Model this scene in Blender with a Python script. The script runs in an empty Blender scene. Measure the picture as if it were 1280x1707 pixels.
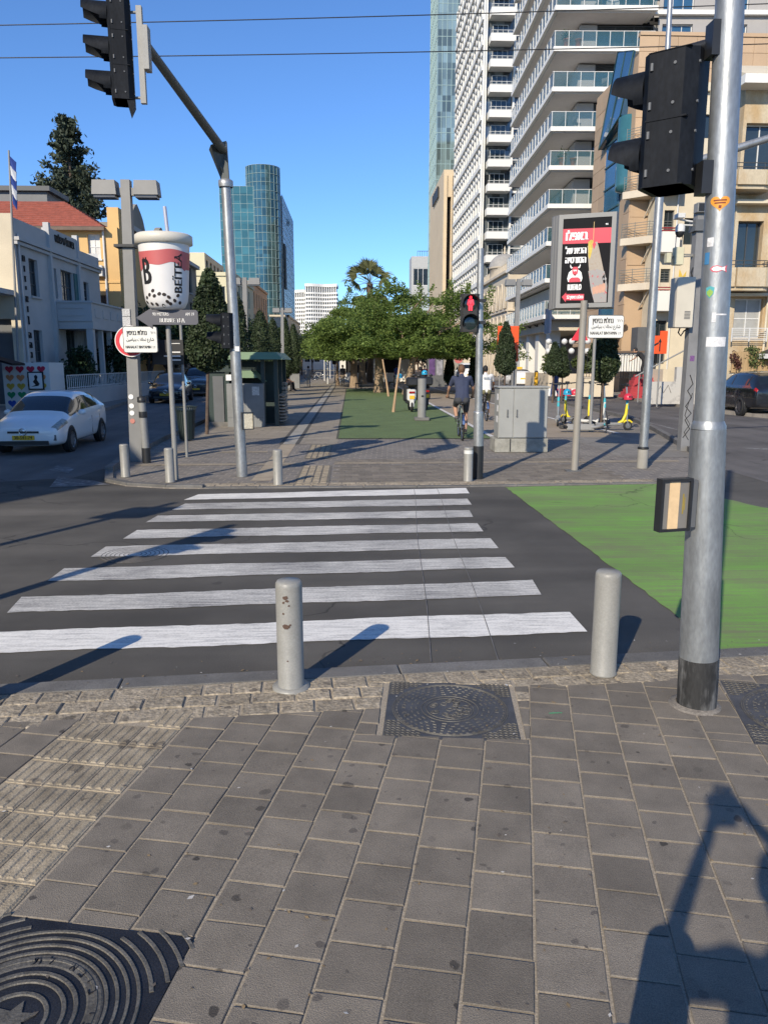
import bpy, math, random
import numpy as np
from mathutils import Vector, Matrix
random.seed(7)
SC = bpy.context.scene
COL = SC.collection
rad = math.radians

# ---------------------------------------------------------------- camera, sky, sun, exposure
H = 2.0
PITCH, YAW = 11.035, 2.367
cam_d = bpy.data.cameras.new('camera')
cam = bpy.data.objects.new('camera', cam_d)
COL.objects.link(cam)
cam.location = (0, 0, H)
cam.rotation_euler = (rad(90 - PITCH), 0, rad(-YAW))
cam_d.sensor_fit = 'VERTICAL'
cam_d.sensor_height = 36
cam_d.lens = 27.03
cam_d.clip_start = 0.02
cam_d.clip_end = 6000
SC.camera = cam

SUN_AZ, SUN_EL = 28.0, 29.0           # direction the light travels (from +Y towards +X), height above the horizon
w = bpy.data.worlds.new('World')
SC.world = w
w.use_nodes = True
nt = w.node_tree
sky = nt.nodes.new('ShaderNodeTexSky')
sky.sky_type = 'NISHITA'
sky.sun_disc = False
sky.sun_elevation = rad(SUN_EL)
sky.sun_rotation = rad(180 + SUN_AZ)
sky.altitude = 10
sky.air_density = 0.85
sky.dust_density = 0.0
sky.ozone_density = 9.0
bg = nt.nodes['Background']
nt.links.new(sky.outputs[0], bg.inputs[0])
bg.inputs[1].default_value = 0.15
sl = bpy.data.lights.new('sun', 'SUN')
sl.energy = 4.3
sl.angle = rad(0.53)
sl.color = (1.0, 0.885, 0.71)
so = bpy.data.objects.new('sun', sl)
COL.objects.link(so)
sd = Vector((math.sin(rad(SUN_AZ)) * math.cos(rad(SUN_EL)), math.cos(rad(SUN_AZ)) * math.cos(rad(SUN_EL)), -math.sin(rad(SUN_EL))))
so.rotation_euler = sd.to_track_quat('-Z', 'Y').to_euler()
so.location = (-20, -40, 40)
SC.view_settings.view_transform = 'Standard'
SC.view_settings.look = 'None'
SC.view_settings.exposure = 0.35
SC.view_settings.gamma = 1.0
SC.view_settings.use_curve_mapping = False
SC.cycles.max_bounces = 6

# ---------------------------------------------------------------- mesh helpers
class MB:
    """collects shapes; every shape keeps its own vertices so caps stay crisp"""
    def __init__(s):
        s.v = []; s.f = []; s.m = []; s.s = []
    def add(s, vs, fs, m=0, sm=False):
        b = len(s.v)
        s.v += [tuple(p) for p in vs]
        for f in fs:
            s.f.append([b + i for i in f]); s.m.append(m); s.s.append(sm)
        return s
    def box(s, x0, y0, z0, x1, y1, z1, m=0):
        if x0 > x1: x0, x1 = x1, x0
        if y0 > y1: y0, y1 = y1, y0
        if z0 > z1: z0, z1 = z1, z0
        v = [(x0,y0,z0),(x1,y0,z0),(x1,y1,z0),(x0,y1,z0),(x0,y0,z1),(x1,y0,z1),(x1,y1,z1),(x0,y1,z1)]
        return s.add(v, [(0,3,2,1),(4,5,6,7),(0,1,5,4),(1,2,6,5),(2,3,7,6),(3,0,4,7)], m)
    def obox(s, c, sz, rz=0., m=0, tilt=0.):
        t = MB(); a, b, d = sz[0]/2, sz[1]/2, sz[2]/2
        t.box(-a, -b, -d, a, b, d)
        M_ = Matrix.Translation(c) @ Matrix.Rotation(rz, 4, 'Z') @ Matrix.Rotation(tilt, 4, 'X')
        return s.add([M_ @ Vector(p) for p in t.v], t.f, m)
    def bbox(s, x0, y0, z0, x1, y1, z1, b=.01, m=0):
        """box with chamfered edges"""
        X = [(x0, x0+b), (x1, x1-b)]; Y = [(y0, y0+b), (y1, y1-b)]; Z = [(z0, z0+b), (z1, z1-b)]
        v = []; idx = {}
        for i in (0,1):
            for j in (0,1):
                for k in (0,1):
                    for ax in (0,1,2):
                        idx[(i,j,k,ax)] = len(v)
                        v.append((X[i][0 if ax==0 else 1], Y[j][0 if ax==1 else 1], Z[k][0 if ax==2 else 1]))
        f = []
        def q(a, b_, c, d, ctr):
            P = [Vector(v[t]) for t in (a, b_, c, d)]
            n = (P[1]-P[0]).cross(P[2]-P[0])
            f.append((a,b_,c,d) if n.dot(sum(P, Vector())/4 - ctr) > 0 else (d,c,b_,a))
        ctr = Vector(((x0+x1)/2,(y0+y1)/2,(z0+z1)/2))
        for i in (0,1):
            q(idx[(i,0,0,0)], idx[(i,1,0,0)], idx[(i,1,1,0)], idx[(i,0,1,0)], ctr)
            q(idx[(0,i,0,1)], idx[(1,i,0,1)], idx[(1,i,1,1)], idx[(0,i,1,1)], ctr)
            q(idx[(0,0,i,2)], idx[(1,0,i,2)], idx[(1,1,i,2)], idx[(0,1,i,2)], ctr)
            for j in (0,1):
                q(idx[(i,j,0,0)], idx[(i,j,1,0)], idx[(i,j,1,1)], idx[(i,j,0,1)], ctr)
                q(idx[(i,0,j,0)], idx[(i,1,j,0)], idx[(i,1,j,2)], idx[(i,0,j,2)], ctr)
                q(idx[(0,i,j,1)], idx[(1,i,j,1)], idx[(1,i,j,2)], idx[(0,i,j,2)], ctr)
                for k in (0,1):
                    P = [Vector(v[idx[(i,j,k,t)]]) for t in (0,1,2)]
                    n = (P[1]-P[0]).cross(P[2]-P[0])
                    t3 = [idx[(i,j,k,t)] for t in (0,1,2)]
                    f.append(t3 if n.dot(P[0]-ctr) > 0 else t3[::-1])
        return s.add(v, f, m)
    def cyl(s, p0, p1, r0, r1=None, n=14, m=0, caps=True, sm=True):
        p0, p1 = Vector(p0), Vector(p1)
        r1 = r0 if r1 is None else r1
        d = (p1 - p0).normalized()
        a = Vector((0,0,1)) if abs(d.z) < .9 else Vector((1,0,0))
        u = d.cross(a).normalized(); w_ = d.cross(u)
        A = [p0 + (u*math.cos(2*math.pi*i/n) + w_*math.sin(2*math.pi*i/n))*r0 for i in range(n)]
        B = [p1 + (u*math.cos(2*math.pi*i/n) + w_*math.sin(2*math.pi*i/n))*r1 for i in range(n)]
        s.add(A + B, [(i, (i+1) % n, n+(i+1) % n, n+i) for i in range(n)], m, sm)
        if caps:
            s.add(A, [tuple(range(n))[::-1]], m); s.add(B, [tuple(range(n))], m)
        return s
    def tube(s, pts, r, n=8, m=0, closed=False):
        pts = [Vector(p) for p in pts]; R = r if isinstance(r, (list, tuple)) else [r]*len(pts)
        vs = []; N = len(pts); pu = None
        for i, p in enumerate(pts):
            if closed: d = pts[(i+1) % N] - pts[i-1]
            else: d = pts[min(i+1, N-1)] - pts[max(i-1, 0)]
            d.normalize()
            if pu is None:
                a = Vector((0,0,1)) if abs(d.z) < .9 else Vector((1,0,0))
                u = d.cross(a).normalized()
            else:
                u = (pu - d*pu.dot(d)).normalized()
            pu = u; w_ = d.cross(u)
            vs += [p + (u*math.cos(2*math.pi*k/n) + w_*math.sin(2*math.pi*k/n))*R[i] for k in range(n)]
        fs = []
        for i in range(N if closed else N-1):
            j = (i+1) % N
            fs += [(i*n+k, i*n+(k+1) % n, j*n+(k+1) % n, j*n+k) for k in range(n)]
        s.add(vs, fs, m, True)
        if not closed:
            s.add(vs[:n], [tuple(range(n))[::-1]], m); s.add(vs[-n:], [tuple(range(n))], m)
        return s
    def lathe(s, prof, c=(0,0,0), n=24, m=0, sm=True, axis='z'):
        vs = []
        for r, z in prof:
            for k in range(n):
                a = 2*math.pi*k/n
                p = (r*math.cos(a), r*math.sin(a), z)
                if axis == 'y': p = (p[0], z, p[1])
                if axis == 'x': p = (z, p[0], p[1])
                vs.append((c[0]+p[0], c[1]+p[1], c[2]+p[2]))
        fs = []
        for i in range(len(prof)-1):
            for k in range(n):
                q = (i*n+k, i*n+(k+1) % n, (i+1)*n+(k+1) % n, (i+1)*n+k)
                fs.append(q[::-1] if axis == 'y' else q)
        return s.add(vs, fs, m, sm)
    def prism(s, poly, z0, z1, m=0, mt=None):
        n = len(poly)
        a = sum(poly[i][0]*poly[(i+1) % n][1]-poly[(i+1) % n][0]*poly[i][1] for i in range(n))
        if a < 0: poly = poly[::-1]
        A = [(p[0], p[1], z0) for p in poly]; B = [(p[0], p[1], z1) for p in poly]
        s.add(A+B, [(i, (i+1) % n, n+(i+1) % n, n+i) for i in range(n)], m)
        s.add(A, [tuple(range(n))[::-1]], m); s.add(B, [tuple(range(n))], m if mt is None else mt)
        return s
    def ext(s, poly, O, ux, uy, d, m=0):
        """polygon in the plane (O, ux, uy), thickened by d along ux x uy"""
        O, ux, uy = Vector(O), Vector(ux), Vector(uy)
        nn = ux.cross(uy).normalized()*d; n = len(poly)
        a = sum(poly[i][0]*poly[(i+1) % n][1]-poly[(i+1) % n][0]*poly[i][1] for i in range(n))
        if a < 0: poly = poly[::-1]
        A = [O+ux*p[0]+uy*p[1] for p in poly]; B = [q+nn for q in A]
        if d < 0: A, B = B, A
        s.add(A+B, [(i, (i+1) % n, n+(i+1) % n, n+i) for i in range(n)], m)
        s.add(A, [tuple(range(n))[::-1]], m); s.add(B, [tuple(range(n))], m)
        return s
    def quad(s, *p, m=0):
        return s.add(p, [tuple(range(len(p)))], m)
    def ball(s, c, r, n=14, m=0, sc=(1,1,1)):
        k = n//2
        prof = [(math.sin(math.pi*i/k)*r, -math.cos(math.pi*i/k)*r) for i in range(k+1)]
        t = MB().lathe(prof, n=n)
        return s.add([(c[0]+p[0]*sc[0], c[1]+p[1]*sc[1], c[2]+p[2]*sc[2]) for p in t.v], t.f, m, True)
    def merge(s, o, M_=None, m=None):
        vs = o.v if M_ is None else [M_ @ Vector(p) for p in o.v]
        b = len(s.v); s.v += [tuple(p) for p in vs]
        for f, mm, sm in zip(o.f, o.m, o.s):
            s.f.append([b+i for i in f]); s.m.append(mm if m is None else m); s.s.append(sm)
        return s
    def mesh(s, name, mats):
        me = bpy.data.meshes.new(name)
        me.from_pydata(s.v, [], s.f)
        if not isinstance(mats, (list, tuple)): mats = [mats]
        for k in mats: me.materials.append(k)
        if len(me.polygons) == len(s.m):
            me.polygons.foreach_set('material_index', s.m)
            me.polygons.foreach_set('use_smooth', s.s)
        me.update()
        return me

def props(o, label=None, cat=None, group=None, kind=None):
    if label: o['label'] = label
    if cat: o['category'] = cat
    if group: o['group'] = group
    if kind: o['kind'] = kind
    return o
def obj(name, mb, mats=None, parent=None, loc=None, rz=0., label=None, cat=None, group=None, kind=None, rot=None):
    me = mb if isinstance(mb, bpy.types.Mesh) else mb.mesh(name, mats)
    o = bpy.data.objects.new(name, me)
    COL.objects.link(o)
    if parent: o.parent = parent
    if loc: o.location = loc
    if rot: o.rotation_euler = rot
    elif rz: o.rotation_euler = (0, 0, rz)
    return props(o, label, cat, group, kind)
def thing(name, label, cat, loc=(0,0,0), rz=0., group=None, kind=None):
    o = bpy.data.objects.new(name, None)
    o.empty_display_size = .3
    COL.objects.link(o)
    o.location = loc; o.rotation_euler = (0, 0, rz)
    return props(o, label, cat, group, kind)
def copy_tree(o, parent=None):
    c = o.copy(); COL.objects.link(c)
    if parent: c.parent = parent
    for ch in list(o.children): copy_tree(ch, c)
    return c
def again(o, loc, rz=0., label=None, scale=None):
    c = copy_tree(o); c.location = loc; c.rotation_euler = (0, 0, rz)
    if label: c['label'] = label
    if scale: c.scale = scale
    return c

# ---------------------------------------------------------------- materials
MATS = {}
def M(name, col, rough=.7, metal=0., var=.12, sc=2.5, col2=None, fine=.0, fsc=90., bump=0., bsc=120., orand=0., irand=0., emit=0., stretch=(1,1,1), spec=.5, trans=0., thr=None, coat=0.):
    """procedural surface: broad mottling (or a second colour), fine speckle, per-piece variation, relief"""
    if name in MATS: return MATS[name]
    m = bpy.data.materials.new(name); m.use_nodes = True
    t = m.node_tree; N = t.nodes; L = t.links
    p = N['Principled BSDF']
    p.inputs['Roughness'].default_value = rough; p.inputs['Metallic'].default_value = metal
    p.inputs['Specular IOR Level'].default_value = spec
    if coat: p.inputs['Coat Weight'].default_value = coat
    geo = N.new('ShaderNodeNewGeometry')
    mp = N.new('ShaderNodeMapping'); mp.inputs['Scale'].default_value = stretch
    L.new(geo.outputs['Position'], mp.inputs['Vector'])
    no = N.new('ShaderNodeTexNoise'); no.inputs['Scale'].default_value = sc; no.inputs['Detail'].default_value = 7; no.inputs['Roughness'].default_value = .62
    L.new(mp.outputs[0], no.inputs['Vector'])
    rp = N.new('ShaderNodeValToRGB')
    lo, hi = (.3, .7) if thr is None else thr
    rp.color_ramp.elements[0].position = lo; rp.color_ramp.elements[1].position = hi
    a = [min(1, c*(1-var)) for c in col]; b = [min(1, c*(1+var)) for c in col] if col2 is None else list(col2)
    rp.color_ramp.elements[0].color = (*a, 1); rp.color_ramp.elements[1].color = (*b, 1)
    L.new(no.outputs['Fac'], rp.inputs['Fac'])
    out = rp.outputs['Color']
    def mul(out, src, amt):
        mr = N.new('ShaderNodeMapRange'); mr.inputs['To Min'].default_value = 1-amt; mr.inputs['To Max'].default_value = 1+amt
        L.new(src, mr.inputs['Value'])
        mx = N.new('ShaderNodeMix'); mx.data_type = 'RGBA'; mx.blend_type = 'MULTIPLY'; mx.inputs['Factor'].default_value = 1
        L.new(out, mx.inputs[6]); L.new(mr.outputs[0], mx.inputs[7])
        return mx.outputs[2]
    if fine:
        nf = N.new('ShaderNodeTexNoise'); nf.inputs['Scale'].default_value = fsc; nf.inputs['Detail'].default_value = 3
        L.new(mp.outputs[0], nf.inputs['Vector'])
        m2 = N.new('ShaderNodeMapRange'); m2.inputs['From Min'].default_value = .3; m2.inputs['From Max'].default_value = .7
        L.new(nf.outputs['Fac'], m2.inputs['Value'])
        out = mul(out, m2.outputs[0], fine)
    if orand:
        oi = N.new('ShaderNodeObjectInfo'); out = mul(out, oi.outputs['Random'], orand)
    if irand: out = mul(out, geo.outputs['Random Per Island'], irand)
    L.new(out, p.inputs['Base Color'])
    if emit:
        L.new(out, p.inputs['Emission Color']); p.inputs['Emission Strength'].default_value = emit
    if bump:
        nb = N.new('ShaderNodeTexNoise'); nb.inputs['Scale'].default_value = bsc; nb.inputs['Detail'].default_value = 5
        L.new(mp.outputs[0], nb.inputs['Vector'])
        bp = N.new('ShaderNodeBump'); bp.inputs['Strength'].default_value = bump; bp.inputs['Distance'].default_value = .01
        L.new(nb.outputs['Fac'], bp.inputs['Height']); L.new(bp.outputs[0], p.inputs['Normal'])
    if trans:
        ml = N.new('ShaderNodeMixShader'); tr = N.new('ShaderNodeBsdfTranslucent')
        ml.inputs[0].default_value = trans
        L.new(out, tr.inputs['Color']); L.new(p.outputs[0], ml.inputs[1]); L.new(tr.outputs[0], ml.inputs[2])
        L.new(ml.outputs[0], N['Material Output'].inputs['Surface'])
    MATS[name] = m
    return m

def spots(m, scale, thr, dark, seed=0., lo=.45):
    """round stains of their own (chewing gum, drips) multiplied into a material's colour"""
    t = m.node_tree; N = t.nodes; L = t.links; p = N['Principled BSDF']
    src = p.inputs['Base Color'].links[0].from_socket
    geo = N.new('ShaderNodeNewGeometry')
    mp = N.new('ShaderNodeMapping'); mp.inputs['Location'].default_value = (seed, seed*2, 0); mp.inputs['Scale'].default_value = (1, 1, 0)
    L.new(geo.outputs['Position'], mp.inputs['Vector'])
    wn = N.new('ShaderNodeTexNoise'); wn.inputs['Scale'].default_value = scale*2.5
    L.new(mp.outputs[0], wn.inputs['Vector'])
    ad = N.new('ShaderNodeVectorMath'); ad.operation = 'MULTIPLY_ADD'
    ad.inputs[1].default_value = (.32/scale,)*3
    L.new(wn.outputs['Color'], ad.inputs[0]); L.new(mp.outputs[0], ad.inputs[2])
    vo = N.new('ShaderNodeTexVoronoi'); vo.inputs['Scale'].default_value = scale; vo.voronoi_dimensions = '2D'
    L.new(ad.outputs[0], vo.inputs['Vector'])
    # only some cells carry a spot, of random size
    sx = N.new('ShaderNodeSeparateColor'); L.new(vo.outputs['Color'], sx.inputs[0])
    mr = N.new('ShaderNodeMapRange'); mr.inputs['From Min'].default_value = lo; mr.inputs['From Max'].default_value = 1.; mr.inputs['To Min'].default_value = 0; mr.inputs['To Max'].default_value = thr
    L.new(sx.outputs[0], mr.inputs['Value'])
    sb = N.new('ShaderNodeMath'); sb.operation = 'SUBTRACT'; L.new(mr.outputs[0], sb.inputs[0]); L.new(vo.outputs['Distance'], sb.inputs[1])
    m2 = N.new('ShaderNodeMapRange'); m2.inputs['From Min'].default_value = 0; m2.inputs['From Max'].default_value = thr*.14; m2.inputs['To Max'].default_value = 1
    L.new(sb.outputs[0], m2.inputs['Value'])
    fac = N.new('ShaderNodeMath'); fac.operation = 'MULTIPLY'; L.new(m2.outputs[0], fac.inputs[0])
    m3 = N.new('ShaderNodeMapRange'); m3.inputs['To Min'].default_value = .25; L.new(sx.outputs[1], m3.inputs['Value']); L.new(m3.outputs[0], fac.inputs[1])
    mx = N.new('ShaderNodeMix'); mx.data_type = 'RGBA'; mx.blend_type = 'MULTIPLY'
    L.new(fac.outputs[0], mx.inputs['Factor']); L.new(src, mx.inputs[6]); mx.inputs[7].default_value = (dark, dark, dark*1.05, 1)
    L.new(mx.outputs[2], p.inputs['Base Color'])
    return m

def wear(m, st=(.10,1.5,1), crack=.6, pol=.24):
    """tyre polish in bands, patched areas and fine cracks on a road surface"""
    t = m.node_tree; N = t.nodes; L = t.links; p = N['Principled BSDF']
    out = p.inputs['Base Color'].links[0].from_socket
    geo = N.new('ShaderNodeNewGeometry')
    def mul(out, src, lo, hi, a, b):
        mr = N.new('ShaderNodeMapRange'); mr.inputs['From Min'].default_value = lo; mr.inputs['From Max'].default_value = hi; mr.inputs['To Min'].default_value = a; mr.inputs['To Max'].default_value = b
        L.new(src, mr.inputs['Value']); mx = N.new('ShaderNodeMix'); mx.data_type = 'RGBA'; mx.blend_type = 'MULTIPLY'; mx.inputs['Factor'].default_value = 1
        L.new(out, mx.inputs[6]); L.new(mr.outputs[0], mx.inputs[7]); return mx.outputs[2]
    def noise(scale, s, d=4):
        mp = N.new('ShaderNodeMapping'); mp.inputs['Scale'].default_value = scale; L.new(geo.outputs['Position'], mp.inputs['Vector'])
        n = N.new('ShaderNodeTexNoise'); n.inputs['Scale'].default_value = s; n.inputs['Detail'].default_value = d; L.new(mp.outputs[0], n.inputs['Vector']); return n
    out = mul(out, noise(st, 1.0).outputs['Fac'], .3, .7, 1-pol, 1+pol)
    out = mul(out, noise((1,1,1), .35, 6).outputs['Fac'], .3, .7, 1-pol*.8, 1+pol*.8)
    dn = noise((1,1,1), 1.6, 5)
    ad = N.new('ShaderNodeVectorMath'); ad.operation = 'MULTIPLY_ADD'; ad.inputs[1].default_value = (.7,.7,.7); L.new(dn.outputs['Color'], ad.inputs[0]); L.new(geo.outputs['Position'], ad.inputs[2])
    vo = N.new('ShaderNodeTexVoronoi'); vo.feature = 'DISTANCE_TO_EDGE'; vo.inputs['Scale'].default_value = .42; L.new(ad.outputs[0], vo.inputs['Vector'])
    mr = N.new('ShaderNodeMapRange'); mr.inputs['From Min'].default_value = .0015; mr.inputs['From Max'].default_value = .006; mr.inputs['To Min'].default_value = 1-crack; mr.inputs['To Max'].default_value = 1
    L.new(vo.outputs['Distance'], mr.inputs['Value'])
    mk = N.new('ShaderNodeMapRange'); mk.inputs['From Min'].default_value = .48; mk.inputs['From Max'].default_value = .56; L.new(noise((1,1,1), .3, 2).outputs['Fac'], mk.inputs['Value'])
    mx = N.new('ShaderNodeMix'); mx.data_type = 'RGBA'; mx.blend_type = 'MULTIPLY'; L.new(mk.outputs[0], mx.inputs['Factor']); L.new(out, mx.inputs[6]); L.new(mr.outputs[0], mx.inputs[7])
    L.new(mx.outputs[2], p.inputs['Base Color'])
    return m
def worn(name, top, under, stretch, amount=.5, rough=.75, sc=6., soft=.12):
    """paint worn through in streaks to the surface below"""
    if name in MATS: return MATS[name]
    m = M(name, top, rough, var=.05, sc=1.5, fine=.10, fsc=140)
    t = m.node_tree; N = t.nodes; L = t.links; p = N['Principled BSDF']
    src = p.inputs['Base Color'].links[0].from_socket
    geo = N.new('ShaderNodeNewGeometry')
    def nz(st, s, d=6):
        mp = N.new('ShaderNodeMapping'); mp.inputs['Scale'].default_value = st; L.new(geo.outputs['Position'], mp.inputs['Vector'])
        n = N.new('ShaderNodeTexNoise'); n.inputs['Scale'].default_value = s; n.inputs['Detail'].default_value = d; n.inputs['Roughness'].default_value = .7
        L.new(mp.outputs[0], n.inputs['Vector']); return n.outputs['Fac']
    a = nz(stretch, sc); b = nz((1, 1, 1), 70, 2); c = nz((1, 1, 1), .9, 3)
    s1 = N.new('ShaderNodeMath'); s1.operation = 'MULTIPLY_ADD'; L.new(b, s1.inputs[0]); s1.inputs[1].default_value = .45; L.new(a, s1.inputs[2])
    s2 = N.new('ShaderNodeMath'); s2.operation = 'MULTIPLY_ADD'; L.new(c, s2.inputs[0]); s2.inputs[1].default_value = .55; L.new(s1.outputs[0], s2.inputs[2])
    mr = N.new('ShaderNodeMapRange'); mr.inputs['From Min'].default_value = 1.0+amount*.4-soft-.2; mr.inputs['From Max'].default_value = 1.0+amount*.4+soft-.2
    mr.inputs['To Min'].default_value = 1; mr.inputs['To Max'].default_value = 0
    L.new(s2.outputs[0], mr.inputs['Value'])
    mx = N.new('ShaderNodeMix'); mx.data_type = 'RGBA'
    L.new(mr.outputs[0], mx.inputs['Factor']); L.new(src, mx.inputs[7]); mx.inputs[6].default_value = (*under, 1)
    # factor 1 = sound paint
    L.new(mx.outputs[2], p.inputs['Base Color'])
    return m

def leaf(name, col, col2, trans=.25):
    return M(name, col, rough=.6, var=.3, sc=.9, col2=col2, irand=.45, trans=trans, spec=.3)
def metal_galv(name, col=(.42,.43,.43), rough=.42):
    return M(name, col, rough=rough, metal=.65, var=.22, sc=9, fine=.12, fsc=55, bump=.12, bsc=60, stretch=(1,1,.35))
ASPH = spots(M('asphalt', (.084,.078,.068), rough=.9, var=.22, sc=.7, fine=.38, fsc=170, bump=.5, bsc=240), 1.1, .06, .62)
ASPH2 = M('older asphalt', (.098,.091,.086), rough=.9, var=.25, sc=.5, fine=.35, fsc=150, bump=.4, bsc=200)
TILE = spots(spots(M('grey paving concrete', (.182,.158,.126), rough=.85, var=.20, sc=4.5, fine=.30, fsc=240, bump=.45, bsc=260, orand=.17), 5.2, .15, .26, lo=.6), 9., .17, .55, 3.1, lo=.6)
ROUGH = spots(M('tumbled beige stone', (.29,.245,.18), rough=.9, var=.35, sc=17, fine=.35, fsc=60, bump=1.0, bsc=42, orand=.16), 9., .3, .42, 1.7)
TACT = spots(M('beige tactile concrete', (.31,.26,.185), rough=.9, var=.35, sc=8, fine=.22, fsc=120, bump=.5, bsc=110, orand=.12), 6., .3, .45, 5.)
SAND = M('sandy joint filler', (.47,.405,.31), rough=.95, var=.3, sc=3.5, col2=(.27,.23,.18), thr=(.52,.85), fine=.3, fsc=130, bump=.3, bsc=150)
KERB = M('grey kerb concrete', (.135,.130,.122), rough=.85, var=.22, sc=4, fine=.25, fsc=120, bump=.3, orand=.12)
TAN = M('tan paving', (.37,.315,.235), rough=.9, var=.18, sc=1.2, fine=.15, fsc=60, bump=.2, bsc=90)
wear(ASPH); wear(ASPH2, (1.5,.10,1))
GALV = metal_galv('galvanised steel', (.36,.37,.37))
GREYP = M('grey painted steel', (.235,.235,.225), rough=.5, var=.1, sc=5, fine=.08, bump=.05, stretch=(1,1,.4))
GREYD = M('dark grey painted steel', (.11,.115,.12), rough=.5, var=.1)
BOLL = M('bollard paint', (.255,.25,.228), rough=.45, var=.09, sc=9, fine=.08, bump=.06, bsc=40)
BLACK = M('black plastic', (.018,.019,.021), rough=.45, var=.15, sc=8)
NAVY = M('signal housing', (.004,.006,.010), rough=.6, sc=5, col2=(.016,.018,.022), thr=(.4,.8), fine=.3, fsc=60, spec=.2, stretch=(1,1,.4))
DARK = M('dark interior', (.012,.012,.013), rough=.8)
WHITE = M('white print', (.80,.79,.76), rough=.5, var=.03)
RED = M('red print', (.62,.035,.05), rough=.45, var=.05)
BLK = M('black print', (.015,.015,.016), rough=.5, var=.05)
RUBBER = M('rubber', (.02,.02,.02), rough=.8, var=.2)
CHROME = M('bright metal', (.6,.6,.6), rough=.2, metal=1., var=.05)
GLASS = M('window glass', (.022,.032,.038), rough=.05, var=.35, sc=.5, spec=.8)
GLASSB = M('blue glazing', (.03,.09,.17), rough=.06, var=.2, sc=.6, spec=.9)
RAILG = M('railing glass', (.07,.17,.20), rough=.04, var=.15, sc=.4, spec=1.0)
RAILG.node_tree.nodes['Principled BSDF'].inputs['Alpha'].default_value = .30

def text_mb(s, size, mirror=False, align='CENTER', width=None, depth=0.):
    c = bpy.data.curves.new('lettering', 'FONT'); c.body = s; c.size = size; c.align_x = align; c.align_y = 'CENTER'; c.extrude = depth; c.resolution_u = 3
    o = bpy.data.objects.new('lettering', c); COL.objects.link(o)
    bpy.context.view_layer.update()
    me = bpy.data.meshes.new_from_object(o.evaluated_get(bpy.context.evaluated_depsgraph_get()))
    mb = MB()
    vs = [tuple(v.co) for v in me.vertices]
    if width and vs:
        xs = [v[0] for v in vs]; k = width/max(1e-6, max(xs)-min(xs))
        vs = [(v[0]*k, v[1], v[2]) for v in vs]
    mb.add(vs, [list(p.vertices) for p in me.polygons])
    bpy.data.objects.remove(o); bpy.data.curves.remove(c); bpy.data.meshes.remove(me)
    return mb
def up(mb, x=0., y=0., z=0., bold=0.):
    """lettering drawn in XY stood up in the XZ plane, facing -Y"""
    r = MB()
    for dx in ((0.,) if not bold else (-bold, 0., bold)):
        r.merge(mb, Matrix.Translation((x+dx, y-abs(dx)*.01, z)) @ Matrix.Rotation(rad(90), 4, 'X'))
    return r

def quads_mesh(name, P, size, mat, flat=0., asp=1.6, rng=None, size_var=.4):
    """one mesh of many leaf-sized faces at the points P"""
    rng = rng or np.random.default_rng(1)
    n = len(P)
    d = rng.normal(size=(n, 3)); d[:, 2] *= (1-flat)
    d /= np.linalg.norm(d, axis=1)[:, None]+1e-9
    e = rng.normal(size=(n, 3)); e -= d*np.sum(e*d, 1)[:, None]; e[:, 2] *= (1-flat*.6); e /= np.linalg.norm(e, axis=1)[:, None]+1e-9
    s = size*(1-size_var/2+size_var*rng.random((n, 1)))
    a = d*s*asp/2; b = e*s/2
    V = np.stack([P-a, P+b*.9-a*.1, P+a, P-b*.9-a*.1], 1).reshape(-1, 3).astype(np.float32)
    me = bpy.data.meshes.new(name)
    me.vertices.add(4*n); me.vertices.foreach_set('co', V.ravel())
    me.loops.add(4*n); me.loops.foreach_set('vertex_index', np.arange(4*n, dtype=np.int32))
    me.polygons.add(n); me.polygons.foreach_set('loop_start', np.arange(0, 4*n, 4, dtype=np.int32)); me.polygons.foreach_set('loop_total', np.full(n, 4, np.int32))
    me.materials.append(mat); me.update(calc_edges=True); me.validate()
    return me
# ================================================================ THE GROUND
def sheet(name, poly, z, mat, kind='structure', parent=None):
    if sum(poly[i][0]*poly[(i+1) % len(poly)][1]-poly[(i+1) % len(poly)][0]*poly[i][1] for i in range(len(poly))) < 0: poly = poly[::-1]
    mb = MB(); mb.quad(*[(p[0], p[1], z) for p in poly])
    return obj(name, mb, mat, parent, kind=kind)
sheet('ground', [(-2500,-600),(2500,-600),(2500,4000),(-2500,4000)], -.012, M('far ground', (.16,.145,.12), rough=.95, var=.2, sc=.05))
road = sheet('road', [(-60,-40),(60,-40),(60,420),(-60,420)], 0., ASPH)
sheet('road_surface', [(7.0,12.6),(60,12.6),(60,420),(9.0,420)], .004, ASPH2)
sheet('road_surface', [(-4.9,13.6),(-4.7,15),(-5.1,30),(-6,130),(-30,130),(-30,12.9),(-8,12.4)], .003, wear(M('shade lifted asphalt', (.125,.118,.112), rough=.9, var=.2, sc=.5, fine=.35, fsc=150, bump=.4, bsc=200), (1.5,.1,1)))  # asphalt coloured paler here to lift the deep shade on this road
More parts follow.
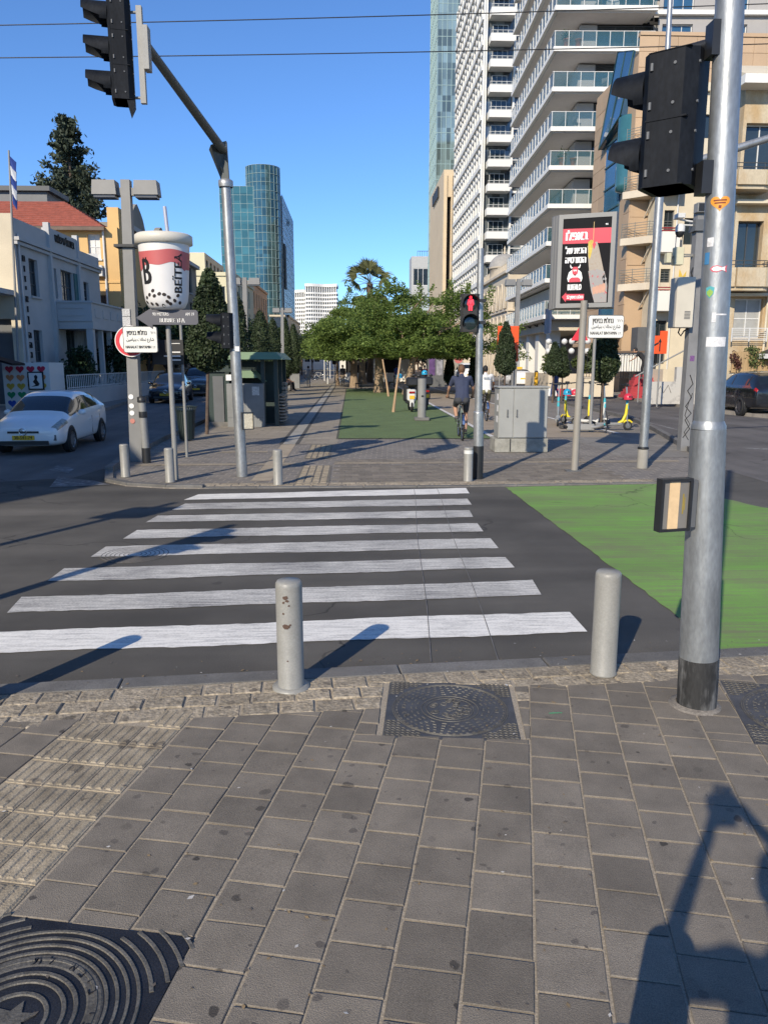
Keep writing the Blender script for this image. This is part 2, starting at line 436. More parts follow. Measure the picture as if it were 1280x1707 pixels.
# painted crossing: eight worn white bars
PAINT = worn('crossing paint', (.72,.70,.64), (.17,.165,.16), (.5,11,1), .50, sc=4., soft=.2)
PAINTF = worn('fresher crossing paint', (.80,.78,.72), (.24,.235,.23), (.8,7,1), .85, sc=4., soft=.22)
bars = [((-2.66,5.62),(-2.47,5.19),(1.71,5.44),(1.73,5.93)), ((-2.88,6.5),(-2.83,6.08),(1.68,6.38),(1.69,6.85)), ((-2.82,7.46),(-2.79,6.99),(1.61,7.3),(1.59,7.72)),
        ((-2.71,8.36),(-2.72,7.91),(1.60,8.12),(1.59,8.6)), ((-2.6,9.2),(-2.63,8.75),(1.57,8.97),(1.57,9.44)), ((-2.59,10.1),(-2.65,9.67),(1.58,9.83),(1.6,10.3)),
        ((-2.4,10.97),(-2.48,10.5),(1.65,10.7),(1.68,11.22)), ((-2.37,11.75),(-2.5,11.27),(1.79,11.66),(1.82,12.2))]
for i, b in enumerate(bars):
    # ragged ends and slightly wavy edges
    mb = MB(); n = 60; lo = []; hi = []
    rnd = random.Random(i)
    for k in range(n+1):
        t = k/n; w1 = rnd.uniform(-.009,.009)+.012*math.sin(k*.23+i); w2 = rnd.uniform(-.009,.009)+.012*math.sin(k*.19+2*i)
        l = Vector(b[1])*(1-t)+Vector(b[2])*t; h = Vector(b[0])*(1-t)+Vector(b[3])*t
        ex = rnd.uniform(-.05,.05) if k in (0, n) else 0
        lo.append((l[0]+ex, l[1]+w1, .006)); hi.append((h[0]+ex*.5, h[1]+w2, .006))
    for k in range(n): mb.quad(lo[k], lo[k+1], hi[k+1], hi[k])
    obj('crossing_bar', mb, PAINTF if i in (0, 7) else PAINT, kind='structure')
GREEN = worn('green lane paint', (.145,.37,.042), (.16,.185,.085), (.3,6,1), .40, sc=3., soft=.22, rough=.85)
wear(GREEN, (.15,1.2,1), .45, .12)
def ragged(P, a, step=.12):
    out = []
    for p, q in zip(P, P[1:]+P[:1]):
        p, q = Vector(p), Vector(q); n = max(1, int((q-p).length/step))
        out += [p.lerp(q, k/n)+Vector((random.uniform(-a,a), random.uniform(-a,a))) for k in range(n)]
    return out
sheet('bike_lane_paint', ragged([(2.60,4.97),(2.90,4.99),(5.2,5.2),(6.6,9.2),(5.70,10.4),(5.5,11.2),(5.36,12.5),(2.48,12.26),(2.56,7.6)], .012), .005, GREEN)
# seams in the asphalt across the crossing
mb = MB()
for x0, x1, y0, y1 in ((.52,.98,4.9,12.2), (.98,1.35,4.9,12.2)):
    for k in range(30):
        a = k/30; b_ = (k+1)/30
        xa = x0+(x1-x0)*a+.012*math.sin(9*a); xb = x0+(x1-x0)*b_+.012*math.sin(9*b_)
        mb.quad((xa-.003, y0+(y1-y0)*a, .0085), (xa+.003, y0+(y1-y0)*a, .0085), (xb+.003, y0+(y1-y0)*b_, .0085), (xb-.003, y0+(y1-y0)*b_, .0085))
obj('asphalt_seam', mb, M('seam filler', (.14,.135,.13), rough=.9, var=.5, sc=6), kind='structure')
# faded lane marks of the side roads
WORNW = worn('faded road paint', (.55,.55,.53), (.085,.082,.08), (3,3,1), .0, sc=3., soft=.25)
for poly in ([(-4.9,12.5),(-4.0,12.75),(-4.4,13.2),(-5.2,13.7)], [(-5.7,14.6),(-5.2,14.2),(-5.3,14.9),(-5.8,15.3)],
             [(-5.05,24.5),(-4.93,24.5),(-5.2,33),(-5.35,33)], [(-5.05,17.5),(-4.9,17.5),(-5.0,22),(-5.13,22)],
             [(9.2,17.6),(12.5,15.9),(12.5,16.15),(9.2,17.9)], [(9.6,22),(9.75,22),(10.7,34),(10.55,34)]):
    sheet('road_marking', poly, .008, WORNW)

# ---------------------------------------------------------------- near pavement, laid stone by stone
TA = rad(12.3)
TU = Vector((math.cos(TA), -math.sin(TA))); TV = Vector((math.sin(TA), math.cos(TA)))
def kerb_y(x): return 4.70+.085*x
def clip(poly, p, n):
    """part of a convex polygon on the side of the line through p that n points to"""
    out = []
    for i in range(len(poly)):
        a, b = Vector(poly[i]), Vector(poly[(i+1) % len(poly)])
        da, db = (a-p).dot(n), (b-p).dot(n)
        if da >= 0: out.append(a)
        if da*db < 0: out.append(a+(b-a)*(da/(da-db)))
    return out
def area(poly): return abs(sum(poly[i][0]*poly[(i+1) % len(poly)][1]-poly[(i+1) % len(poly)][0]*poly[i][1] for i in range(len(poly))))/2 if len(poly) > 2 else 0
def minus(poly, rect):
    out = []; rem = poly; c = sum((Vector(q) for q in rect), Vector((0,0)))/4
    test = poly
    for i in range(4):
        a, b = Vector(rect[i]), Vector(rect[(i+1) % 4]); n = Vector((-(b-a)[1], (b-a)[0]))
        test = clip(test, a, n if (c-a).dot(n) > 0 else -n)
        if len(test) < 3: return [poly]
    for i in range(4):
        a, b = Vector(rect[i]), Vector(rect[(i+1) % 4]); n = Vector((-(b-a)[1], (b-a)[0]))
        if (c-a).dot(n) > 0: n = -n
        p = clip(rem, a, n)
        if area(p) > .0006: out.append(p)
        rem = clip(rem, a, -n)
        if len(rem) < 3: break
    return out
def rect(cx, cy, sx, sy, a):
    u = Vector((math.cos(a), -math.sin(a))); v = Vector((math.sin(a), math.cos(a))); c = Vector((cx, cy))
    return [c-u*sx/2-v*sy/2, c+u*sx/2-v*sy/2, c+u*sx/2+v*sy/2, c-u*sx/2+v*sy/2]
HOLES = [rect(.555, 4.155, .80, .70, rad(6)), rect(-1.06, 2.055, .84, .84, rad(11)), rect(2.62, 3.98, .84, .84, rad(14))]
pave = sheet('pavement', [(-40,-6),(40,-6),(40,kerb_y(40)-.1),(2.9,kerb_y(2.9)-.05),(-2.2,kerb_y(-2.2)-.05),(-3.4,4.1),(-6,2.9),(-40,2.2)], .0135, SAND)
def stone_mb(poly, z0, z1, ch=.006, jig=.0):
    """a paving stone: chamfered block on any convex outline, coordinates relative to its centre"""
    n = len(poly); c = sum((Vector(p) for p in poly), Vector((0,0)))/n
    P = [Vector(p)-c for p in poly]
    if sum(P[i][0]*P[(i+1) % n][1]-P[(i+1) % n][0]*P[i][1] for i in range(n)) < 0: P = P[::-1]
    Q = [p*(1-ch/max(.02, p.length)) for p in P]
    tz = [z1+random.uniform(-jig, jig) for _ in P]
    mb = MB()
    A = [(p[0], p[1], z0) for p in P]; B = [(p[0], p[1], z1-ch*.8) for p in P]; T = [(q[0], q[1], t) for q, t in zip(Q, tz)]
    mb.add(A+B+T, [(i, (i+1) % n, n+(i+1) % n, n+i) for i in range(n)]+[(n+i, n+(i+1) % n, 2*n+(i+1) % n, 2*n+i) for i in range(n)]+[tuple(range(2*n, 3*n))])
    return mb, c
def lay(name, poly, mat, parent, z1=.02, g=.006, ch=.004, jig=.0):
    poly = [Vector(p)+Vector((random.uniform(-.0022,.0022), random.uniform(-.0022,.0022))) for p in poly]
    c = sum((Vector(p) for p in poly), Vector((0,0)))/len(poly)
    sh = [p-(p-c).normalized()*g*1.2 for p in (Vector(q) for q in poly)]
    mb, c = stone_mb(sh, 0, z1, ch, jig)
    return obj(name, mb, mat, parent, loc=(c[0], c[1], 0))
def uv(u, v): return TU*u+TV*v
def inview(c, m=.25):
    # the pavement near the camera that a picture taken around here can show
    return -.62*c[1]-.35-m < c[0] < .66*c[1]+.3+m and c[1] > 1.55
tw, tl = .235, .2175
stone_line = Vector((-.4, 4.2)); sn = Vector((.0, -1.)).normalized()
big = []
for k in range(-8, 16):
    u0 = .112+tw*k
    off = (.0, .105, .03, .13)[k % 4]+.02*math.sin(k*3.1)
    for r in range(3, 24):
        v0 = off+r*tl
        poly = [uv(u0, v0), uv(u0+tw, v0), uv(u0+tw, v0+tl), uv(u0, v0+tl)]
        c = uv(u0+tw/2, v0+tl/2)
        if not inview(c) : continue
        # the field stops at the rows of tumbled stones along the kerb
        lim = Vector((c[0], kerb_y(c[0])-(.53 if c[0] < .95 else .33)))
        poly = clip(poly, lim, Vector((.03,-1)))
        if area(poly) < .004: continue
        pcs = [poly]
        for h in HOLES: pcs = [q for p in pcs for q in minus(p, h)]
        for p in pcs:
            if area(p) > .0015: big.append((p, c[1]))
for p, _ in big: lay('paving_stone', p, TILE, pave, z1=.0205+random.uniform(-.0012,.0012))
# the same paving carries on outside the view
rest = MB()
for k in range(-26, 34):
    u0 = .112+tw*k
    if -2.39 < u0+tw/2 < -1.77: continue
    if k < -8: u0 -= .02
    for r in range(-4, 28):
        v0 = (.0, .105, .03, .13)[k % 4]+.02*math.sin(k*3.1)+r*tl; c = uv(u0+tw/2, v0+tl/2)
        lim_y = kerb_y(c[0])-(.53 if c[0] < .95 else .33)
        if c[0] < -3.3 or c[0] > 7 or c[1] < -.4 or inview(c) or c[1] > lim_y+.1: continue
        poly = clip([uv(u0+.004, v0+.004), uv(u0+tw-.004, v0+.004), uv(u0+tw-.004, v0+tl-.004), uv(u0+.004, v0+tl-.004)], Vector((c[0], lim_y)), Vector((.03,-1)))
        if area(poly) < .004: continue
        pcs = [poly]
        for h in HOLES: pcs = [q for p in pcs for q in minus(p, h)]
        for q in pcs:
            m_, cc_ = stone_mb(q, 0, .0205+random.uniform(-.001,.001), .004); rest.merge(m_, Matrix.Translation((cc_[0], cc_[1], 0)))
for k in range(3):
    for r in range(-3, 20):
        c = uv(-2.385+tu_*(k+.5), .08+r*.2175) if False else uv(-2.385+.2033*(k+.5), .08+r*.2175)
        if not inview(c) and c[1] < kerb_y(c[0])-.5: rest.prism([uv(-2.385+.2033*k+.004,.08+(r-.5)*.2175+.004),uv(-2.385+.2033*(k+1)-.004,.08+(r-.5)*.2175+.004),uv(-2.385+.2033*(k+1)-.004,.08+(r+.5)*.2175-.004),uv(-2.385+.2033*k+.004,.08+(r+.5)*.2175-.004)], 0, .019, m=1)
obj('paving_stone', rest, [TILE, TACT], pave, kind='stuff')
# the left-hand field beyond the tactile strip
for k in range(3):
    u0 = -2.385-tw*(k+1)
    for r in range(13, 19):
        v0 = r*tl+.05*(k % 2); c = uv(u0+tw/2, v0+tl/2)
        if not inview(c): continue
        poly = clip([uv(u0, v0), uv(u0+tw, v0), uv(u0+tw, v0+tl), uv(u0, v0+tl)], Vector((c[0], kerb_y(c[0])-.45)), Vector((.03,-1)))
        if area(poly) > .004: lay('paving_stone', poly, TILE, pave, z1=.0205)
# tactile strip: ribbed beige stones
tu = .2033
def tact_mb(w_, l_):
    mb, _ = stone_mb([(-w_/2,-l_/2),(w_/2,-l_/2),(w_/2,l_/2),(-w_/2,l_/2)], 0, .018, .004)
    for j in range(4):
        x = (-.375+.25*j)*w_
        mb.add([(x-.017,-l_*.43,.018),(x+.017,-l_*.43,.018),(x+.017,l_*.43,.018),(x-.017,l_*.43,.018),(x-.010,-l_*.40,.0235),(x+.010,-l_*.40,.0235),(x+.010,l_*.40,.0235),(x-.010,l_*.40,.0235)],
               [(0,1,5,4),(1,2,6,5),(2,3,7,6),(3,0,4,7),(4,5,6,7)])
    return mb
tm = tact_mb(tu-.008, .212).mesh('tactile_stone', TACT)
for k in range(3):
    for r in range(6, 20):
        c = uv(-2.385+tu*(k+.5), .08+r*.2175)
        if inview(c) and c[1] < kerb_y(c[0])-.5: obj('tactile_stone', tm, parent=pave, loc=(c[0], c[1], 0), rz=-TA)
# three rows of tumbled stones and the flush kerb
ka = math.atan(.085)
KU = Vector((math.cos(ka), math.sin(ka))); KV = Vector((-math.sin(ka), math.cos(ka)))
for row, (d0, d1) in enumerate(((-.535,-.375), (-.375,-.225), (-.225,-.06))):
    x = -3.4+.07*row
    while x < 6:
        L_ = random.uniform(.17,.27)
        a = Vector((0, 4.70))+KU*x
        poly = [a+KV*d0, a+KU*L_+KV*d0, a+KU*L_+KV*d1, a+KV*d1]
        c = a+KU*L_/2+KV*(d0+d1)/2
        x += L_
        if row == 0 and c[0] > 1.0: continue
        pcs = [poly]
        for h in HOLES: pcs = [q for p in pcs for q in minus(p, h)]
        for p in pcs:
            if area(p) > .004 and inview(c, 2.5): lay('tumbled_stone', p, ROUGH, pave, z1=.021+random.uniform(-.003,.004), g=.006, ch=.009, jig=.003)
x = -3.6
while x < 6:
    a = Vector((0, 4.70))+KU*x; L_ = random.uniform(.75,1.1)
    lay('kerb_stone', [a+KV*-.055, a+KU*L_+KV*-.055, a+KU*L_+KV*.10, a+KV*.10], KERB, pave, z1=.0225+random.uniform(-.001,.002), g=.004, ch=.008)
    x += L_

# ---------------------------------------------------------------- the island: pavement of the boulevard
edge_l = [(-2.4,12.30),(-3.0,12.36),(-3.7,12.62),(-4.2,13.1),(-4.5,14.1),(-4.75,16),(-4.95,20),(-5.1,30),(-5.6,60),(-6,130),(-6,400)]
edge_r = [(5.1,12.52),(6.1,12.95),(6.8,13.9),(7.3,15.3),(7.95,18.1),(9.0,22.5),(9.9,27),(10.3,38),(10.6,60),(11,130),(11,400)]
def grid_mat(name, col, joint, bw, bh, rz=0., var=.14, fine=.18, mort=.012):
    m = M(name, col, rough=.88, var=var, sc=1.1, fine=fine, fsc=90, bump=.15, bsc=130)
    t = m.node_tree; N = t.nodes; L = t.links; p = N['Principled BSDF']
    src = p.inputs['Base Color'].links[0].from_socket
    geo = N.new('ShaderNodeNewGeometry'); mp = N.new('ShaderNodeMapping'); mp.inputs['Rotation'].default_value = (0, 0, rz)
    L.new(geo.outputs['Position'], mp.inputs['Vector'])
    b = N.new('ShaderNodeTexBrick'); b.inputs['Scale'].default_value = 1; b.inputs['Brick Width'].default_value = bw; b.inputs['Row Height'].default_value = bh
    b.inputs['Mortar Size'].default_value = mort; b.inputs['Color1'].default_value = (.86,.86,.86,1); b.inputs['Color2'].default_value = (1.1,1.1,1.1,1); b.inputs['Mortar'].default_value = (*joint, 1)
    L.new(mp.outputs[0], b.inputs['Vector'])
    mx = N.new('ShaderNodeMix'); mx.data_type = 'RGBA'; mx.blend_type = 'MULTIPLY'; mx.inputs['Factor'].default_value = 1
    L.new(src, mx.inputs[6]); L.new(b.outputs['Color'], mx.inputs[7]); L.new(mx.outputs[2], p.inputs['Base Color'])
    return spots(m, 3.5, .25, .55)
ISL = grid_mat('island paving', (.185,.168,.148), (1.45,1.4,1.3), .23, .23, rz=rad(3))
island = MB(); island.prism(edge_l[::-1]+edge_r, -.02, .016)
isl = obj('island_pavement', island, ISL, kind='structure')
# kerb stones round the island's nose, flush at the crossing and rising along both roads
def kerb_run(pts, z, wd=.15, step=.9, name='kerb_stone', side=1):
    for a, b in zip(pts[:-1], pts[1:]):
        a, b = Vector(a), Vector(b); n = max(1, round((b-a).length/step)); d = (b-a).normalized(); nn = Vector((-d[1], d[0]))*wd*side
        for k in range(n):
            p = a+(b-a)*k/n; q = a+(b-a)*(k+1)/n
            if p[1] > 45: 
                continue
            lay(name, [p, q, q+nn, p+nn], KERB, isl, z1=z, g=.004, ch=.012)
kerb_run([(-2.4,12.30),(1.9,12.30),(5.1,12.52)], .022, .13)
kerb_run(edge_l[:5], .06, .14, side=-1); kerb_run(edge_l[4:9], .13, .14, step=1.2, side=-1)
kerb_run(edge_r[:4], .05, .14); kerb_run(edge_r[3:8], .13, .14, step=1.2)
# tumbled stones behind that kerb and paving stones of the front part, piece by piece
n_far = 0
for row in range(2):
    x = -2.5+.06*row
    while x < 5.0:
        L_ = random.uniform(.2,.32); y = 12.44+row*.16+max(0, x-1.9)*.055
        lay('tumbled_stone', [Vector((x,y)), Vector((x+L_,y)), Vector((x+L_,y+.155)), Vector((x,y+.155))], ROUGH, isl, z1=.024+random.uniform(-.002,.002), g=.006, ch=.008)
        x += L_
def far_ok(x, y): return not (-1.0 < x < -.36) and not (14.95 < y < 15.45)
rowsf = [12.78+.24*k for k in range(13)]
for k, y in enumerate(rowsf):
    x = -.36 if k % 2 else -.24
    while x < 4.6:
        if far_ok(x, y+.1): lay('paving_stone', [Vector((x,y)), Vector((x+.24,y)), Vector((x+.24,y+.24)), Vector((x,y+.24))], TILE, isl, z1=.0215+random.uniform(-.001,.001), g=.006, ch=.004); n_far += 1
        x += .24
# bands and strips
STRIPES = grid_mat('beige band stones', (.29,.245,.18), (.8,.8,.8), .25, .15)
sheet('stone_band', [(-4.2,15.02),(-.98,15.06),(-.98,15.36),(-4.3,15.3)], .021, STRIPES)
sheet('stone_band', [(-.36,15.1),(6.6,15.2),(6.7,15.5),(-.36,15.38)], .021, STRIPES)
sheet('stone_band', [(-4.45,17.2),(-1.9,17.2),(-1.9,17.5),(-4.5,17.5)], .021, STRIPES)
for x0, x1, y0, y1 in ((-.94,-.42,12.5,14.9), (-.98,-.5,16.1,18.9)):
    nx, ny = 4, int((y1-y0)/.2)
    tf = MB(); w_ = (x1-x0)/nx
    for i in range(nx):
        for j in range(ny):
            tf.bbox(x0+i*w_+.012, y0+j*.2+.012, .01, x0+(i+1)*w_-.012, y0+j*.2+.188, .03, .006)
    sheet('tactile_bed', [(x0-.03,y0-.03),(x1+.03,y0-.03),(x1+.03,y1),(x0-.03,y1)], .0225, M('worn joint', (.15,.135,.11), rough=.9))
    obj('tactile_stone', tf, TACT, isl, kind='stuff')
WALK = grid_mat('walkway paving', (.27,.235,.185), (.85,.85,.85), .4, .2, mort=.015)
sheet('walkway', [(-1.3,18.9),(-.36,18.9),(-.36,120),(-1.3,120)], .021, WALK)
sheet('walkway', [(-4.4,20.4),(-1.80,20.4),(-1.80,120),(-5.6,120),(-5.0,30)], .021, WALK)
LINE = M('drain strip', (.30,.285,.25), rough=.85, var=.15, sc=2)
DLINE = M('drain slot', (.07,.066,.06), rough=.9)
sheet('drain_strip', [(-1.72,13.0),(-1.38,13.0),(-1.38,18.9),(-1.72,18.9)], .0215, M('tan drain strip', (.33,.275,.2), rough=.9, var=.2, sc=3))
sheet('drain_strip', [(-1.70,18.9),(-1.40,18.9),(-1.40,110),(-1.70,110)], .0255, LINE)
for x0 in (-1.80,-1.40): sheet('drain_slot', [(x0,18.9),(x0+.10,18.9),(x0+.10,110),(x0,110)], .0235, DLINE)
TURF = M('artificial turf', (.112,.165,.062), rough=.95, var=.16, sc=1.3, fine=.35, fsc=160, bump=.9, bsc=190)
sheet('turf', [(-.36,20.3),(3.66,20.15),(3.66,58),(-.37,58.5)], .030, TURF)
sheet('turf_edge', [(-.42,20.2),(3.72,20.05),(3.72,59),(-.43,59)], .026, M('turf border', (.07,.075,.05), rough=.95))
BIKE = M('bike path surface', (.30,.245,.18), rough=.9, var=.16, sc=.8, fine=.2, fsc=120)
sheet('bike_path', [(3.80,20.4),(7.3,20.4),(7.0,27),(6.5,46),(6.2,64),(6.2,140),(3.80,140)], .021, BIKE)
WLINE = worn('white lane line', (.62,.61,.58), (.28,.24,.19), (4,2,1), .8)
sheet('lane_line', [(3.70,20.3),(3.84,20.3),(3.84,120),(3.70,120)], .031, WLINE)
sheet('lane_line', [(7.45,21.5),(7.6,21.5),(7.22,27),(6.62,46.5),(6.36,62),(6.36,110),(6.24,110),(6.24,62),(6.5,46.5),(7.08,27)], .026, WLINE)
sheet('pavement_patch', [(5.7,15.9),(7.3,15.9),(8.0,19),(8.9,22.3),(7.7,22.3),(7.5,20.4),(5.7,20.4)], .0205, grid_mat('grey slabs', (.21,.195,.17), (.8,.8,.8), .4, .4))
# side pavements
lp = MB(); lp.prism([(-9.85,30),(-11.2,40),(-12.2,60),(-13.5,140),(-30,140),(-30,26),(-14,26),(-10.4,27)], -.02, .13)
obj('side_pavement', lp, grid_mat('side paving', (.20,.185,.165), (.8,.8,.8), .4, .4), kind='structure')
rp_ = MB(); rp_.prism([(14.4,30),(14.7,34.3),(14.9,41.6),(15.4,50),(15.9,130),(40,130),(40,22),(22,20),(15.5,25)], -.02, .13)
obj('side_pavement', rp_, grid_mat('side paving light', (.26,.235,.20), (.8,.8,.8), .4, .4), kind='structure')

# ---- bits of litter, dry leaves and grit lying on the pavement and along the kerb
lt = MB(); rl = random.Random(33)
for k in range(420):
    if k < 230: x = rl.uniform(-3,4); y = kerb_y(x)+(rl.gauss(.22,.10) if k < 150 else rl.gauss(-.15,.12)); z = .006 if y > kerb_y(x)+.1 else .027
    else: y = 1.9+rl.random()**1.3*2.6; x = rl.uniform(-.62*y, .66*y); z = .0222
    s_ = rl.uniform(.004,.012)*(1.6 if rl.random() < .12 else 1); a = rl.uniform(0,6.28)
    lt.add([(x+s_*math.cos(a+q*1.57)*(1 if q % 2 else .55), y+s_*math.sin(a+q*1.57)*(1 if q % 2 else .55), z+rl.uniform(0,.002)) for q in range(4)], [(0,1,2,3)], m=rl.choice((0,0,0,1,1,2)))
for q in range(3): lt.add([(1.115+.02*q,4.06+.006*q,.023),(1.15+.02*q,4.062,.0235),(1.15+.02*q,4.072,.024),(1.113+.02*q,4.07,.023)], [(0,1,2,3)], m=3)
obj('litter', lt, [M('grit', (.12,.10,.08)), M('dry leaf bits', (.24,.17,.09), rough=.9), M('pale paper bits', (.5,.48,.44)), M('green scrap', (.05,.35,.16))], kind='stuff')
# ================================================================ BUILDINGS
def wall_mb(W, z0, z1, holes=(), d=.22, m=0, x0=0.):
    """a wall in the XZ plane facing -Y with recessed openings (x, z, w, h)"""
    mb = MB()
    xs = sorted({x0, x0+W, *[h[0] for h in holes], *[h[0]+h[2] for h in holes]}); zs = sorted({z0, z1, *[h[1] for h in holes], *[h[1]+h[3] for h in holes]})
    xs = [x for x in xs if x0-1e-6 <= x <= x0+W+1e-6]; zs = [z for z in zs if z0-1e-6 <= z <= z1+1e-6]
    for i in range(len(xs)-1):
        for j in range(len(zs)-1):
            cx, cz = (xs[i]+xs[i+1])/2, (zs[j]+zs[j+1])/2
            if any(h[0] < cx < h[0]+h[2] and h[1] < cz < h[1]+h[3] for h in holes): continue
            mb.quad((xs[i],0,zs[j]), (xs[i+1],0,zs[j]), (xs[i+1],0,zs[j+1]), (xs[i],0,zs[j+1]), m=m)
    for x, z, w_, h in holes:
        mb.quad((x,0,z), (x,0,z+h), (x,d,z+h), (x,d,z), m=m); mb.quad((x+w_,0,z), (x+w_,d,z), (x+w_,d,z+h), (x+w_,0,z+h), m=m)
        mb.quad((x,0,z), (x,d,z), (x+w_,d,z), (x+w_,0,z), m=m); mb.quad((x,0,z+h), (x+w_,0,z+h), (x+w_,d,z+h), (x,d,z+h), m=m)
    return mb
WIN = {}
class Face:
    """one side of a building: x runs to the right as seen from outside, y goes inwards"""
    def __init__(s, b, ox, oy, rz): s.b, s.o, s.rz = b, Vector((ox, oy, 0)), rz
    def put(s, name, mb, mats=None, x=0., y=0., z=0., **k):
        c, n = math.cos(s.rz), math.sin(s.rz)
        return obj(name, mb, mats, s.b, loc=(s.o.x+c*x-n*y, s.o.y+n*x+c*y, z), rz=s.rz, **k)
    def wall(s, W, z0, z1, holes, mat, d=.22, name='wall', x0=0.): return s.put(name, wall_mb(W, z0, z1, holes, d, x0=x0), mat)
    def window(s, x, z, w_, h, fm, gm=None, nx=2, nz=1, y=.14, fw=.06, sill=None, shutter=None, name='window'):
        gm = gm or GLASS
        key = (round(w_,2), round(h,2), nx, nz, fm.name, gm.name, round(fw,3))
        if key not in WIN:
            f = MB()
            f.box(0,0,0,fw,.07,h); f.box(w_-fw,0,0,w_,.07,h); f.box(fw,0,0,w_-fw,.07,fw); f.box(fw,0,h-fw,w_-fw,.07,h)
            for i in range(1, nx): f.box(w_*i/nx-fw*.4,.01,fw,w_*i/nx+fw*.4,.06,h-fw)
            for j in range(1, nz): f.box(fw,.015,h*j/nz-fw*.4,w_-fw,.055,h*j/nz+fw*.4)
            g = MB(); g.quad((0,.045,0),(w_,.045,0),(w_,.045,h),(0,.045,h))
            WIN[key] = (f.mesh('window', fm), g.mesh('pane', gm))
        f, g = WIN[key]
        o = s.put(name, f, x=x, y=y, z=z)
        obj('pane', g, parent=o)
        if sill: obj('sill', MB().box(-.08,-y-.1,-.08,w_+.08,-y+.02,0), sill, o)
        if shutter:
            a = MB(); a.box(-w_*.5,-y-.05,0,-.02,-y-.015,h); obj('shutter', a, shutter, o)
            a = MB(); a.box(w_+.02,-y-.05,0,w_*1.5,-y-.015,h); obj('shutter', a, shutter, o)
        return o
def rail(L_, h=1., n=None, top=.03, bar=.012, horiz=False, y=0.):
    mb = MB(); n = n or max(2, int(L_/.14))
    mb.box(0,y-top/2,h-top,L_,y+top/2,h); mb.box(0,y-top/3,.06,L_,y+top/3,.09)
    if horiz:
        for k in range(n): mb.box(0,y-.008,.09+(h-.15)*(k+.5)/n,L_,y+.008,.09+(h-.15)*(k+.5)/n+.018)
        for k in range(max(2, int(L_/1.2))+1): x = L_*k/max(2, int(L_/1.2)); mb.box(x-.02,y-.02,0,x+.02,y+.02,h-.01)
    else:
        for k in range(n+1): x = L_*k/n; mb.box(x-bar,y-bar,0,x+bar,y+bar,h-.01)
    return mb
PL_GREY = M('pale grey render', (.47,.465,.45), rough=.9, var=.1, sc=.6, fine=.06, fsc=40, bump=.1, bsc=50)
PL_TRIM = M('grey white trim', (.46,.46,.45), rough=.85, var=.06, sc=1.)
PL_YEL = M('ochre render', (.62,.40,.17), rough=.9, var=.1, sc=.4, fine=.05, fsc=30)
PL_GRN = M('weathered grey stone', (.27,.25,.21), rough=.9, var=.2, sc=.5, fine=.1, fsc=20)
PL_PALE = M('pale yellow render', (.62,.58,.40), rough=.9, var=.07, sc=.3)
PL_OR = M('orange render', (.66,.40,.22), rough=.9, var=.08, sc=.3)
PL_CREAM = M('cream render', (.60,.53,.40), rough=.9, var=.12, sc=.5, fine=.06, fsc=25)
PL_STAIN = M('stained cream render', (.62,.53,.38), rough=.92, var=.2, sc=.55, col2=(.42,.30,.165), fine=.1, fsc=20, stretch=(1,1,.45), thr=(.48,.62), bump=.15, bsc=20)
PL_TAN = M('tan stone cladding', (.45,.32,.205), rough=.75, var=.09, sc=.4, fine=.08, fsc=25)
PL_WHITE = M('white render', (.70,.69,.65), rough=.85, var=.05, sc=.3)
PL_STONE = M('warm white stone', (.56,.49,.385), rough=.85, var=.1, sc=.5, fine=.06, fsc=20)
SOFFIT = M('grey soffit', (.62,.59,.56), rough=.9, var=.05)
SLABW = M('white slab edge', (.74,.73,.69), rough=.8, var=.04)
WOODB = M('brown shutter', (.13,.09,.065), rough=.7, var=.2)
TEAL = M('teal shutter', (.02,.12,.13), rough=.6, var=.15)
FRAMEW = M('white window frame', (.6,.6,.58), rough=.6, var=.05)
FRAMED = M('dark window frame', (.05,.055,.06), rough=.5, var=.1)
TILER = M('red roof tiles', (.30,.088,.058), rough=.8, var=.25, sc=3, fine=.25, fsc=30)
AWN = M('white awning cloth', (.65,.63,.6), rough=.9)

# ---- museum-like corner house on the left, in its own shade
b = thing('plastered_house', 'pale grey two storey house with Hebrew letters on its parapet, behind the white car', 'building', (-14, 34.2, 0))
F = Face(b, 0, 0, rad(90)); Z1 = 7.35
win = [(1.35,4.85,.95,1.6), (1.25,2.0,.95,1.4), (4.0,4.95,.55,1.4), (5.1,4.95,1.7,1.45), (8.3,5.0,.8,1.15), (5.2,1.3,1.5,2.3), (8.6,1.3,1.2,2.3)]
F.wall(11, 0, Z1, win, PL_GREY)
for k in win[:5]: F.window(*k, FRAMED, nx=2, nz=3 if k[2] < 1 else 2, sill=PL_TRIM)
F.window(*win[5], FRAMED, nx=2); F.window(*win[6], FRAMED, nx=2)
F.put('shutter', MB().box(0,-.05,0,.5,-.02,1.45), TEAL, x=6.82, z=4.95)
F.put('cornice', MB().box(0,-.22,0,11,0,.14).box(0,-.14,-.16,11,0,-.03), PL_TRIM, z=Z1-.35)
F.put('parapet', MB().box(.012,-.02,0,3.6,.25,.75).box(3.75,-.10,0,7.4,.25,.95).box(7.55,-.02,0,11,.25,.5), PL_TRIM, z=Z1-.2)
F.put('pilaster', MB().box(3.55,-.16,1,3.8,.1,8.3).box(7.3,-.16,1,7.6,.1,8.3), PL_TRIM)
F.put('downpipe', MB().cyl((.25,-.08,0),(.25,-.08,7.3),.05), PL_TRIM)
for s_, x, z, sz, wd in (('סבלפ ישילא תיב', 5.6, 7.72, .52, 2.5),):
    F.put('lettering', up(text_mb(s_, sz, width=wd, depth=.03), bold=.01), BLK, x=x, y=-.13, z=z)
for k, ch in enumerate('מוזיאון'): F.put('letter', up(text_mb(ch, .42, depth=.03)), BLK, x=.75, y=-.04, z=6.35-.42*k)
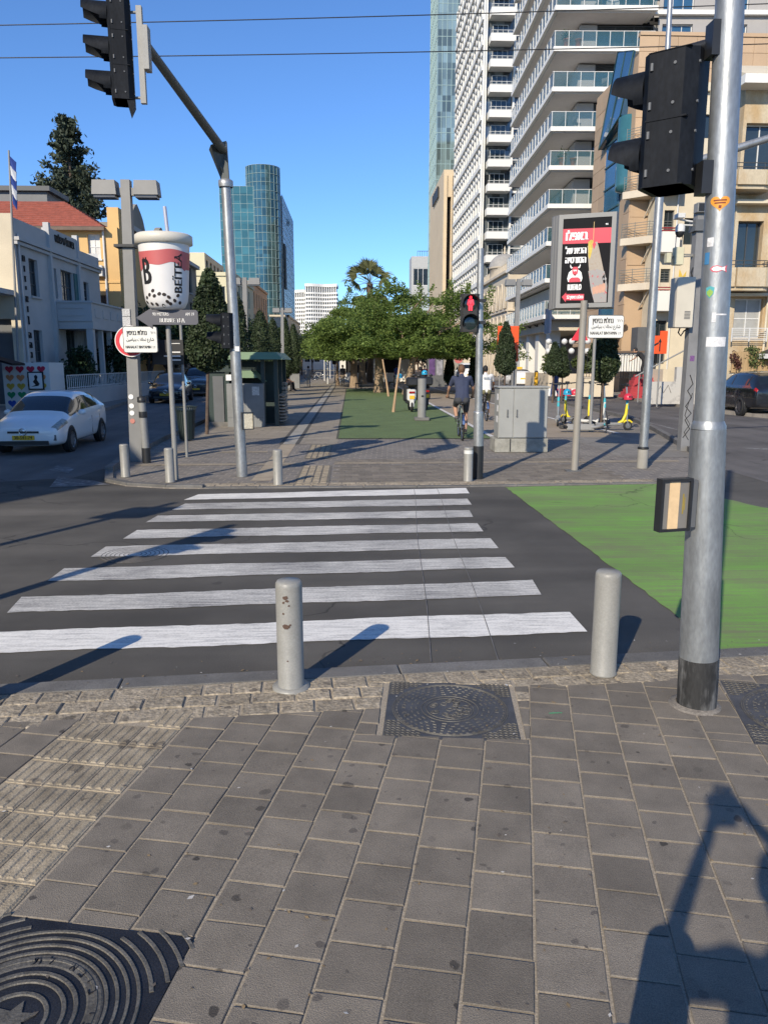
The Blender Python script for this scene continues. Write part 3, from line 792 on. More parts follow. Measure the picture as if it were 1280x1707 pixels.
for k, ch in enumerate('ההגנה'): F.put('letter', up(text_mb(ch, .42, depth=.03)), BLK, x=.75, y=-.04, z=3.15-.42*k)
G_ = Face(b, -14, 0, 0)
G_.wall(14, 0, 8.05, [(10.6,.2,3.0,3.6)], PL_CREAM)
G_.put('garage_door', MB().box(10.6,.3,.2,13.6,.34,3.8), GREYD)
G_.put('canopy', MB().box(10,-1.6,4.75,13.9,.0,4.95), PL_TRIM)
obj('roof', MB().box(-14,.1,7.3,-.1,11,7.55), PL_GREY, b)
Face(b, 0, 11, rad(180)).wall(14, 0, 7.9, [], PL_GREY)
# porch with balcony on top
p = MB(); p.box(0.02,3.9,3.55,1.75,8.9,3.9); p.box(1.4,3.95,.9,1.7,4.3,3.55); p.box(1.4,8.5,.9,1.7,8.85,3.55); p.box(1.4,5.6,.9,1.62,5.8,3.55); p.box(1.4,7.0,.9,1.62,7.2,3.55)
p.box(.02,3.9,0,1.75,8.9,.9)
obj('porch', p, PL_GREY, b)
p = MB(); p.box(.02,3.85,3.9,1.6,4.0,4.75); p.box(1.6,3.85,3.9,1.75,8.95,4.75); p.box(.02,3.8,4.75,1.82,9.0,4.84)
p.box(.3,3.82,4.15,1.4,3.85,4.2); p.box(.3,3.82,4.5,1.4,3.85,4.55)
for k in range(4): p.box(1.75,4.3+1.2*k,4.1,1.78,5.1+1.2*k,4.5)
obj('balcony', p, PL_TRIM, b)
fp = thing('flag_pole', 'thin flag pole with a furled blue and white flag by the grey house', 'flag pole', (-13.6, 33.5, 0))
obj('pole', MB().cyl((-.45,0,0),(0,0,10.3),.06,.035), GREYP, fp)
f = MB()
for k in range(5): f.add([(0,-.02,10.1-k*.36),(.20-.02*k,.1,9.9-k*.36),(.18-.02*k,.05,9.5-k*.36),(-.02,0,9.72-k*.36),(.0,.08,10.1-k*.36),(.18-.02*k,.2,9.9-k*.36),(.15-.02*k,.15,9.5-k*.36),(-.02,.1,9.72-k*.36)], [(0,1,2,3),(7,6,5,4),(0,4,5,1),(1,5,6,2),(2,6,7,3),(3,7,4,0)], m=k % 2)
obj('flag', f, [M('blue flag cloth', (.03,.06,.25), rough=.9), M('white flag cloth', (.7,.7,.7), rough=.9)], fp)
# heart-painted kiosk wall, framed picture, awning
hk = thing('painted_booth', 'white street booth painted with rows of coloured hearts at the left edge of the photo', 'booth', (-14.0, 32, 0))
obj('wall', MB().box(0,0,0,1.85,1.6,1.98), PL_WHITE, hk)
def heart(cx, cz, s_):
    P = []
    for k in range(24):
        t = 2*math.pi*k/24; P.append((cx+s_*.0625*16*math.sin(t)**3, cz+s_*.0625*(13*math.cos(t)-5*math.cos(2*t)-2*math.cos(3*t)-math.cos(4*t))))
    return P
for r, (c, nm) in enumerate((((.5,.02,.06),'red'), ((.6,.25,.1),'orange'), ((.55,.38,.05),'yellow'), ((.02,.25,.1),'green'), ((.03,.08,.4),'blue'))):
    for k in range(4):
        obj('heart', MB().ext(heart(.28+.42*k, 1.72-.34*r, .16), (0,-.012,0), (1,0,0), (0,0,1), .01), M('heart '+nm, c, rough=.8), hk)
pic = thing('framed_picture', 'black framed picture leaning on the booth of hearts', 'picture', (-13.0, 31.93, .9))
obj('frame', MB().box(0,0,0,.62,.05,.72), BLACK, pic); obj('print', MB().box(.05,-.006,.05,.57,0,.67), WHITE, pic)
obj('figure', MB().ext([(.12,.12),(.3,.2),(.2,.32),(.28,.42),(.26,.55),(.34,.6),(.4,.52),(.36,.4),(.46,.24),(.4,.16)], (0,-.012,0), (1,0,0), (0,0,1), .004), BLK, pic)
aw = thing('shop_awning', 'dark sloping awning at the far left edge beside the booth', 'awning', (-14.6, 30.6, 0))
obj('canopy', MB().add([(0,0,2.4),(1.6,0,1.95),(1.6,1.2,1.95),(0,1.2,2.4),(0,0,2.32),(1.6,0,1.87),(1.6,1.2,1.87),(0,1.2,2.32)], [(0,1,2,3),(7,6,5,4),(0,4,5,1),(1,5,6,2),(2,6,7,3),(3,7,4,0)]), NAVY, aw)
obj('post', MB().box(.1,.1,0,.16,.16,2.3), BLACK, aw)
# low wall with white railing in front
ww = thing('garden_wall', 'low grey rendered wall with a white bar railing along the left pavement', 'wall', (-11.9, 33.2, 0))
obj('wall', MB().box(-.15,0,0,.15,17,.85), PL_GREY, ww)
rb = rail(17, .62, n=70, top=.04, bar=.014)
obj('railing', rb, FRAMEW, ww, loc=(0,0,.85), rz=rad(90))
# ---- yellow house with red tiled roof
b = thing('yellow_house', 'sunlit ochre house with a hipped red tiled roof', 'building', (-23, 48, 0))
F = Face(b, 0, 0, 0)
hw = [(7.6,7.95,.72,1.42), (8.1,4.6,.5,1.3), (3.,7.9,.8,1.5)]
F.wall(9.35, 0, 9.75, hw, PL_YEL)
F.window(*hw[0], FRAMEW, gm=M('drawn white blind', (.62,.62,.6), rough=.7), nx=2, nz=2, sill=FRAMEW); F.window(*hw[1], WOODB, gm=WOODB); F.window(*hw[2], FRAMEW)
F.put('string_course', MB().box(0,-.06,0,9.35,0,.1), PL_YEL, z=6.6)
F.put('downpipe', MB().cyl((8.55,-.1,0),(8.55,-.1,9.6),.06), FRAMEW)
F.put('chimney_stack', MB().box(8.75,.2,0,9.42,1.2,10.9), PL_YEL)
Face(b, 9.35, 0, rad(90)).wall(10, 0, 9.75, [], PL_YEL)
r_ = MB(); x0, x1, y0, y1, ze, zr = -8.5, 8.7, -.5, 11, 9.72, 12.1
rg = [(-4., 5.0, zr), (4.7, 5.0, zr)]
r_.quad((x0,y0,ze),(x1,y0,ze),rg[1],rg[0]); r_.quad((x1,y0,ze),(x1,y1,ze),rg[1]); r_.quad((x1,y1,ze),(x0,y1,ze),rg[0],rg[1]); r_.quad((x0,y1,ze),(x0,y0,ze),rg[0])
for k in range(1, 13):                      # rows of tiles as real steps
    t = k/13; t2 = t-.012
    for (A, B, C_, D) in (((x0,y0,ze),(x1,y0,ze),rg[0],rg[1]), ((x1,y0,ze),(x1,y1,ze),rg[1],rg[1])):
        A, B, C_, D = map(Vector, (A, B, C_, D)); l = A.lerp(C_, t); r2 = B.lerp(D, t); l2 = A.lerp(C_, t2); r3 = B.lerp(D, t2); h = Vector((0,-.02,.05))
        r_.quad(l2+h, r3+h, r2, l); r_.quad(l2, r3, r3+h, l2+h)
obj('roof', r_, TILER, b)
obj('eaves', MB().box(-.52,-.55,9.5,8.75,-.4,9.7), WOODB, b)
# ---- ornate grey house
b = thing('ornate_house', 'weathered grey ornate house with curved gables behind the cup sign', 'building', (-14.2, 51.3, 0))
F = Face(b, 0, 0, rad(90))
hl = [(1.5+3.6*k, z, 1.3, 2.2) for k in range(6) for z in (1.5, 5.0, 8.0)]
F.wall(23, 0, 10.6, hl, PL_GRN)
for h in hl: F.window(*h, FRAMED, nx=2, sill=PL_TRIM)
for gx, gw, gh in ((1.6,3.6,1.7), (8.4,3.2,1.3), (16.,3.4,1.2)):
    P = [(0,0),(gw,0),(gw,.3)]+[(gw-gw/2*t+.0, .3+(gh-.3)*t**.6) for t in (.25,.5,.75)]+[(gw/2,gh)]+[(gw/2-gw/2*t, gh-(gh-.3)*t**1.6) for t in (.25,.5,.75)]+[(0,.3)]
    F.put('gable', MB().ext(P, (gx,.35,10.6), (1,0,0), (0,0,1), .4), PL_GRN)
F.put('cornice', MB().box(0,-.35,10.3,23,0,10.6), PL_TRIM)
for x in (3.5, 12.): F.put('balcony', MB().box(x,-1.1,4.3,x+4,0,4.5).box(x,-1.1,4.5,x+4,-1.0,5.3), PL_GRN)
Face(b, -9, 0, 0).wall(9, 0, 10.6, [], PL_GRN)
obj('roof', MB().box(-9,.1,10.2,-.1,23,10.45), PL_GRN, b)
# ---- small houses farther along the left side
def block(name, label, x, y, w_, d, h, mat, front=(), side=(), fm=FRAMEW, cat='building', right=True, nx=2, parapet=None, nz=1):
    b = thing(name, label, cat, (x, y, 0))
    F = Face(b, 0, 0, 0); F.wall(w_, 0, h, front, mat)
    for k in front: F.window(*k, fm, nx=nx, nz=nz)
    S = Face(b, w_, 0, rad(90)) if right else Face(b, 0, d, rad(-90))
    S.wall(d, 0, h, side, mat)
    for k in side: S.window(*k, fm, nx=nx, nz=nz)
    O = Face(b, 0, d, rad(-90)) if right else Face(b, w_, 0, rad(90))
    O.wall(d, 0, h, [], mat)
    obj('roof', MB().box(.05,.05,h-.3,w_-.05,d,h-.05), mat, b)
    if parapet: obj('parapet', MB().box(-.15,-.15,h,w_+.15,.2,h+parapet).box(w_-.2,-.15,h,w_+.15,d,h+parapet) if right else MB().box(-.15,-.15,h,w_+.15,.2,h+parapet).box(-.15,-.15,h,.2,d,h+parapet), mat, b)
    return b
block('pale_house', 'pale yellow flat roofed house with one tall gridded window behind the signal pole', -17, 80, 5.3, 16, 10.4, PL_PALE, [(2.6,6.3,1.9,3.1)], [(1+2.6*k,z,1.2,1.9) for k in range(5) for z in (2,5.5,8)], nx=3, nz=2, parapet=.35)
block('cream_apartment_house', 'cream tall plain house peeking above the cypress tops', -24, 110, 4.2, 16, 16.6, PL_PALE, [], [(1+3*k,z,1.6,1.8) for k in range(5) for z in (4,7.5,11,14)], fm=FRAMED)
block('orange_house', 'narrow orange house with a shaded flank of tall windows', -16.6, 110, 3.1, 19, 12.6, PL_OR, [(.4,7.,1.4,1.6)], [(1.2+3*k,z,1.1,2.2) for k in range(6) for z in (3,6.4,9.4)], parapet=.3)
block('beige_house', 'low beige house with a balcony, far along the left side', -13.6, 134, 3, 30, 9.5, PL_CREAM, [], [(1.2+3*k,z,1.1,2) for k in range(9) for z in (2.5,6)], parapet=.3)
block('grey_shop_house', 'grey house wall half hidden behind the cypress row', -15.2, 97, 2.4, 12, 8.2, PL_GRN, [], [(1+3*k,z,1.2,1.8) for k in range(3) for z in (2.5,5.5)])

# ---- glass tower
def curtain(name, col, seed, rough=.06, dark=.25, scale=1., pw=1.5, ph=1.6):
    """glazing whose panes differ slightly, one value per pane"""
    m = M(name, col, rough=rough, var=.18, sc=.12, spec=1.0, metal=.35)
    t = m.node_tree; N = t.nodes; L = t.links; p = N['Principled BSDF']
    src = p.inputs['Base Color'].links[0].from_socket
    geo = N.new('ShaderNodeNewGeometry'); vm = N.new('ShaderNodeVectorMath'); vm.operation = 'SNAP'; vm.inputs[1].default_value = (pw, pw, ph)
    L.new(geo.outputs['Position'], vm.inputs[0])
    wn = N.new('ShaderNodeTexWhiteNoise'); L.new(vm.outputs[0], wn.inputs['Vector'])
    mr = N.new('ShaderNodeMapRange'); mr.inputs['To Min'].default_value = 1-dark; mr.inputs['To Max'].default_value = 1+dark; L.new(wn.outputs['Value'], mr.inputs['Value'])
    mx = N.new('ShaderNodeMix'); mx.data_type = 'RGBA'; mx.blend_type = 'MULTIPLY'; mx.inputs['Factor'].default_value = 1
    L.new(src, mx.inputs[6]); L.new(mr.outputs[0], mx.inputs[7]); L.new(mx.outputs[2], p.inputs['Base Color'])
    return m
CURT = curtain('teal curtain glazing', (.055,.155,.150), 1)
CURTD = curtain('dark teal glazing', (.04,.10,.115), 2, dark=.4)
CURTS = curtain('grey side glazing', (.42,.46,.56), 3, rough=.25, dark=.12)
MULL = M('pale mullion', (.26,.37,.37), rough=.5, var=.05)
b = thing('glass_tower', 'teal glass office tower with a round corner turret', 'tower', (-28.6, 180, 0))
def grid_face(F, W, z0, z1, pw, ph, gm, mm, y=0., bar=.09, name='glazing'):
    F.put(name, MB().quad((0,y,z0),(W,y,z0),(W,y,z1),(0,y,z1)), gm)
    k = MB(); nx = max(1, round(W/pw)); nz = max(1, round((z1-z0)/ph))
    for i in range(nx+1): k.box(W*i/nx-bar/2,y-.07,z0,W*i/nx+bar/2,y+.01,z1)
    for j in range(nz+1): k.box(0,y-.05,z0+(z1-z0)*j/nz-bar/2,W,y+.01,z0+(z1-z0)*j/nz+bar/2)
    F.put('mullions', k, mm, kind='stuff')
F = Face(b, 0, 0, 0); grid_face(F, 9.0, 0, 39.8, 1.5, 1.8, CURT, MULL, bar=.06)
S = Face(b, 13.0, 6.9, rad(90)); grid_face(S, 34, 0, 39.5, 2.2, 1.8, CURTS, MULL, bar=.12)
S.put('painted_recess', MB().box(1,-.3,19,5,.1,29), DARK)  # dark box proud of the glazing, its colour standing in for a recess
t_ = MB(); n = 48
t_.lathe([(3.75,0),(3.75,44.2),(0,44.2)], (9.2,3.3,0), n=n, sm=False); obj('turret', t_, CURTD, b)
t_ = MB()
for k in range(n//2):
    a = 2*math.pi*k/(n//2); t_.cyl((9.2+3.78*math.cos(a),3.3+3.78*math.sin(a),0),(9.2+3.78*math.cos(a),3.3+3.78*math.sin(a),44.3),.05,n=4,caps=False)
for j in range(26): t_.tube([(9.2+3.8*math.cos(2*math.pi*k/48),3.3+3.8*math.sin(2*math.pi*k/48),j*1.77) for k in range(48)], .055, n=4, closed=True)
obj('mullions', t_, MULL, b, kind='stuff')
obj('body', MB().box(.1,.1,0,8.8,9,39.3).box(.1,6.9,0,12.9,41,39.3), CURTS, b)
obj('lettering', MB().ext([(0,0),(2.2,0),(2.2,.7),(0,.7)], (13.15,24,36), (0,1,0), (0,0,1), .1).ext([(0,0),(1.2,0),(1.2,1.6),(0,1.6)], (13.15,20,35), (0,1,0), (0,0,1), .1), BLK, b)
# ---- far twin towers with wavy balconies
def wavy(name, label, x, y, w_, d, h, ph):
    b = thing(name, label, 'tower', (x, y, 0)); N_ = 40
    def outline(off):
        P = []
        for k in range(N_+1):
            u = w_*k/N_; P.append((u, -2.2*math.sin(u/w_*2*math.pi+ph)-off))
        return P+[(w_+off, d), (-off, d)]
    obj('core', MB().prism(outline(-1.2), 0, h), M('far tower glazing', (.23,.26,.29), rough=.3, var=.15, sc=.1), b)
    for j in range(int(h/2.9)): obj('balcony', MB().prism(outline(.6), j*2.9, j*2.9+1.15), SLABW, b)
    rbs = MB()
    for k in range(14): u = w_*(k+.5)/14; rbs.box(u-.25, -2.2*math.sin(u/w_*2*math.pi+ph)-.55, 0, u+.25, 3, h)
    obj('ribs', rbs, SLABW, b)
    obj('roof', MB().prism(outline(.8), h, h+2), SLABW, b)
wavy('white_tower', 'far white apartment tower with rounded banded balconies, the taller and right one of two', -34.5, 600, 24, 18, 57.5, .6)
wavy('white_tower', 'far white apartment tower behind the teal tower, the lower and left one of two', -52, 610, 20, 18, 54, 2.6)

# ================================================================ RIGHT SIDE
# ---- weathered corner house (nearest)
b = thing('weathered_house', 'stained cream house with rounded balconies behind the thick steel pole', 'building', (16.9, 35, 0))
F = Face(b, 0, 0, 0)
op = [(.55,.2,1.3,1.9), (.35,3.3,1.6,1.5), (.1,6.1,1.1,2.0), (.1,9.9,1.2,2.2)]
F.wall(12, 0, 13.9, [(.3,3.05,1.3,1.75), (.15,6.0,1.15,2.1), (.15,10.0,1.5,2.1)], PL_STAIN, d=.35)
F.window(.3,3.05,1.3,1.75, FRAMEW, gm=M('grey shutter slats', (.33,.33,.31), rough=.6), nx=2, nz=2, y=.2)
F.window(.15,6.0,1.15,2.1, FRAMED, y=.3); F.window(.15,10.0,1.5,2.1, FRAMEW, y=.3)
S = Face(b, 0, 2.2, rad(-90)); S.wall(2.2, 0, 13.9, [], PL_STAIN); Face(b, 12, 2.2, rad(180)).wall(12, 0, 13.9, [], PL_STAIN)
def round_balc(x0, x1, z, dp, hgt, open_rail=False):
    P = [(x0, 0), (x1, 0), (x1, -dp*.4)]+[(x1-.5*dp*(1-math.cos(a)), -dp*.4-.6*dp*math.sin(a)) for a in (.5,1.,1.4)]+[(x0+.3,-dp),(x0,-dp*.8)]
    return P
for i, (x0, x1, z, dp, hh) in enumerate(((-.9,1.05,9.2,1.1,.75), (-.6,1.4,4.05+1.0,1.1,.95))):
    P = round_balc(x0, x1, z, dp, hh)
    q = MB(); q.prism(P, z, z+.16)
    for a, c in zip(P[1:], P[2:]+P[:1]):
        d_ = Vector((c[0]-a[0], c[1]-a[1])); 
        if d_.length < .02: continue
        n_ = Vector((-d_[1], d_[0])).normalized()*.12
        q.prism([a, c, (c[0]+n_[0], c[1]+n_[1]), (a[0]+n_[0], a[1]+n_[1])], z+.16, z+hh)
    F.put('balcony', q, PL_STAIN)
    rr = MB()
    for hz in (.14,.3): rr.tube([(p[0], p[1]+.06, z+hh+hz) for p in P[1:]], .02, n=6)
    for p in P[1:]: rr.cyl((p[0],p[1]+.06,z+hh),(p[0],p[1]+.06,z+hh+.3),.015,n=5)
    F.put('railing', rr, FRAMED)
F.put('ledge', MB().box(-.7,-.6,5.85,12,0,5.98).box(-.2,-.5,8.75,12,0,8.9).box(-.2,-.5,4.88,12,0,5.0), PL_CREAM)
F.put('eave', MB().box(-.5,-.9,13.4,12,.0,13.75), SLABW)
F.put('roof', MB().add([(-.5,-.9,13.75),(12,-.9,13.75),(12,2.4,15.2),(-.5,2.4,15.2),(-.5,2.4,13.75),(12,2.4,13.75)], [(0,1,2,3),(1,5,2),(0,3,4),(3,2,5,4)]), PL_CREAM)
F.put('railing', rail(1.6,.6,n=5,horiz=True), FRAMEW, x=.1, y=-.35, z=2.9)
F.put('drainpipe', MB().cyl((1.75,-.08,0),(1.75,-.08,13),.05), PL_CREAM)
F.put('bamboo_screen', MB().box(-.3,-1.4,1.55,8,-1.35,2.45), M('reed screen', (.36,.25,.13), rough=.9, var=.3, sc=6, stretch=(9,9,.3)))
F.put('planter_wall', MB().box(-.4,-1.7,0,8,-1.3,1.5), PL_CREAM)
ac = thing('air_conditioner', 'white air conditioner unit on the ledge of the stained cream house', 'air conditioner', (17.25, 34.6, 5.0))
obj('case', MB().bbox(0,0,.04,.75,.3,.6,.02), FRAMEW, ac); obj('grille', MB().lathe([(.0,-.01),(.2,-.01),(.22,.0),(.22,.02)], (.45,0,.32), n=20, axis='y'), GREYD, ac)
obj('bracket', MB().box(.05,-.02,-.02,.1,.3,.04).box(.65,-.02,-.02,.7,.3,.04), BLACK, ac)
um = thing('cafe_umbrella', 'black cafe parasol with a white rim at the right edge of the photo', 'parasol', (19.2, 33.6, 0))
obj('pole', MB().cyl((0,0,0),(0,0,2.9),.03), BLACK, um)
u_ = MB()
for k in range(8):
    a, c = 2*math.pi*k/8, 2*math.pi*(k+1)/8
    A = (1.5*math.cos(a),1.5*math.sin(a),2.35); B = (1.5*math.cos(c),1.5*math.sin(c),2.35)
    u_.quad(A,B,(0,0,2.95)); u_.quad((A[0],A[1],2.15),(B[0],B[1],2.15),B,A,m=1)
obj('canopy', u_, [BLACK, M('white parasol rim', (.6,.6,.58), rough=.9)], um)
# ---- cream house with red-railed balconies
b = thing('cream_house', 'cream flat fronted house with small balconies topped by red rails', 'building', (17.71, 48.4, -.2)); b.scale = (1.1,1.1,1.1)
F = Face(b, 0, 0, 0)
ho = [(1.15,z,.55,2.0) for z in (5.1,8.2,11.3)]+[(2.4,13.9,1.1,1.2), (2.3,8.4,1.0,1.4), (2.3,4.6,1.0,1.4), (1.0,1.9,.7,2.4), (6,13.9,1.1,1.2), (6,8.4,1.1,1.3)]
F.wall(9.3, 0, 16.6, ho, PL_CREAM, x0=.72)
for h in ho: F.window(*h, FRAMED, nx=2)
for z in (7.0, 10.1, 13.2):
    F.put('balcony', MB().box(.75,-.9,z-.12,1.75,0,z).box(.75,-.9,z,1.75,-.8,z+.95).box(.75,-.8,z,.85,0,z+.95), PL_WHITE, z=-2.1)
    F.put('railing', MB().box(.72,-.93,z+.97,1.78,-.78,z+1.02).box(.72,-.93,z+1.1,1.78,-.78,z+1.15), M('red rail', (.28,.03,.035), rough=.6), z=-2.1)
F.put('cornice', MB().box(.7,-.25,16.2,10,0,16.6).box(.7,-.12,12.6,10,0,12.75), PL_CREAM)
F.put('downpipe', MB().cyl((1.85,-.06,0),(1.85,-.06,15),.045), FRAMEW)
F.put('mural', MB().ext([(0,0),(.25,.05),(.3,.7),(.1,.9),(-.02,.5)], (2.0,-.012,5.0), (1,0,0), (0,0,1), .008).ext([(.1,.9),(.3,.7),(.5,1.3),(.6,2.0),(.4,1.7),(.2,2.1),(.15,1.4)], (2.0,-.02,5.0), (1,0,0), (0,0,1), .008, m=1),
      [M('turquoise wall paint', (.15,.5,.58), rough=.9), M('yellow wall paint', (.6,.42,.07), rough=.9)])
S = Face(b, .72, 1.3, rad(-90)); S.wall(1.3, 0, 16.6, [], PL_CREAM)
obj('roof', MB().box(0.8,.05,16.1,10,1.3,16.4), PL_CREAM, b)
obj('shop_front', MB().box(-.3,-1.0,.2,.7,-.02,3.9), GREYD, b)
obj('porch', MB().box(-2.4,-1.6,1.5,-.2,-1.5,2.5), PL_WHITE, b)
for k in range(9): obj('slat', MB().box(-2.35+.24*k,-1.66,1.5,-2.20+.24*k,-1.6,2.5), PL_WHITE, b)
obj('porch_roof', MB().box(-2.5,-1.8,2.5,-.1,.0,2.6), WOODB, b)
# stairs, retaining walls
b = thing('red_stairs', 'short flight of red steps up from the right pavement', 'stairs', (14.4, 40.2, .13))
for k in range(8): obj('step', MB().box(.1+.11*k,.1+.16*k,.15*k,1.75,1.6,.15*(k+1)), M('red painted concrete', (.36,.04,.05), rough=.8, var=.15), b)
obj('cheek_wall', MB().box(1.76,-.2,0,2.0,1.6,1.5), PL_CREAM, b)
b = thing('retaining_wall', 'low cream rendered retaining wall left of the red steps', 'wall', (12.0, 42.2, .13))
obj('wall', MB().box(.7,0,0,2.35,.3,1.0).box(1.9,-.0,1.0,2.35,.3,1.28), PL_CREAM, b)
obj('coping', MB().box(.66,-.04,1.0,1.88,.34,1.05), PL_STONE, b)
b = thing('boundary_wall', 'white patchy plastered wall with graffiti behind the square post', 'wall', (13.5, 34.6, .13))
obj('wall', MB().box(0,0,0,1.1,.25,1.0).box(1.1,0,0,2.6,.25,1.65), M('patchy white plaster', (.58,.56,.51), rough=.9, var=.2, sc=2.2, col2=(.22,.21,.2), thr=(.55,.7)), b)
obj('scrawl', MB().tube([(.25,-.012,.55),(.4,-.012,.8),(.55,-.012,.5),(.75,-.012,.85),(.9,-.012,.5)], .012, n=4), BLK, b)
b = thing('stair_handrail', 'grey sloping handrail above the white patchy wall', 'handrail', (13.3, 36.2, .13))
obj('rail', MB().cyl((0,0,1.2),(3.2,0,2.9),.035), GREYP, b); obj('post', MB().cyl((.2,0,0),(.2,0,1.3),.03), GREYP, b); obj('post', MB().cyl((2.6,0,0),(2.6,0,2.55),.03), GREYP, b)

# ---- tan stone block with blue glazing
JT = rad(0)
b = thing('stone_clad_block', 'tan stone clad block with a blue glazed bay and angled balconies', 'building', (17.4, 50, 0))
def tiles_on(F, x0, x1, z0, z1, tw_, th_, mat, y=-.05, cap=90):
    """cladding panels with open joints"""
    nx = max(1, round((x1-x0)/tw_)); nz = max(1, round((z1-z0)/th_)); W_ = (x1-x0)/nx; H_ = (z1-z0)/nz
    me = MB().bbox(.008,y,.008,W_-.008,0,H_-.008,.008).mesh('cladding_panel', mat)
    for i in range(nx):
        for j in range(nz): F.put('cladding_panel', me, x=x0+i*W_, z=z0+j*H_)
F = Face(b, 0, 0, 0)
PLT2 = M('tan stone panel', (.45,.32,.205), rough=.7, var=.06, sc=.5, fine=.06, fsc=30, orand=.08)
F.wall(14, 0, 21.2, [(1.2,z,1.6,2.2) for z in (2.2,5.0,7.9,10.7,13.6)]+[(3.6+3*k,16.0,1.8,1.5) for k in range(4)], PL_TAN, d=.3)
for z in (2.2,5.0,7.9,10.7,13.6): F.window(1.2,z,1.6,2.2, FRAMED, gm=GLASSB)
for k in range(4): F.window(3.6+3*k,16.0,1.8,1.5, FRAMED)
tiles_on(F, 0, 14, 17.7, 21.2, 1.15, .88, PLT2)
tiles_on(F, 0, 1.15, 8, 17.6, 1.15, .95, PLT2)
F.put('parapet', MB().box(0,-.12,21.2,14,.3,21.4), PL_TAN)
S = Face(b, 0, 8, rad(-90)); S.wall(8, 0, 20.2, [], PL_TAN)
tiles_on(S, 6.9, 8, 0, 14, 1.1, .95, PLT2); tiles_on(S, 0, 2.8, 0, 19.8, 1.4, .95, PLT2)
# blue glazed bay on the street side, sloped head
S.put('glazing', MB().box(3.0,-.10,1.8,6.0,0,16.2).add([(2.4,-.45,16.2),(6.5,-.45,17.2),(6.5,0,17.2),(2.4,0,16.2),(4.4,-.12,21.6),(7.4,-.12,20.6),(7.4,0,20.6),(4.4,0,21.6)], [(0,1,5,4),(1,2,6,5),(2,3,7,6),(3,0,4,7),(3,2,1,0),(4,5,6,7)]), GLASSB)
ml = MB()
for k in range(11): ml.box(2.95,-.16,2+1.42*k,6.05,-.08,2.1+1.42*k)
ml.tube([(2.4,-.45,16.2),(6.5,-.45,17.2),(7.4,-.12,20.6),(4.4,-.12,21.6)], .05, n=4, closed=True); ml.tube([(4.4,-.45,16.7),(5.9,-.12,21.1)], .04, n=4)
S.put('mullions', ml, M('green window bars', (.03,.075,.075), rough=.5))
S.put('oriel', MB().lathe([(.0,12.4),(.75,12.7),(.8,13),(.8,17),(.7,17.1)], (6.6,.25,0), n=20), M('green glazing', (.035,.12,.14), rough=.08, spec=.9))
for z in (6.4, 9.15, 11.9, 14.65):
    P = [(-.55,0), (-.55,-.15), (.75,-1.5), (2.4,-1.5), (2.4,0)]
    F.put('balcony', MB().prism(P, z, z+.42), PL_STONE)
    r1 = MB()
    for k in range(6):
        zz = z+.5+.15*k; r1.tube([(-.5,-.15,zz),(.75,-1.45,zz),(2.35,-1.45,zz)], .018, n=5)
    for (x, y) in ((-.5,-.17),(.1,-.8),(.75,-1.45),(1.5,-1.45),(2.35,-1.45)): r1.cyl((x,y,z+.42),(x,y,z+1.3),.022,n=5)
    F.put('railing', r1, M('grey green rail', (.16,.17,.16), rough=.5))
    F.put('brace', MB().cyl((1.0,-1.3,z),(.9,0,z-1.1),.05,n=6), PL_STONE)
obj('roof', MB().box(.1,.1,19.5,14,8,19.9), PL_TAN, b)
S.put('entrance_canopy', MB().add([(4.4,-2.2,3.2),(8.6,-2.2,3.2),(8.6,0,4.6),(4.4,0,4.6),(4.4,-2.2,3.0),(8.6,-2.2,3.0),(8.6,0,4.4),(4.4,0,4.4)], [(0,1,2,3),(7,6,5,4),(0,4,5,1),(1,5,6,2),(2,6,7,3),(3,7,4,0)]), PL_TAN)
fence = thing('iron_fence', 'thin black iron fence on the wall below the stone clad block', 'fence', (12.9, 43.5, 1.1))
obj('railing', rail(4.2, 1.3, n=28), BLACK, fence)

# ---- apartment tower with deep balconies
b = thing('balcony_apartment_tower', 'white slab apartment tower with deep glass railed balconies wrapping its corner', 'building', (15.15, 62, 0), rz=rad(-1.9))
zs = [5.28+2.76*k for k in range(13)]
core = Face(b, 2.4, 2.1, 0)
GSTONE = M('grey stone cladding', (.36,.345,.33), rough=.8, var=.08, sc=.5, fine=.06, fsc=30, orand=.06)
ztop = zs[-1]+2.76
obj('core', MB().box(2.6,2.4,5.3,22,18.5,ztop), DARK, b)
for k, z in enumerate(zs):
    hol = [(1.35,.45,3.9,1.95)]
    w1 = wall_mb(1.3, .42, 2.64, []); w1.merge(wall_mb(14, .42, 2.64, [], x0=5.6))
    core.put('wall', w1, GSTONE, z=z)
    core.window(1.35, z+.42, 4.2, 2.2, FRAMED, nx=3, y=.1)
    sd_ = Face(b, 2.4, 18.5, rad(-90))
    sd_.put('wall', wall_mb(16.4, .42, 2.64, [(1+3.4*i,.5,2.4,1.85) for i in range(4)]), GSTONE, z=z)
    for i in range(4): sd_.window(1+3.4*i, z+.5, 2.4, 1.85, FRAMED, nx=2)
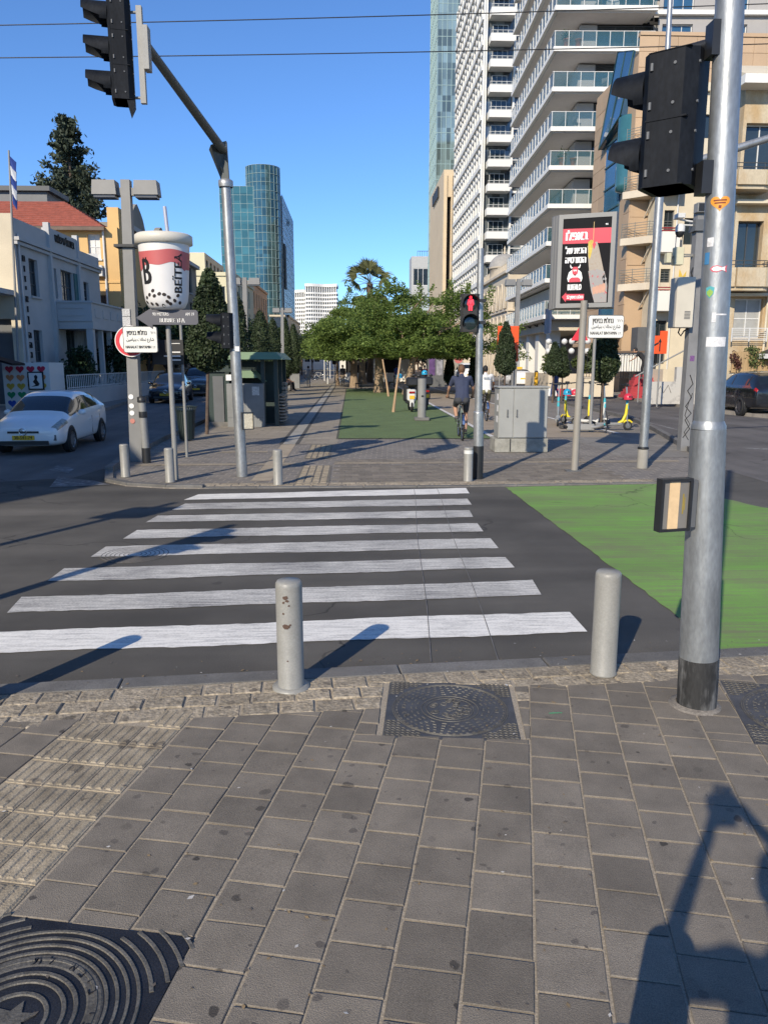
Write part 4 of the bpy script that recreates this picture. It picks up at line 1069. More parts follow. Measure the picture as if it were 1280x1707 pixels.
for k, z in enumerate(zs):
    # slab with white edge: grey underside, white band
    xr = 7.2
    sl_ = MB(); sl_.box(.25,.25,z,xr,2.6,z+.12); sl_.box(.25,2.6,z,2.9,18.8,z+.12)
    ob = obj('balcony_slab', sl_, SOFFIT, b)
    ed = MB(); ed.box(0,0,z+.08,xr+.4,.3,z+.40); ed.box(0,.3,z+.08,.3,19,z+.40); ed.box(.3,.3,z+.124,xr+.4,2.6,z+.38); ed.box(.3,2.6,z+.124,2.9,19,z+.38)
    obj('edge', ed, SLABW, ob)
    g = MB(); g.box(.06,.04,z+.42,xr+.3,.07,z+1.42); g.box(.04,.1,z+.42,.07,18.8,z+1.42)
    rl = obj('railing', g, RAILG, b)
    h = MB(); h.box(.02,.02,z+1.42,xr+.3,.1,z+1.46); h.box(.02,.1,z+1.42,.1,18.8,z+1.46)
    for i in range(8): h.box(.06+1.02*i,.0,z+.4,.10+1.02*i,.10,z+1.42)
    for i in range(1, 16): h.box(.0,.06+1.2*i,z+.4,.10,.10+1.2*i,z+1.42)
    obj('handrail', h, FRAMEW, rl)
    if k % 3 == 1:
        for j in range(2):
            pt = thing('plant_pot', 'terracotta pot %s of the %s glass railed balcony up' % (('behind the planted one' if j else 'with a plant at the corner'), {1:'second',4:'fifth',7:'eighth',10:'eleventh'}[k]), 'pot', (15.15+1.0+j*.9, 62.3, z+.4), group='pots on the balconies')
            obj('pot', MB().lathe([(.16,0),(.24,.5),(.27,.5),(.27,.58),(.0,.58)], n=14), M('terracotta', (.40,.15,.08), rough=.85), pt)
            if j == 0:
                rg_ = np.random.default_rng(k); Pn = rg_.normal(size=(90,3))*[.18,.18,.2]+[0,0,.85]
                obj('plant', quads_mesh('plant', Pn, .1, leaf('balcony plant', (.04,.08,.03), (.08,.13,.05)), rng=rg_), parent=pt)
for k, j, (dx, dy), nm in ((5,0,(2.2,.8),'third'),(6,1,(4.3,.9),'fourth'),(8,0,(3.4,.8),'sixth'),(9,1,(1.6,.7),'topmost seen'),(3,0,(4.6,.9),'lower')):
    z = zs[k]+.4; q = thing('balcony_chair', 'dark chair standing on the %s balcony of the white slab tower' % nm, 'chair', (15.15+dx, 62+dy, z), rz=.4*k)
    obj('seat', MB().box(-.22,-.22,.40,.22,.22,.44), GREYD, q); obj('backrest', MB().box(-.22,.2,.44,.22,.24,.88), GREYD, q)
    for sx in (-.2,.2):
        for sy in (-.2,.2): obj('leg', MB().box(sx-.015,sy-.015,0,sx+.015,sy+.015,.4), GREYD, q)
# flush right-hand part with band windows
R_ = Face(b, 8.0, 1.0, 0)
hol = [(x, z+.55, w_, 1.75) for z in zs[6:] for x, w_ in ((.3,2.3), (4.6,2.1), (8.4,1.2), (11.6,2.2))]
R_.wall(14, 5.3, ztop, hol, GSTONE, d=.3)
for h_ in hol: R_.window(*h_, FRAMEW, gm=GLASSB, nx=3, y=.2)
for z in zs[6:]: R_.put('band', MB().box(-.4,-.35,z+.08,14,-.02,z+.38), SLABW)
# podium: stone beam on white piers
obj('podium_beam', MB().box(.8,1.0,4.5,20,18,5.25).box(1.1,1.3,5.2,20,18,6.3), PL_STONE, b)
obj('podium_wall', MB().box(.95,1.15,6.2,19,18,7.9), PL_STONE, b)
for k in range(4): obj('pier', MB().box(1.2,3.0+4.4*k,0,2.1,4.4+4.4*k,4.5), PL_WHITE, b)
obj('shop_wall', MB().box(5.5,3,0,20,18,4.5), M('dull brown shop wall', (.2,.18,.16), rough=.8), b)  # even dull brown wall behind the piers
for k in range(5): obj('lamp', MB().cyl((.72,3+3*k,5.05),(.5,3+3*k,5.15),.06,n=8).box(.72,2.95+3*k,5.0,.8,3.05+3*k,5.2), BLACK, b)
sh_ = thing('shop_sign', 'dark blue shop sign board hanging under the white balcony tower', 'sign', (15.3, 60.6, 4.2))
obj('board', MB().box(0,0,0,.15,1.6,1.9), M('dark blue sign', (.03,.05,.11), rough=.5), sh_); obj('bracket', MB().box(0,.7,1.9,.1,.8,2.3), BLACK, sh_)

# ---- domed building with arches
def arch_poly(x, z, w_, h, n=8):
    r = w_/2; return [(x,z),(x+w_,z)]+[(x+r+r*math.cos(math.pi*k/n), z+h-r+r*math.sin(math.pi*k/n)) for k in range(n+1)]
b = thing('domed_building', 'cream arcaded building with a grey dome between two towers', 'building', (18.6, 94, 0))
F = Face(b, 0, 0, 0); S = Face(b, 0, 21, rad(-90))
for FF, W_ in ((F, 6.), (S, 21.)):
    FF.wall(W_, 0, 12.6, [], PL_STONE)
    n_ = int(W_/2.4) if FF is S else 2
    for i in range(n_):
        cx = W_*(i+.5)/n_; w_ = W_/n_*.52
        for z, h in ((.3,3.4), (4.6,3.), (8.4,3.)):
            a = FF.put('arch_window', MB().ext(arch_poly(cx-w_/2, z, w_, h), (0,-.03,0), (1,0,0), (0,0,1), -.02), GLASS)
            k = MB()
            pr = arch_poly(cx-w_/2, z, w_, h); k.tube([(p[0],-.06,p[1]) for p in pr], .10, n=5, closed=True)
            k.box(cx-.05,-.08,z,cx+.05,-.02,z+h)
            obj('surround', k, PL_STONE, a)
    FF.put('cornice', MB().box(0,-.35,12.4,W_,0,12.7).box(0,-.2,8.0,W_,0,8.15).box(0,-.2,4.2,W_,0,4.35), PL_STONE)
    FF.put('balustrade', rail(W_, 1.0, n=int(W_/.35), top=.12, bar=.07), PL_STONE, z=12.7, y=.1)
obj('roof', MB().box(.1,.1,12.3,6,21,12.6), PL_STONE, b)
obj('drum', MB().lathe([(1.9,12.5),(1.9,14.0),(2.05,14.0),(2.05,14.2)], (1.6,11,0), n=24), PL_STONE, b)
obj('dome', MB().lathe([(2.0*math.cos(a), 14.2+1.75*math.sin(a)) for a in np.linspace(0, math.pi/2, 10)], (1.6,11,0), n=28), M('grey lead dome', (.32,.31,.29), rough=.7, var=.15), b)
obj('finial', MB().lathe([(.12,15.9),(.2,16.1),(.1,16.4),(.16,16.6),(0,17)], (1.6,11,0), n=10), PL_STONE, b)

# ---- white lattice tower
b = thing('lattice_tower', 'white high rise with a gridded flank and stacked box balconies', 'tower', (18.9, 118, 0))
HT = 62
obj('core', MB().box(.15,.6,0,13,30,HT), curtain('tower glazing', (.13,.15,.16), 7, rough=.15, dark=.7, pw=1.15, ph=1.6), b)
S = Face(b, 0, 30, rad(-90))
for k in range(19):
    S.put('floor_band', MB().box(0,-.22,0,30,.16,.62).box(0,-.06,2.2,30,.16,2.45), PL_WHITE, z=3.27*k)
fl = MB()
for i in range(14): fl.box(30*i/13-.30,-.06,0,30*i/13+.30,.16,HT)
S.put('ribs', fl, PL_WHITE)
F = Face(b, 0, 0, 0)
F.put('corner_pier', MB().box(-.05,-.1,0,.5,.6,HT).box(4.3,-.1,0,4.55,.6,HT), PL_WHITE)
bm = MB().box(.75,-1.5,0,4.05,.6,.22).box(.75,-1.5,.22,4.05,-1.42,.98).box(.75,-1.42,.22,.85,.6,.98).box(3.95,-1.42,.22,4.05,.6,.98).mesh('balcony', PL_WHITE)
gm_ = rail(3.2, .42, n=4, top=.05).mesh('railing', FRAMEW)
for k in range(1, 19):
    o = F.put('balcony', bm, z=3.27*k)
    obj('railing', gm_, parent=o, loc=(.8,-1.46,.98))
    F.put('floor_band', MB().box(4.55,-.1,0,6.2,.2,.3).box(4.55,-.05,1.2,6.2,.1,1.3).box(4.55,-.05,2.1,6.2,.1,2.2), PL_WHITE, z=3.27*k)
    F.window(1.3, 3.27*k+.25, 2.2, 2.5, FRAMEW, nx=3, y=.42)
F.put('right_wall', MB().box(6.2,0,0,13,.6,HT), PL_WHITE)
# ---- beige slab with dark slots and the glass tower behind it
b = thing('stone_slab_tower', 'pale beige stone block with two dark vertical slots', 'building', (18.35, 160, 0))
STB = M('pale beige stone', (.60,.49,.34), rough=.85, var=.08, sc=.3, fine=.06, fsc=8)
F = Face(b, 0, 0, 0)
F.wall(13, 0, 39, [(.75,2,.75,32),(2.35,2,.75,32)], STB, d=1.2)
for x in (.75,2.35):
    F.put('slot_glazing', MB().quad((x,1.0,2),(x+.75,1.0,2),(x+.75,1.0,34),(x,1.0,34)), DARK)
for x in (.55,1.6,3.2): F.put('rib', MB().box(x,-.3,0,x+.12,0,38), STB)
Face(b, 0, 27, rad(-90)).wall(27, 0, 39, [], STB)
obj('roof', MB().box(.1,.1,38.5,13,27,38.8), STB, b)
obj('roof_letters', MB().box(-.4,8,35.5,-.1,9.2,37.6).box(-.4,10,35.5,-.1,11.4,37.6).box(-.4,12.4,35.5,-.1,13.6,37.6).box(-.4,14.6,35.5,-.1,16,37.6).box(-.4,17,35.5,-.1,18.4,37.6), BLK, b)
b = thing('green_glass_tower', 'tall pale green glass tower rising behind the beige stone block', 'tower', (19.7, 188, 0))
CURTG = curtain('pale green glazing', (.20,.27,.26), 5, dark=.55, pw=1.05, ph=3.4)
F = Face(b, 0, 0, 0); grid_face(F, 5.5, 20, 100, 1.1, 3.4, CURTG, MULL, bar=.12)
S = Face(b, 0, 16, rad(-90)); grid_face(S, 16, 20, 100, 1.6, 3.4, CURTG, MULL)
obj('body', MB().box(.05,.05,0,16,16,100), CURTS, b)
# ---- small grey block far behind the trees
b = thing('grey_block', 'small pale grey block with one band of windows above the tree crowns', 'building', (19.7, 260, 0))
GB = M('pale grey cladding', (.42,.43,.42), rough=.7)
F = Face(b, 0, 0, 0); F.wall(9, 0, 35.7, [(.5,26.5,6.5,5.5),(.5,12,6.5,11.5)], GB)
F.window(.5,26.5,6.5,5.5, FRAMEW, nx=4, nz=1, fw=.2, y=.1); F.window(.5,12,6.5,11.5, FRAMEW, gm=M('milky glazing', (.40,.47,.46), rough=.2), nx=4, fw=.2, y=.1)
Face(b, 0, 10, rad(-90)).wall(10, 0, 35.7, [], GB)
obj('roof', MB().box(.1,.1,35.2,9,10,35.5), GB, b); obj('railing', rail(6, 1.8, n=8, top=.15, bar=.06), FRAMED, b, loc=(2,1,35.7))
# ---- low buildings closing the view at the end of the boulevard
block('low_white_house', 'low white house at the far end of the boulevard', -14, 210, 12, 14, 9, PL_WHITE, [(1.5+2.6*k,z,1.4,1.8) for k in range(4) for z in (2,5.5)], [])
block('low_cream_house', 'low cream house far behind the tree trunks', 2, 230, 16, 14, 10, PL_STONE, [(1.5+2.6*k,z,1.4,1.8) for k in range(5) for z in (2,5.5)], [])
block('street_end_house', 'beige house at the far right end behind the trees', 9.5, 205, 10, 20, 14, PL_STONE, [(1.0+2.2*k,z,1.2,1.8) for k in range(4) for z in (3,6.5,10)], [(1.0+2.2*k,z,1.2,1.8) for k in range(8) for z in (3,6.5,10)], right=False)
block('pale_corner_house', 'pale corner house between the dome and the beige block', 17.5, 122.5, 1.2, 30, 11, PL_STONE, [], [(1.0+2.6*k,z,1.2,1.9) for k in range(11) for z in (4,7.5)], right=False)
# shadow-throwing corner block to the left, outside the picture
b = block('corner_block', 'plain rendered corner block across the side street, left of the view', -36, -2.5, 23.7, 27, 9.6, PL_CREAM, [], [(1.5+3*k,z,1.3,1.8) for k in range(8) for z in (2,5.6)], right=True)

ac2 = thing('air_conditioner', 'white air conditioner on the sunlit ochre house wall', 'air conditioner', (-15.05, 47.62, 6.95)); obj('case', MB().bbox(0,0,0,.5,.36,.62,.02), FRAMEW, ac2); obj('grille', MB().lathe([(0,-.01),(.2,-.01),(.22,0)], (.25,0,.32), n=18, axis='y'), GREYD, ac2)
dish = thing('satellite_dish', 'pale satellite dish on an upper balcony of the white tower', 'satellite dish', (19.6, 62.6, 28.2)); obj('dish', MB().lathe([(0,.12),(.25,.08),(.5,0.0)], n=24, axis='y'), FRAMEW, dish); obj('mast', MB().cyl((0,.15,-.55),(0,.12,0),.03), GREYD, dish)
hut = thing('roof_hut', 'dark flat roof terrace structure behind the grey house at the left edge', 'building', (-24.5, 55, 9.5)); obj('wall', MB().box(0,0,0,4.4,3,3.6), GREYD, hut); obj('roof', MB().box(-.3,-.3,3.6,4.7,3.3,3.9), FRAMED, hut)
# ================================================================ STREET FURNITURE
# ---- bollards
bm_ = MB().lathe([(.0,0),(.086,0),(.086,.012),(.081,.02),(.081,.655),(.079,.674),(.070,.686),(.0,.690)], n=28).mesh('bollard', BOLL)
ch = M('rust chips', (.09,.055,.04), rough=.9)
B0 = thing('bollard', 'grey steel bollard with rusty paint chips, left of the fine patterned manhole cover', 'bollard', (-.39,4.5,.02), group='bollards at the kerbs')
obj('post', bm_, parent=B0); obj('flange', MB().lathe([(.115,-.01),(.115,.012),(.08,.018)], n=28), BOLL, B0)
cc = MB()
for a, z, s_ in ((-1.75,.60,.02),(-1.65,.58,.012),(-1.9,.57,.01),(-1.5,.55,.008),(-1.95,.50,.010),(-1.8,.42,.022),(-1.6,.42,.014),(-1.45,.43,.01),(-1.7,.2,.008)):
    c_ = Vector((.0825*math.cos(a), .0825*math.sin(a), z)); t_ = Vector((-math.sin(a), math.cos(a), 0))
    cc.add([c_+t_*s_*math.cos(k*.9)*random.uniform(.6,1.2)+Vector((0,0,s_*.8*math.sin(k*.9)*random.uniform(.5,1.2))) for k in range(7)], [tuple(range(7))])
obj('chipped_paint', cc, ch, B0)
for i, (x, y, l) in enumerate(((1.61,4.63,'clean pale grey bollard between the crossing and the thick steel pole'), (-2.22,4.33,'grey bollard at the near kerb just left of the view'),
        (-3.97,13.54,'small grey bollard at the far corner in front of the square lamp post'), (-3.05,12.90,'grey bollard standing right in front of the cup sign pole'),
        (-1.22,12.56,'grey bollard at the far kerb right of the signal arm pole'), (.52,1.22,'grey bollard close to the camera, below the picture'), (1.95,12.81,'grey bollard with a white band in front of the red man signal pole'))):
    q = thing('bollard', l, 'bollard', (x, y, .02), group='bollards at the kerbs'); obj('post', bm_, parent=q)
    if y > 10: q.scale = (.95,.95,.84)
    if i == 6: obj('band', MB().lathe([(.083,.56),(.083,.63)], n=20), FRAMEW, q)

# ---- manhole covers
IRON = M('cast iron', (.035,.037,.043), rough=.5, metal=.55, var=.25, sc=7, fine=.3, fsc=160, bump=.3, bsc=150)
IRON2 = M('worn grey cast iron', (.085,.086,.09), rough=.55, metal=.3, var=.3, sc=6, fine=.3, fsc=160, bump=.3, bsc=150)
IRONW = M('worn iron relief', (.14,.13,.11), rough=.6, metal=.35, var=.35, sc=14, fine=.3, fsc=120, bump=.3)
def ring_mb(r, w_, z0, z1, n=72, a0=0., a1=2*math.pi):
    mb = MB(); full = abs(a1-a0-2*math.pi) < 1e-3; N_ = n if full else max(3, int(n*(a1-a0)/6.28))
    prof = ((r-w_/2,z0),(r-w_/2+.15*w_,z1),(r+w_/2-.15*w_,z1),(r+w_/2,z0)); vs = []
    for i in range(N_+1):
        a = a0+(a1-a0)*i/N_
        vs += [(rr*math.cos(a), rr*math.sin(a), z) for rr, z in prof]
    mb.add(vs, [(4*i+j, 4*i+j+1, 4*(i+1)+j+1, 4*(i+1)+j)[::-1] for i in range(N_) for j in range(3)], 0, False)
    if not full: mb.add(vs[:4], [(0,1,2,3)]); mb.add(vs[-4:], [(3,2,1,0)])
    return mb
def ring_text(s, r, size, z, a_mid, step, flip=False):
    mb = MB(); n = len(s)
    for k, c in enumerate(s):
        a = a_mid-(k-(n-1)/2)*step
        mb.merge(text_mb(c, size, depth=.0015), Matrix.Rotation(a-math.pi/2, 4, 'Z') @ Matrix.Translation((0, r, z)))
    return mb
def cover(label, x, y, size, rz, kind):
    t = thing('manhole_cover', label, 'manhole cover', (x, y, .0), rz=rz)
    h = size/2
    IR_ = IRON if kind == 'rings' else IRON2; obj('frame', MB().box(-h,-h,0,h,h,.0185), IR_, t)
    R_ = size*.455
    lid = MB().lathe([(R_,.016),(R_,.0195),(0,.0195)], n=72, sm=False); lo = obj('lid', lid, IR_, t)
    rel = MB()
    if kind == 'rings':
        for k in range(5): rel.merge(ring_mb(R_*(1-.0-.085*k)-.004, .013, .0185, .0245))
        for r in (.19,.155,.105): rel.merge(ring_mb(r*size/.84, .016, .0185, .0245))
        rel.merge(ring_mb(.245*size/.84, .055, .0185, .022))
        tx = ring_text('תל אביב יפו'[::1], .240*size/.84, .044, .0235, rad(48), rad(11))
        obj('lettering', tx, IRON, lo)
        st = []
        for k in range(12): r_ = (.075 if k % 2 else .038)*size/.84; st.append((r_*math.cos(k*math.pi/6), r_*math.sin(k*math.pi/6)))
        rel.prism(st, .018, .0245)
        for sx, sy in ((1,1),(1,-1),(-1,1),(-1,-1)):
            for k in range(4):
                rr = R_*1.09+.052*k; a_c = math.atan2(sy, sx); sp = (.36,.30,.20,.09)[k]
                rel.merge(ring_mb(rr, .016, .0175, .0225, a0=a_c-sp, a1=a_c+sp))
    else:
        for r in (R_, R_*.97, R_*.50, R_*.42): rel.merge(ring_mb(r-.004, .006, .0185, .0225))
        for k in range(5):
            r = R_*(.58+.085*k); n_ = int(18+9*k)
            for i in range(n_):
                a = 2*math.pi*(i+.5*(k % 2))/n_
                if k in (2,3) and abs(math.sin(a)) < .3: continue
                rel.merge(ring_mb(r, .010, .0185, .0225, n=150, a0=a-.4/n_*3.1, a1=a+.4/n_*3.1))
        for k in range(26):
            a = random.uniform(0, 6.28); r = R_*.36*math.sqrt(random.random()); rel.merge(ring_mb(.018, .007, .0185, .0225, n=10), Matrix.Translation((r*math.cos(a), r*math.sin(a), 0)))
        for sx in (1,-1):
            for sy in (1,-1):
                for i in range(7):
                    for j in range(7):
                        px, py = h*(.97-.075*i)-.01, h*(.97-.075*j)-.01
                        if math.hypot(px, py) > R_*1.06: rel.merge(ring_mb(.013, .007, .0175, .0225, n=10, a0=.2, a1=3.4), Matrix.Translation((sx*px, sy*py, 0)))
        for a, s_ in ((0,'יפו'),(math.pi,'תל אביב')):
            obj('lettering', ring_text(s_, R_*.80, .036, .0205, a, rad(7)), IRONW, lo)
        rel.box(-.30,-.175,.0185,-.25,-.16,.021); rel.box(.13,-.125,.0185,.18,-.115,.021)
    obj('relief', rel, IRONW, lo)
    return t
cover('square iron manhole cover with bold concentric rings and Hebrew lettering', -1.06, 2.055, .84, -rad(11), 'rings')
cover('square cast iron manhole cover with fine scaly pattern beside the chipped bollard', .555, 4.155, .74, -rad(6), 'scales')
cover('partly visible iron manhole cover right of the thick steel pole', 2.62, 3.98, .84, -rad(14), 'scales')
t = thing('manhole_cover', 'round road manhole cover painted over by a crossing bar', 'manhole cover', (-2.3, 8.0, 0))
rr = MB()
for k in range(7): rr.merge(ring_mb(.34-.045*k, .010, .003, .0075))
obj('lid', MB().lathe([(.36,.0),(.36,.0038),(0,.0038)], n=40, sm=False), ASPH, t); obj('relief', rr, ASPH2, t)

# ---- thick foreground pole with its two signal things
GALVP = metal_galv('near galvanised pole', (.33,.345,.35), .46)
bp = thing('signal_pole', 'thick galvanised steel pole with stickers and a black painted foot in the right foreground', 'pole', (2.0,4.15,.0))
obj('lower_tube', MB().cyl((0,0,.32),(-.05,0,1.64),.108,.092,n=40).lathe([(.092,1.64),(.09,1.66),(.078,1.685)], (-.05,0,0), n=40), GALVP, bp)
obj('black_foot', MB().cyl((.012,0,.015),(0,0,.32),.110,.1085,n=40), M('scuffed black paint', (.045,.045,.045), rough=.75, var=.5, sc=7, col2=(.24,.24,.235), thr=(.42,.66), stretch=(1,1,.25), fine=.3), bp)
obj('upper_tube', MB().cyl((-.05,0,1.66),(-.19,0,6.2),.0775,.058,n=40), GALVP, bp)
obj('concrete_collar', MB().lathe([(.150,.012),(.145,.024),(.12,.028),(.105,.034)], n=24), M('cement patch', (.19,.17,.145), rough=.95, var=.2, sc=9, fine=.3, bump=.4), bp)
def on_pole(z, a, w_, h_, poly=None, r=None, dz=0.):
    """patch wrapped on the foreground pole; a = bearing from -Y, metres"""
    cx = -.05-(z-1.66)*.0308; r = (r or (.0775-(z-1.66)*.0043))+.0015; mb = MB()
    P = poly or [(-.5,-.5),(.5,-.5),(.5,.5),(-.5,.5)]
    n = 8
    if poly is None:
        for i in range(n):
            p0, p1 = (i/n-.5)*w_, ((i+1)/n-.5)*w_
            q = []
            for s_, zz in ((p0,-h_/2),(p1,-h_/2),(p1,h_/2),(p0,h_/2)):
                th = a+s_/r; q.append((cx+r*math.sin(th), -r*math.cos(th), z+zz))
            mb.quad(*q)
    else:
        def pt(s_, zz): th = a+s_*w_/r; return (cx+r*math.sin(th), -r*math.cos(th), z+zz*h_)
        K = 6; n2 = len(P)
        for q in range(K):
            t0, t1 = q/K, (q+1)/K
            for i in range(n2):
                p0, p1 = P[i], P[(i+1) % n2]
                if q: mb.quad(pt(p0[0]*t0,p0[1]*t0), pt(p0[0]*t1,p0[1]*t1), pt(p1[0]*t1,p1[1]*t1), pt(p1[0]*t0,p1[1]*t0))
                else: mb.quad(pt(0,0), pt(p0[0]*t1,p0[1]*t1), pt(p1[0]*t1,p1[1]*t1))
    return mb
ORN = M('orange sticker', (.75,.30,.03), rough=.5); PAPR = M('white torn sticker', (.62,.62,.62), rough=.7, var=.25, sc=40)
obj('sticker', on_pole(2.80,-.42,.10,.075,[(p[0],p[1]) for p in [(x*.5,z*.55) for x, z in heart(0,0,1.)]]), ORN, bp, label='orange heart sticker')
tt = on_pole(2.812,-.42,.065,.006,r=.0745); tt.merge(on_pole(2.799,-.42,.055,.006,r=.0745)); tt.merge(on_pole(2.78,-.42,.014,.014,r=.0745))
obj('sticker_print', tt, M('dark red print', (.2,.04,.02)), bp)
fish = [(-.5,0),(-.35,.28),(-.1,.36),(.15,.22),(.28,.06),(.5,.35),(.46,0),(.5,-.35),(.28,-.06),(.15,-.22),(-.1,-.36),(-.35,-.28)]
obj('sticker', on_pole(2.475,-.30,.088,.05,fish), M('pink sticker edge', (.62,.12,.16)), bp, label='fish outline sticker')
def on_pole2(z, a, w_, h_, poly): 
    m_ = on_pole(z, a, w_, h_, poly); m_.v = [(v[0]+.0012*math.sin(a), v[1]-.0012*math.cos(a), v[2]) for v in m_.v]; return m_
obj('sticker_print', on_pole2(2.475,-.31,.070,.034,fish), WHITE, bp)
obj('sticker', on_pole(2.36,-.80,.045,.055,[(-.5,.4),(0,.55),(.5,.4),(.42,-.2),(0,-.6),(-.42,-.2)]), M('teal badge', (.08,.35,.38)), bp, label='round badge sticker')
obj('sticker_print', on_pole2(2.355,-.80,.034,.036,[(-.5,.2),(0,.55),(.5,.2),(.42,-.2),(0,-.6),(-.42,-.2)]), M('green badge', (.25,.42,.08)), bp)
for z, a, w_, h_ in ((2.61,-.95,.035,.045),(2.105,-.2,.105,.05),(2.23,-.45,.02,.05),(2.245,0.0,.07,.008)): obj('sticker', on_pole(z, a, w_, h_), PAPR, bp)
obj('sticker', on_pole(2.53,-1.15,.03,.06), M('blue sticker', (.05,.2,.4)), bp)
# brackets and signal head seen from behind
def head2(name, label, cat, loc, rz, n=2, size=.3, dep=.2, hgt=.345, lit=None, mat=NAVY, group=None, man=None, vis=.2):
    """signal head facing -Y before rotation"""
    t = thing(name, label, cat, loc, rz, group)
    H_ = hgt*n
    hb = MB(); c = .035
    P = [(-size/2,c),(-size/2+c,0),(size/2-c,0),(size/2,c),(size/2,dep-c*1.6),(size/2-c*1.6,dep),(-size/2+c*1.6,dep),(-size/2,dep-c*1.6)]
    hb.prism(P, 0, H_)
    for k in range(n+1): hb.box(-size/2-.004,.03,max(0,hgt*k-.004),size/2+.004,dep-.03,min(H_,hgt*k+.004))
    obj('housing', hb, mat, t)
    hg = MB()
    for k in range(n):
        for zz in (.07, hgt-.07):
            for sx in (-1, 1): hg.cyl((sx*(size/2+.003),.05,hgt*k+zz-.018),(sx*(size/2+.003),.05,hgt*k+zz+.018),.009,n=8).cyl((sx*size/2,dep*.62,hgt*k+zz),(sx*(size/2+.006),dep*.62,hgt*k+zz),.008,n=8)
            hg.cyl((size*.3,dep-.002,hgt*k+zz),(size*.3,dep+.006,hgt*k+zz),.008,n=8)
        hg.box(-size/2-.003,dep*.45,hgt*k+hgt*.42,-size/2,dep*.6,hgt*k+hgt*.5)
    obj('hinges', hg, GREYD, t, kind='stuff')
    for k in range(n):
        z = hgt*(k+.5); r = size*.40
        l = MB().lathe([(0,-.012),(r*.6,-.008),(r*.92,.0),(r,.004)], (0,-.004,z), n=28, axis='y')
        on = lit == k
        obj('lens', l, M('dark lens', (.012,.022,.025), rough=.15, spec=.8), t)
        v = MB(); nn = 20; R2 = r*1.12; vs = []
        for i in range(nn+1):
            a = rad(-30)+rad(240)*i/nn; ln = vis*min(1., max(.30, 1+2.4*(math.sin(a)-.02)))
            ca, sa = math.cos(a)*R2, math.sin(a)*R2
            vs += [(ca,0,z+sa),(ca,-ln,z+sa*.97)]
        v.add(vs, [(2*i,2*i+2,2*i+3,2*i+1) for i in range(nn)], 0, True)
        v.add([(q[0]*.96,q[1],z+(q[2]-z)*.96) for q in vs], [(2*i+1,2*i+3,2*i+2,2*i) for i in range(nn)], 0, True)
        obj('visor', v, mat, t)
    return t
def az(d): return -rad(d)            # bearing (clockwise from +Y) to a Z rotation for things built facing +Y
hd = head2('pedestrian_signal', 'black pedestrian signal seen from behind on the thick foreground pole', 'traffic signal', (1.60,4.38,2.90), rad(180+50), n=2, size=.28, dep=.27, hgt=.325, vis=.17)
br = MB()
for z in (3.58, 2.93): br = MB().cyl((-.15,.02,z),(-.36,.24,z),.026,n=10).box(-.205,-.04,z-.08,-.15,.05,z+.08); obj('bracket', br, BLACK, bp)
# sign box on the same pole
bx = thing('notice_box', 'small black framed notice box strapped to the thick foreground pole', 'notice box', (1.74,4.03,1.24), rad(12))
obj('frame', MB().box(-.095,-.02,-.145,-.08,.035,.145).box(.08,-.02,-.145,.095,.035,.145).box(-.08,-.02,.13,.08,.035,.145).box(-.08,-.02,-.145,.08,.035,-.13).box(-.08,.0,-.13,.08,.034,.13), BLACK, bx)
obj('notice', MB().box(-.08,-.006,-.13,.08,0,.13), M('grey notice board', (.18,.17,.155), rough=.35, var=.1), bx)
obj('notice_strip', MB().box(-.04,-.009,-.13,.022,-.006,.13), M('beige strip', (.70,.50,.28), rough=.5, var=.1, sc=20), bx)  # upright beige strip down the grey face
obj('notice_print', MB().box(.045,-.008,-.05,.052,-.006,.06).box(.056,-.008,-.03,.060,-.006,.04), M('faded yellow print', (.3,.22,.03)), bx)
obj('clamp', MB().box(.09,.0,-.13,.14,.05,.13), GREYD, bx)

# ---- signal pole with overhead arm, left
ap = thing('signal_arm_pole', 'tall galvanised pole with a long arm reaching over the road', 'pole', (-1.94,13.53,.02))
obj('tube', MB().cyl((0,0,0),(-.10,0,4.88),.098,.08,n=24), GALV, ap); obj('cap', MB().lathe([(.115,4.80),(.12,4.84),(.12,4.9),(.07,4.93)], (-.10,0,0), n=24), GALV, ap)
ARMG = M('weathered arm steel', (.075,.085,.085), rough=.55, var=.2, metal=.3)
obj('gusset', MB().add([(-.17,-.05,4.9),(-.04,-.05,4.9),(-.04,.05,4.9),(-.17,.05,4.9),(-.26,-.36,5.36),(-.06,-.05,5.5),(-.06,.05,5.5),(-.30,-.3,5.30)], [(0,1,5,4),(1,2,6,5),(2,3,7,6),(3,0,4,7),(4,5,6,7)]), ARMG, ap)
obj('arm', MB().cyl((-.12,-.08,5.36),(-.30,-4.12,5.42),.072,.05,n=16), ARMG, ap)
obj('hanger', MB().box(-.37,-4.19,4.80,-.31,-4.13,5.78).box(-.31,-4.22,5.14,-.25,-4.08,5.58).cyl((-.36,-4.16,4.86),(-.52,-4.16,4.86),.015,n=6).cyl((-.36,-4.16,5.72),(-.52,-4.16,5.72),.015,n=6), GREYP, ap)
obj('sticker', MB().box(-.03,-.104,2.16,.04,-.095,2.24), WHITE, ap)
oh = head2('traffic_signal', 'black three light traffic signal hanging from the overhead arm, seen from the side', 'traffic signal', (-2.62,9.36,4.83), rad(-78), n=3, size=.31, dep=.24, hgt=.345, vis=.26)
obj('backboard', MB().add([(-.155,.16,-.01),(.155,.16,-.01),(.155,.24,-.01),(-.155,.24,-.01),(.155,.2,-.20)], [(0,1,4),(1,2,4),(2,3,4),(3,0,4),(3,2,1,0)]), NAVY, oh)
hs = head2('pedestrian_signal', 'black pedestrian signal facing left on the overhead arm pole', 'traffic signal', (-2.2,13.5,2.23), rad(-84), n=2, size=.29, dep=.2, hgt=.29, vis=.24)
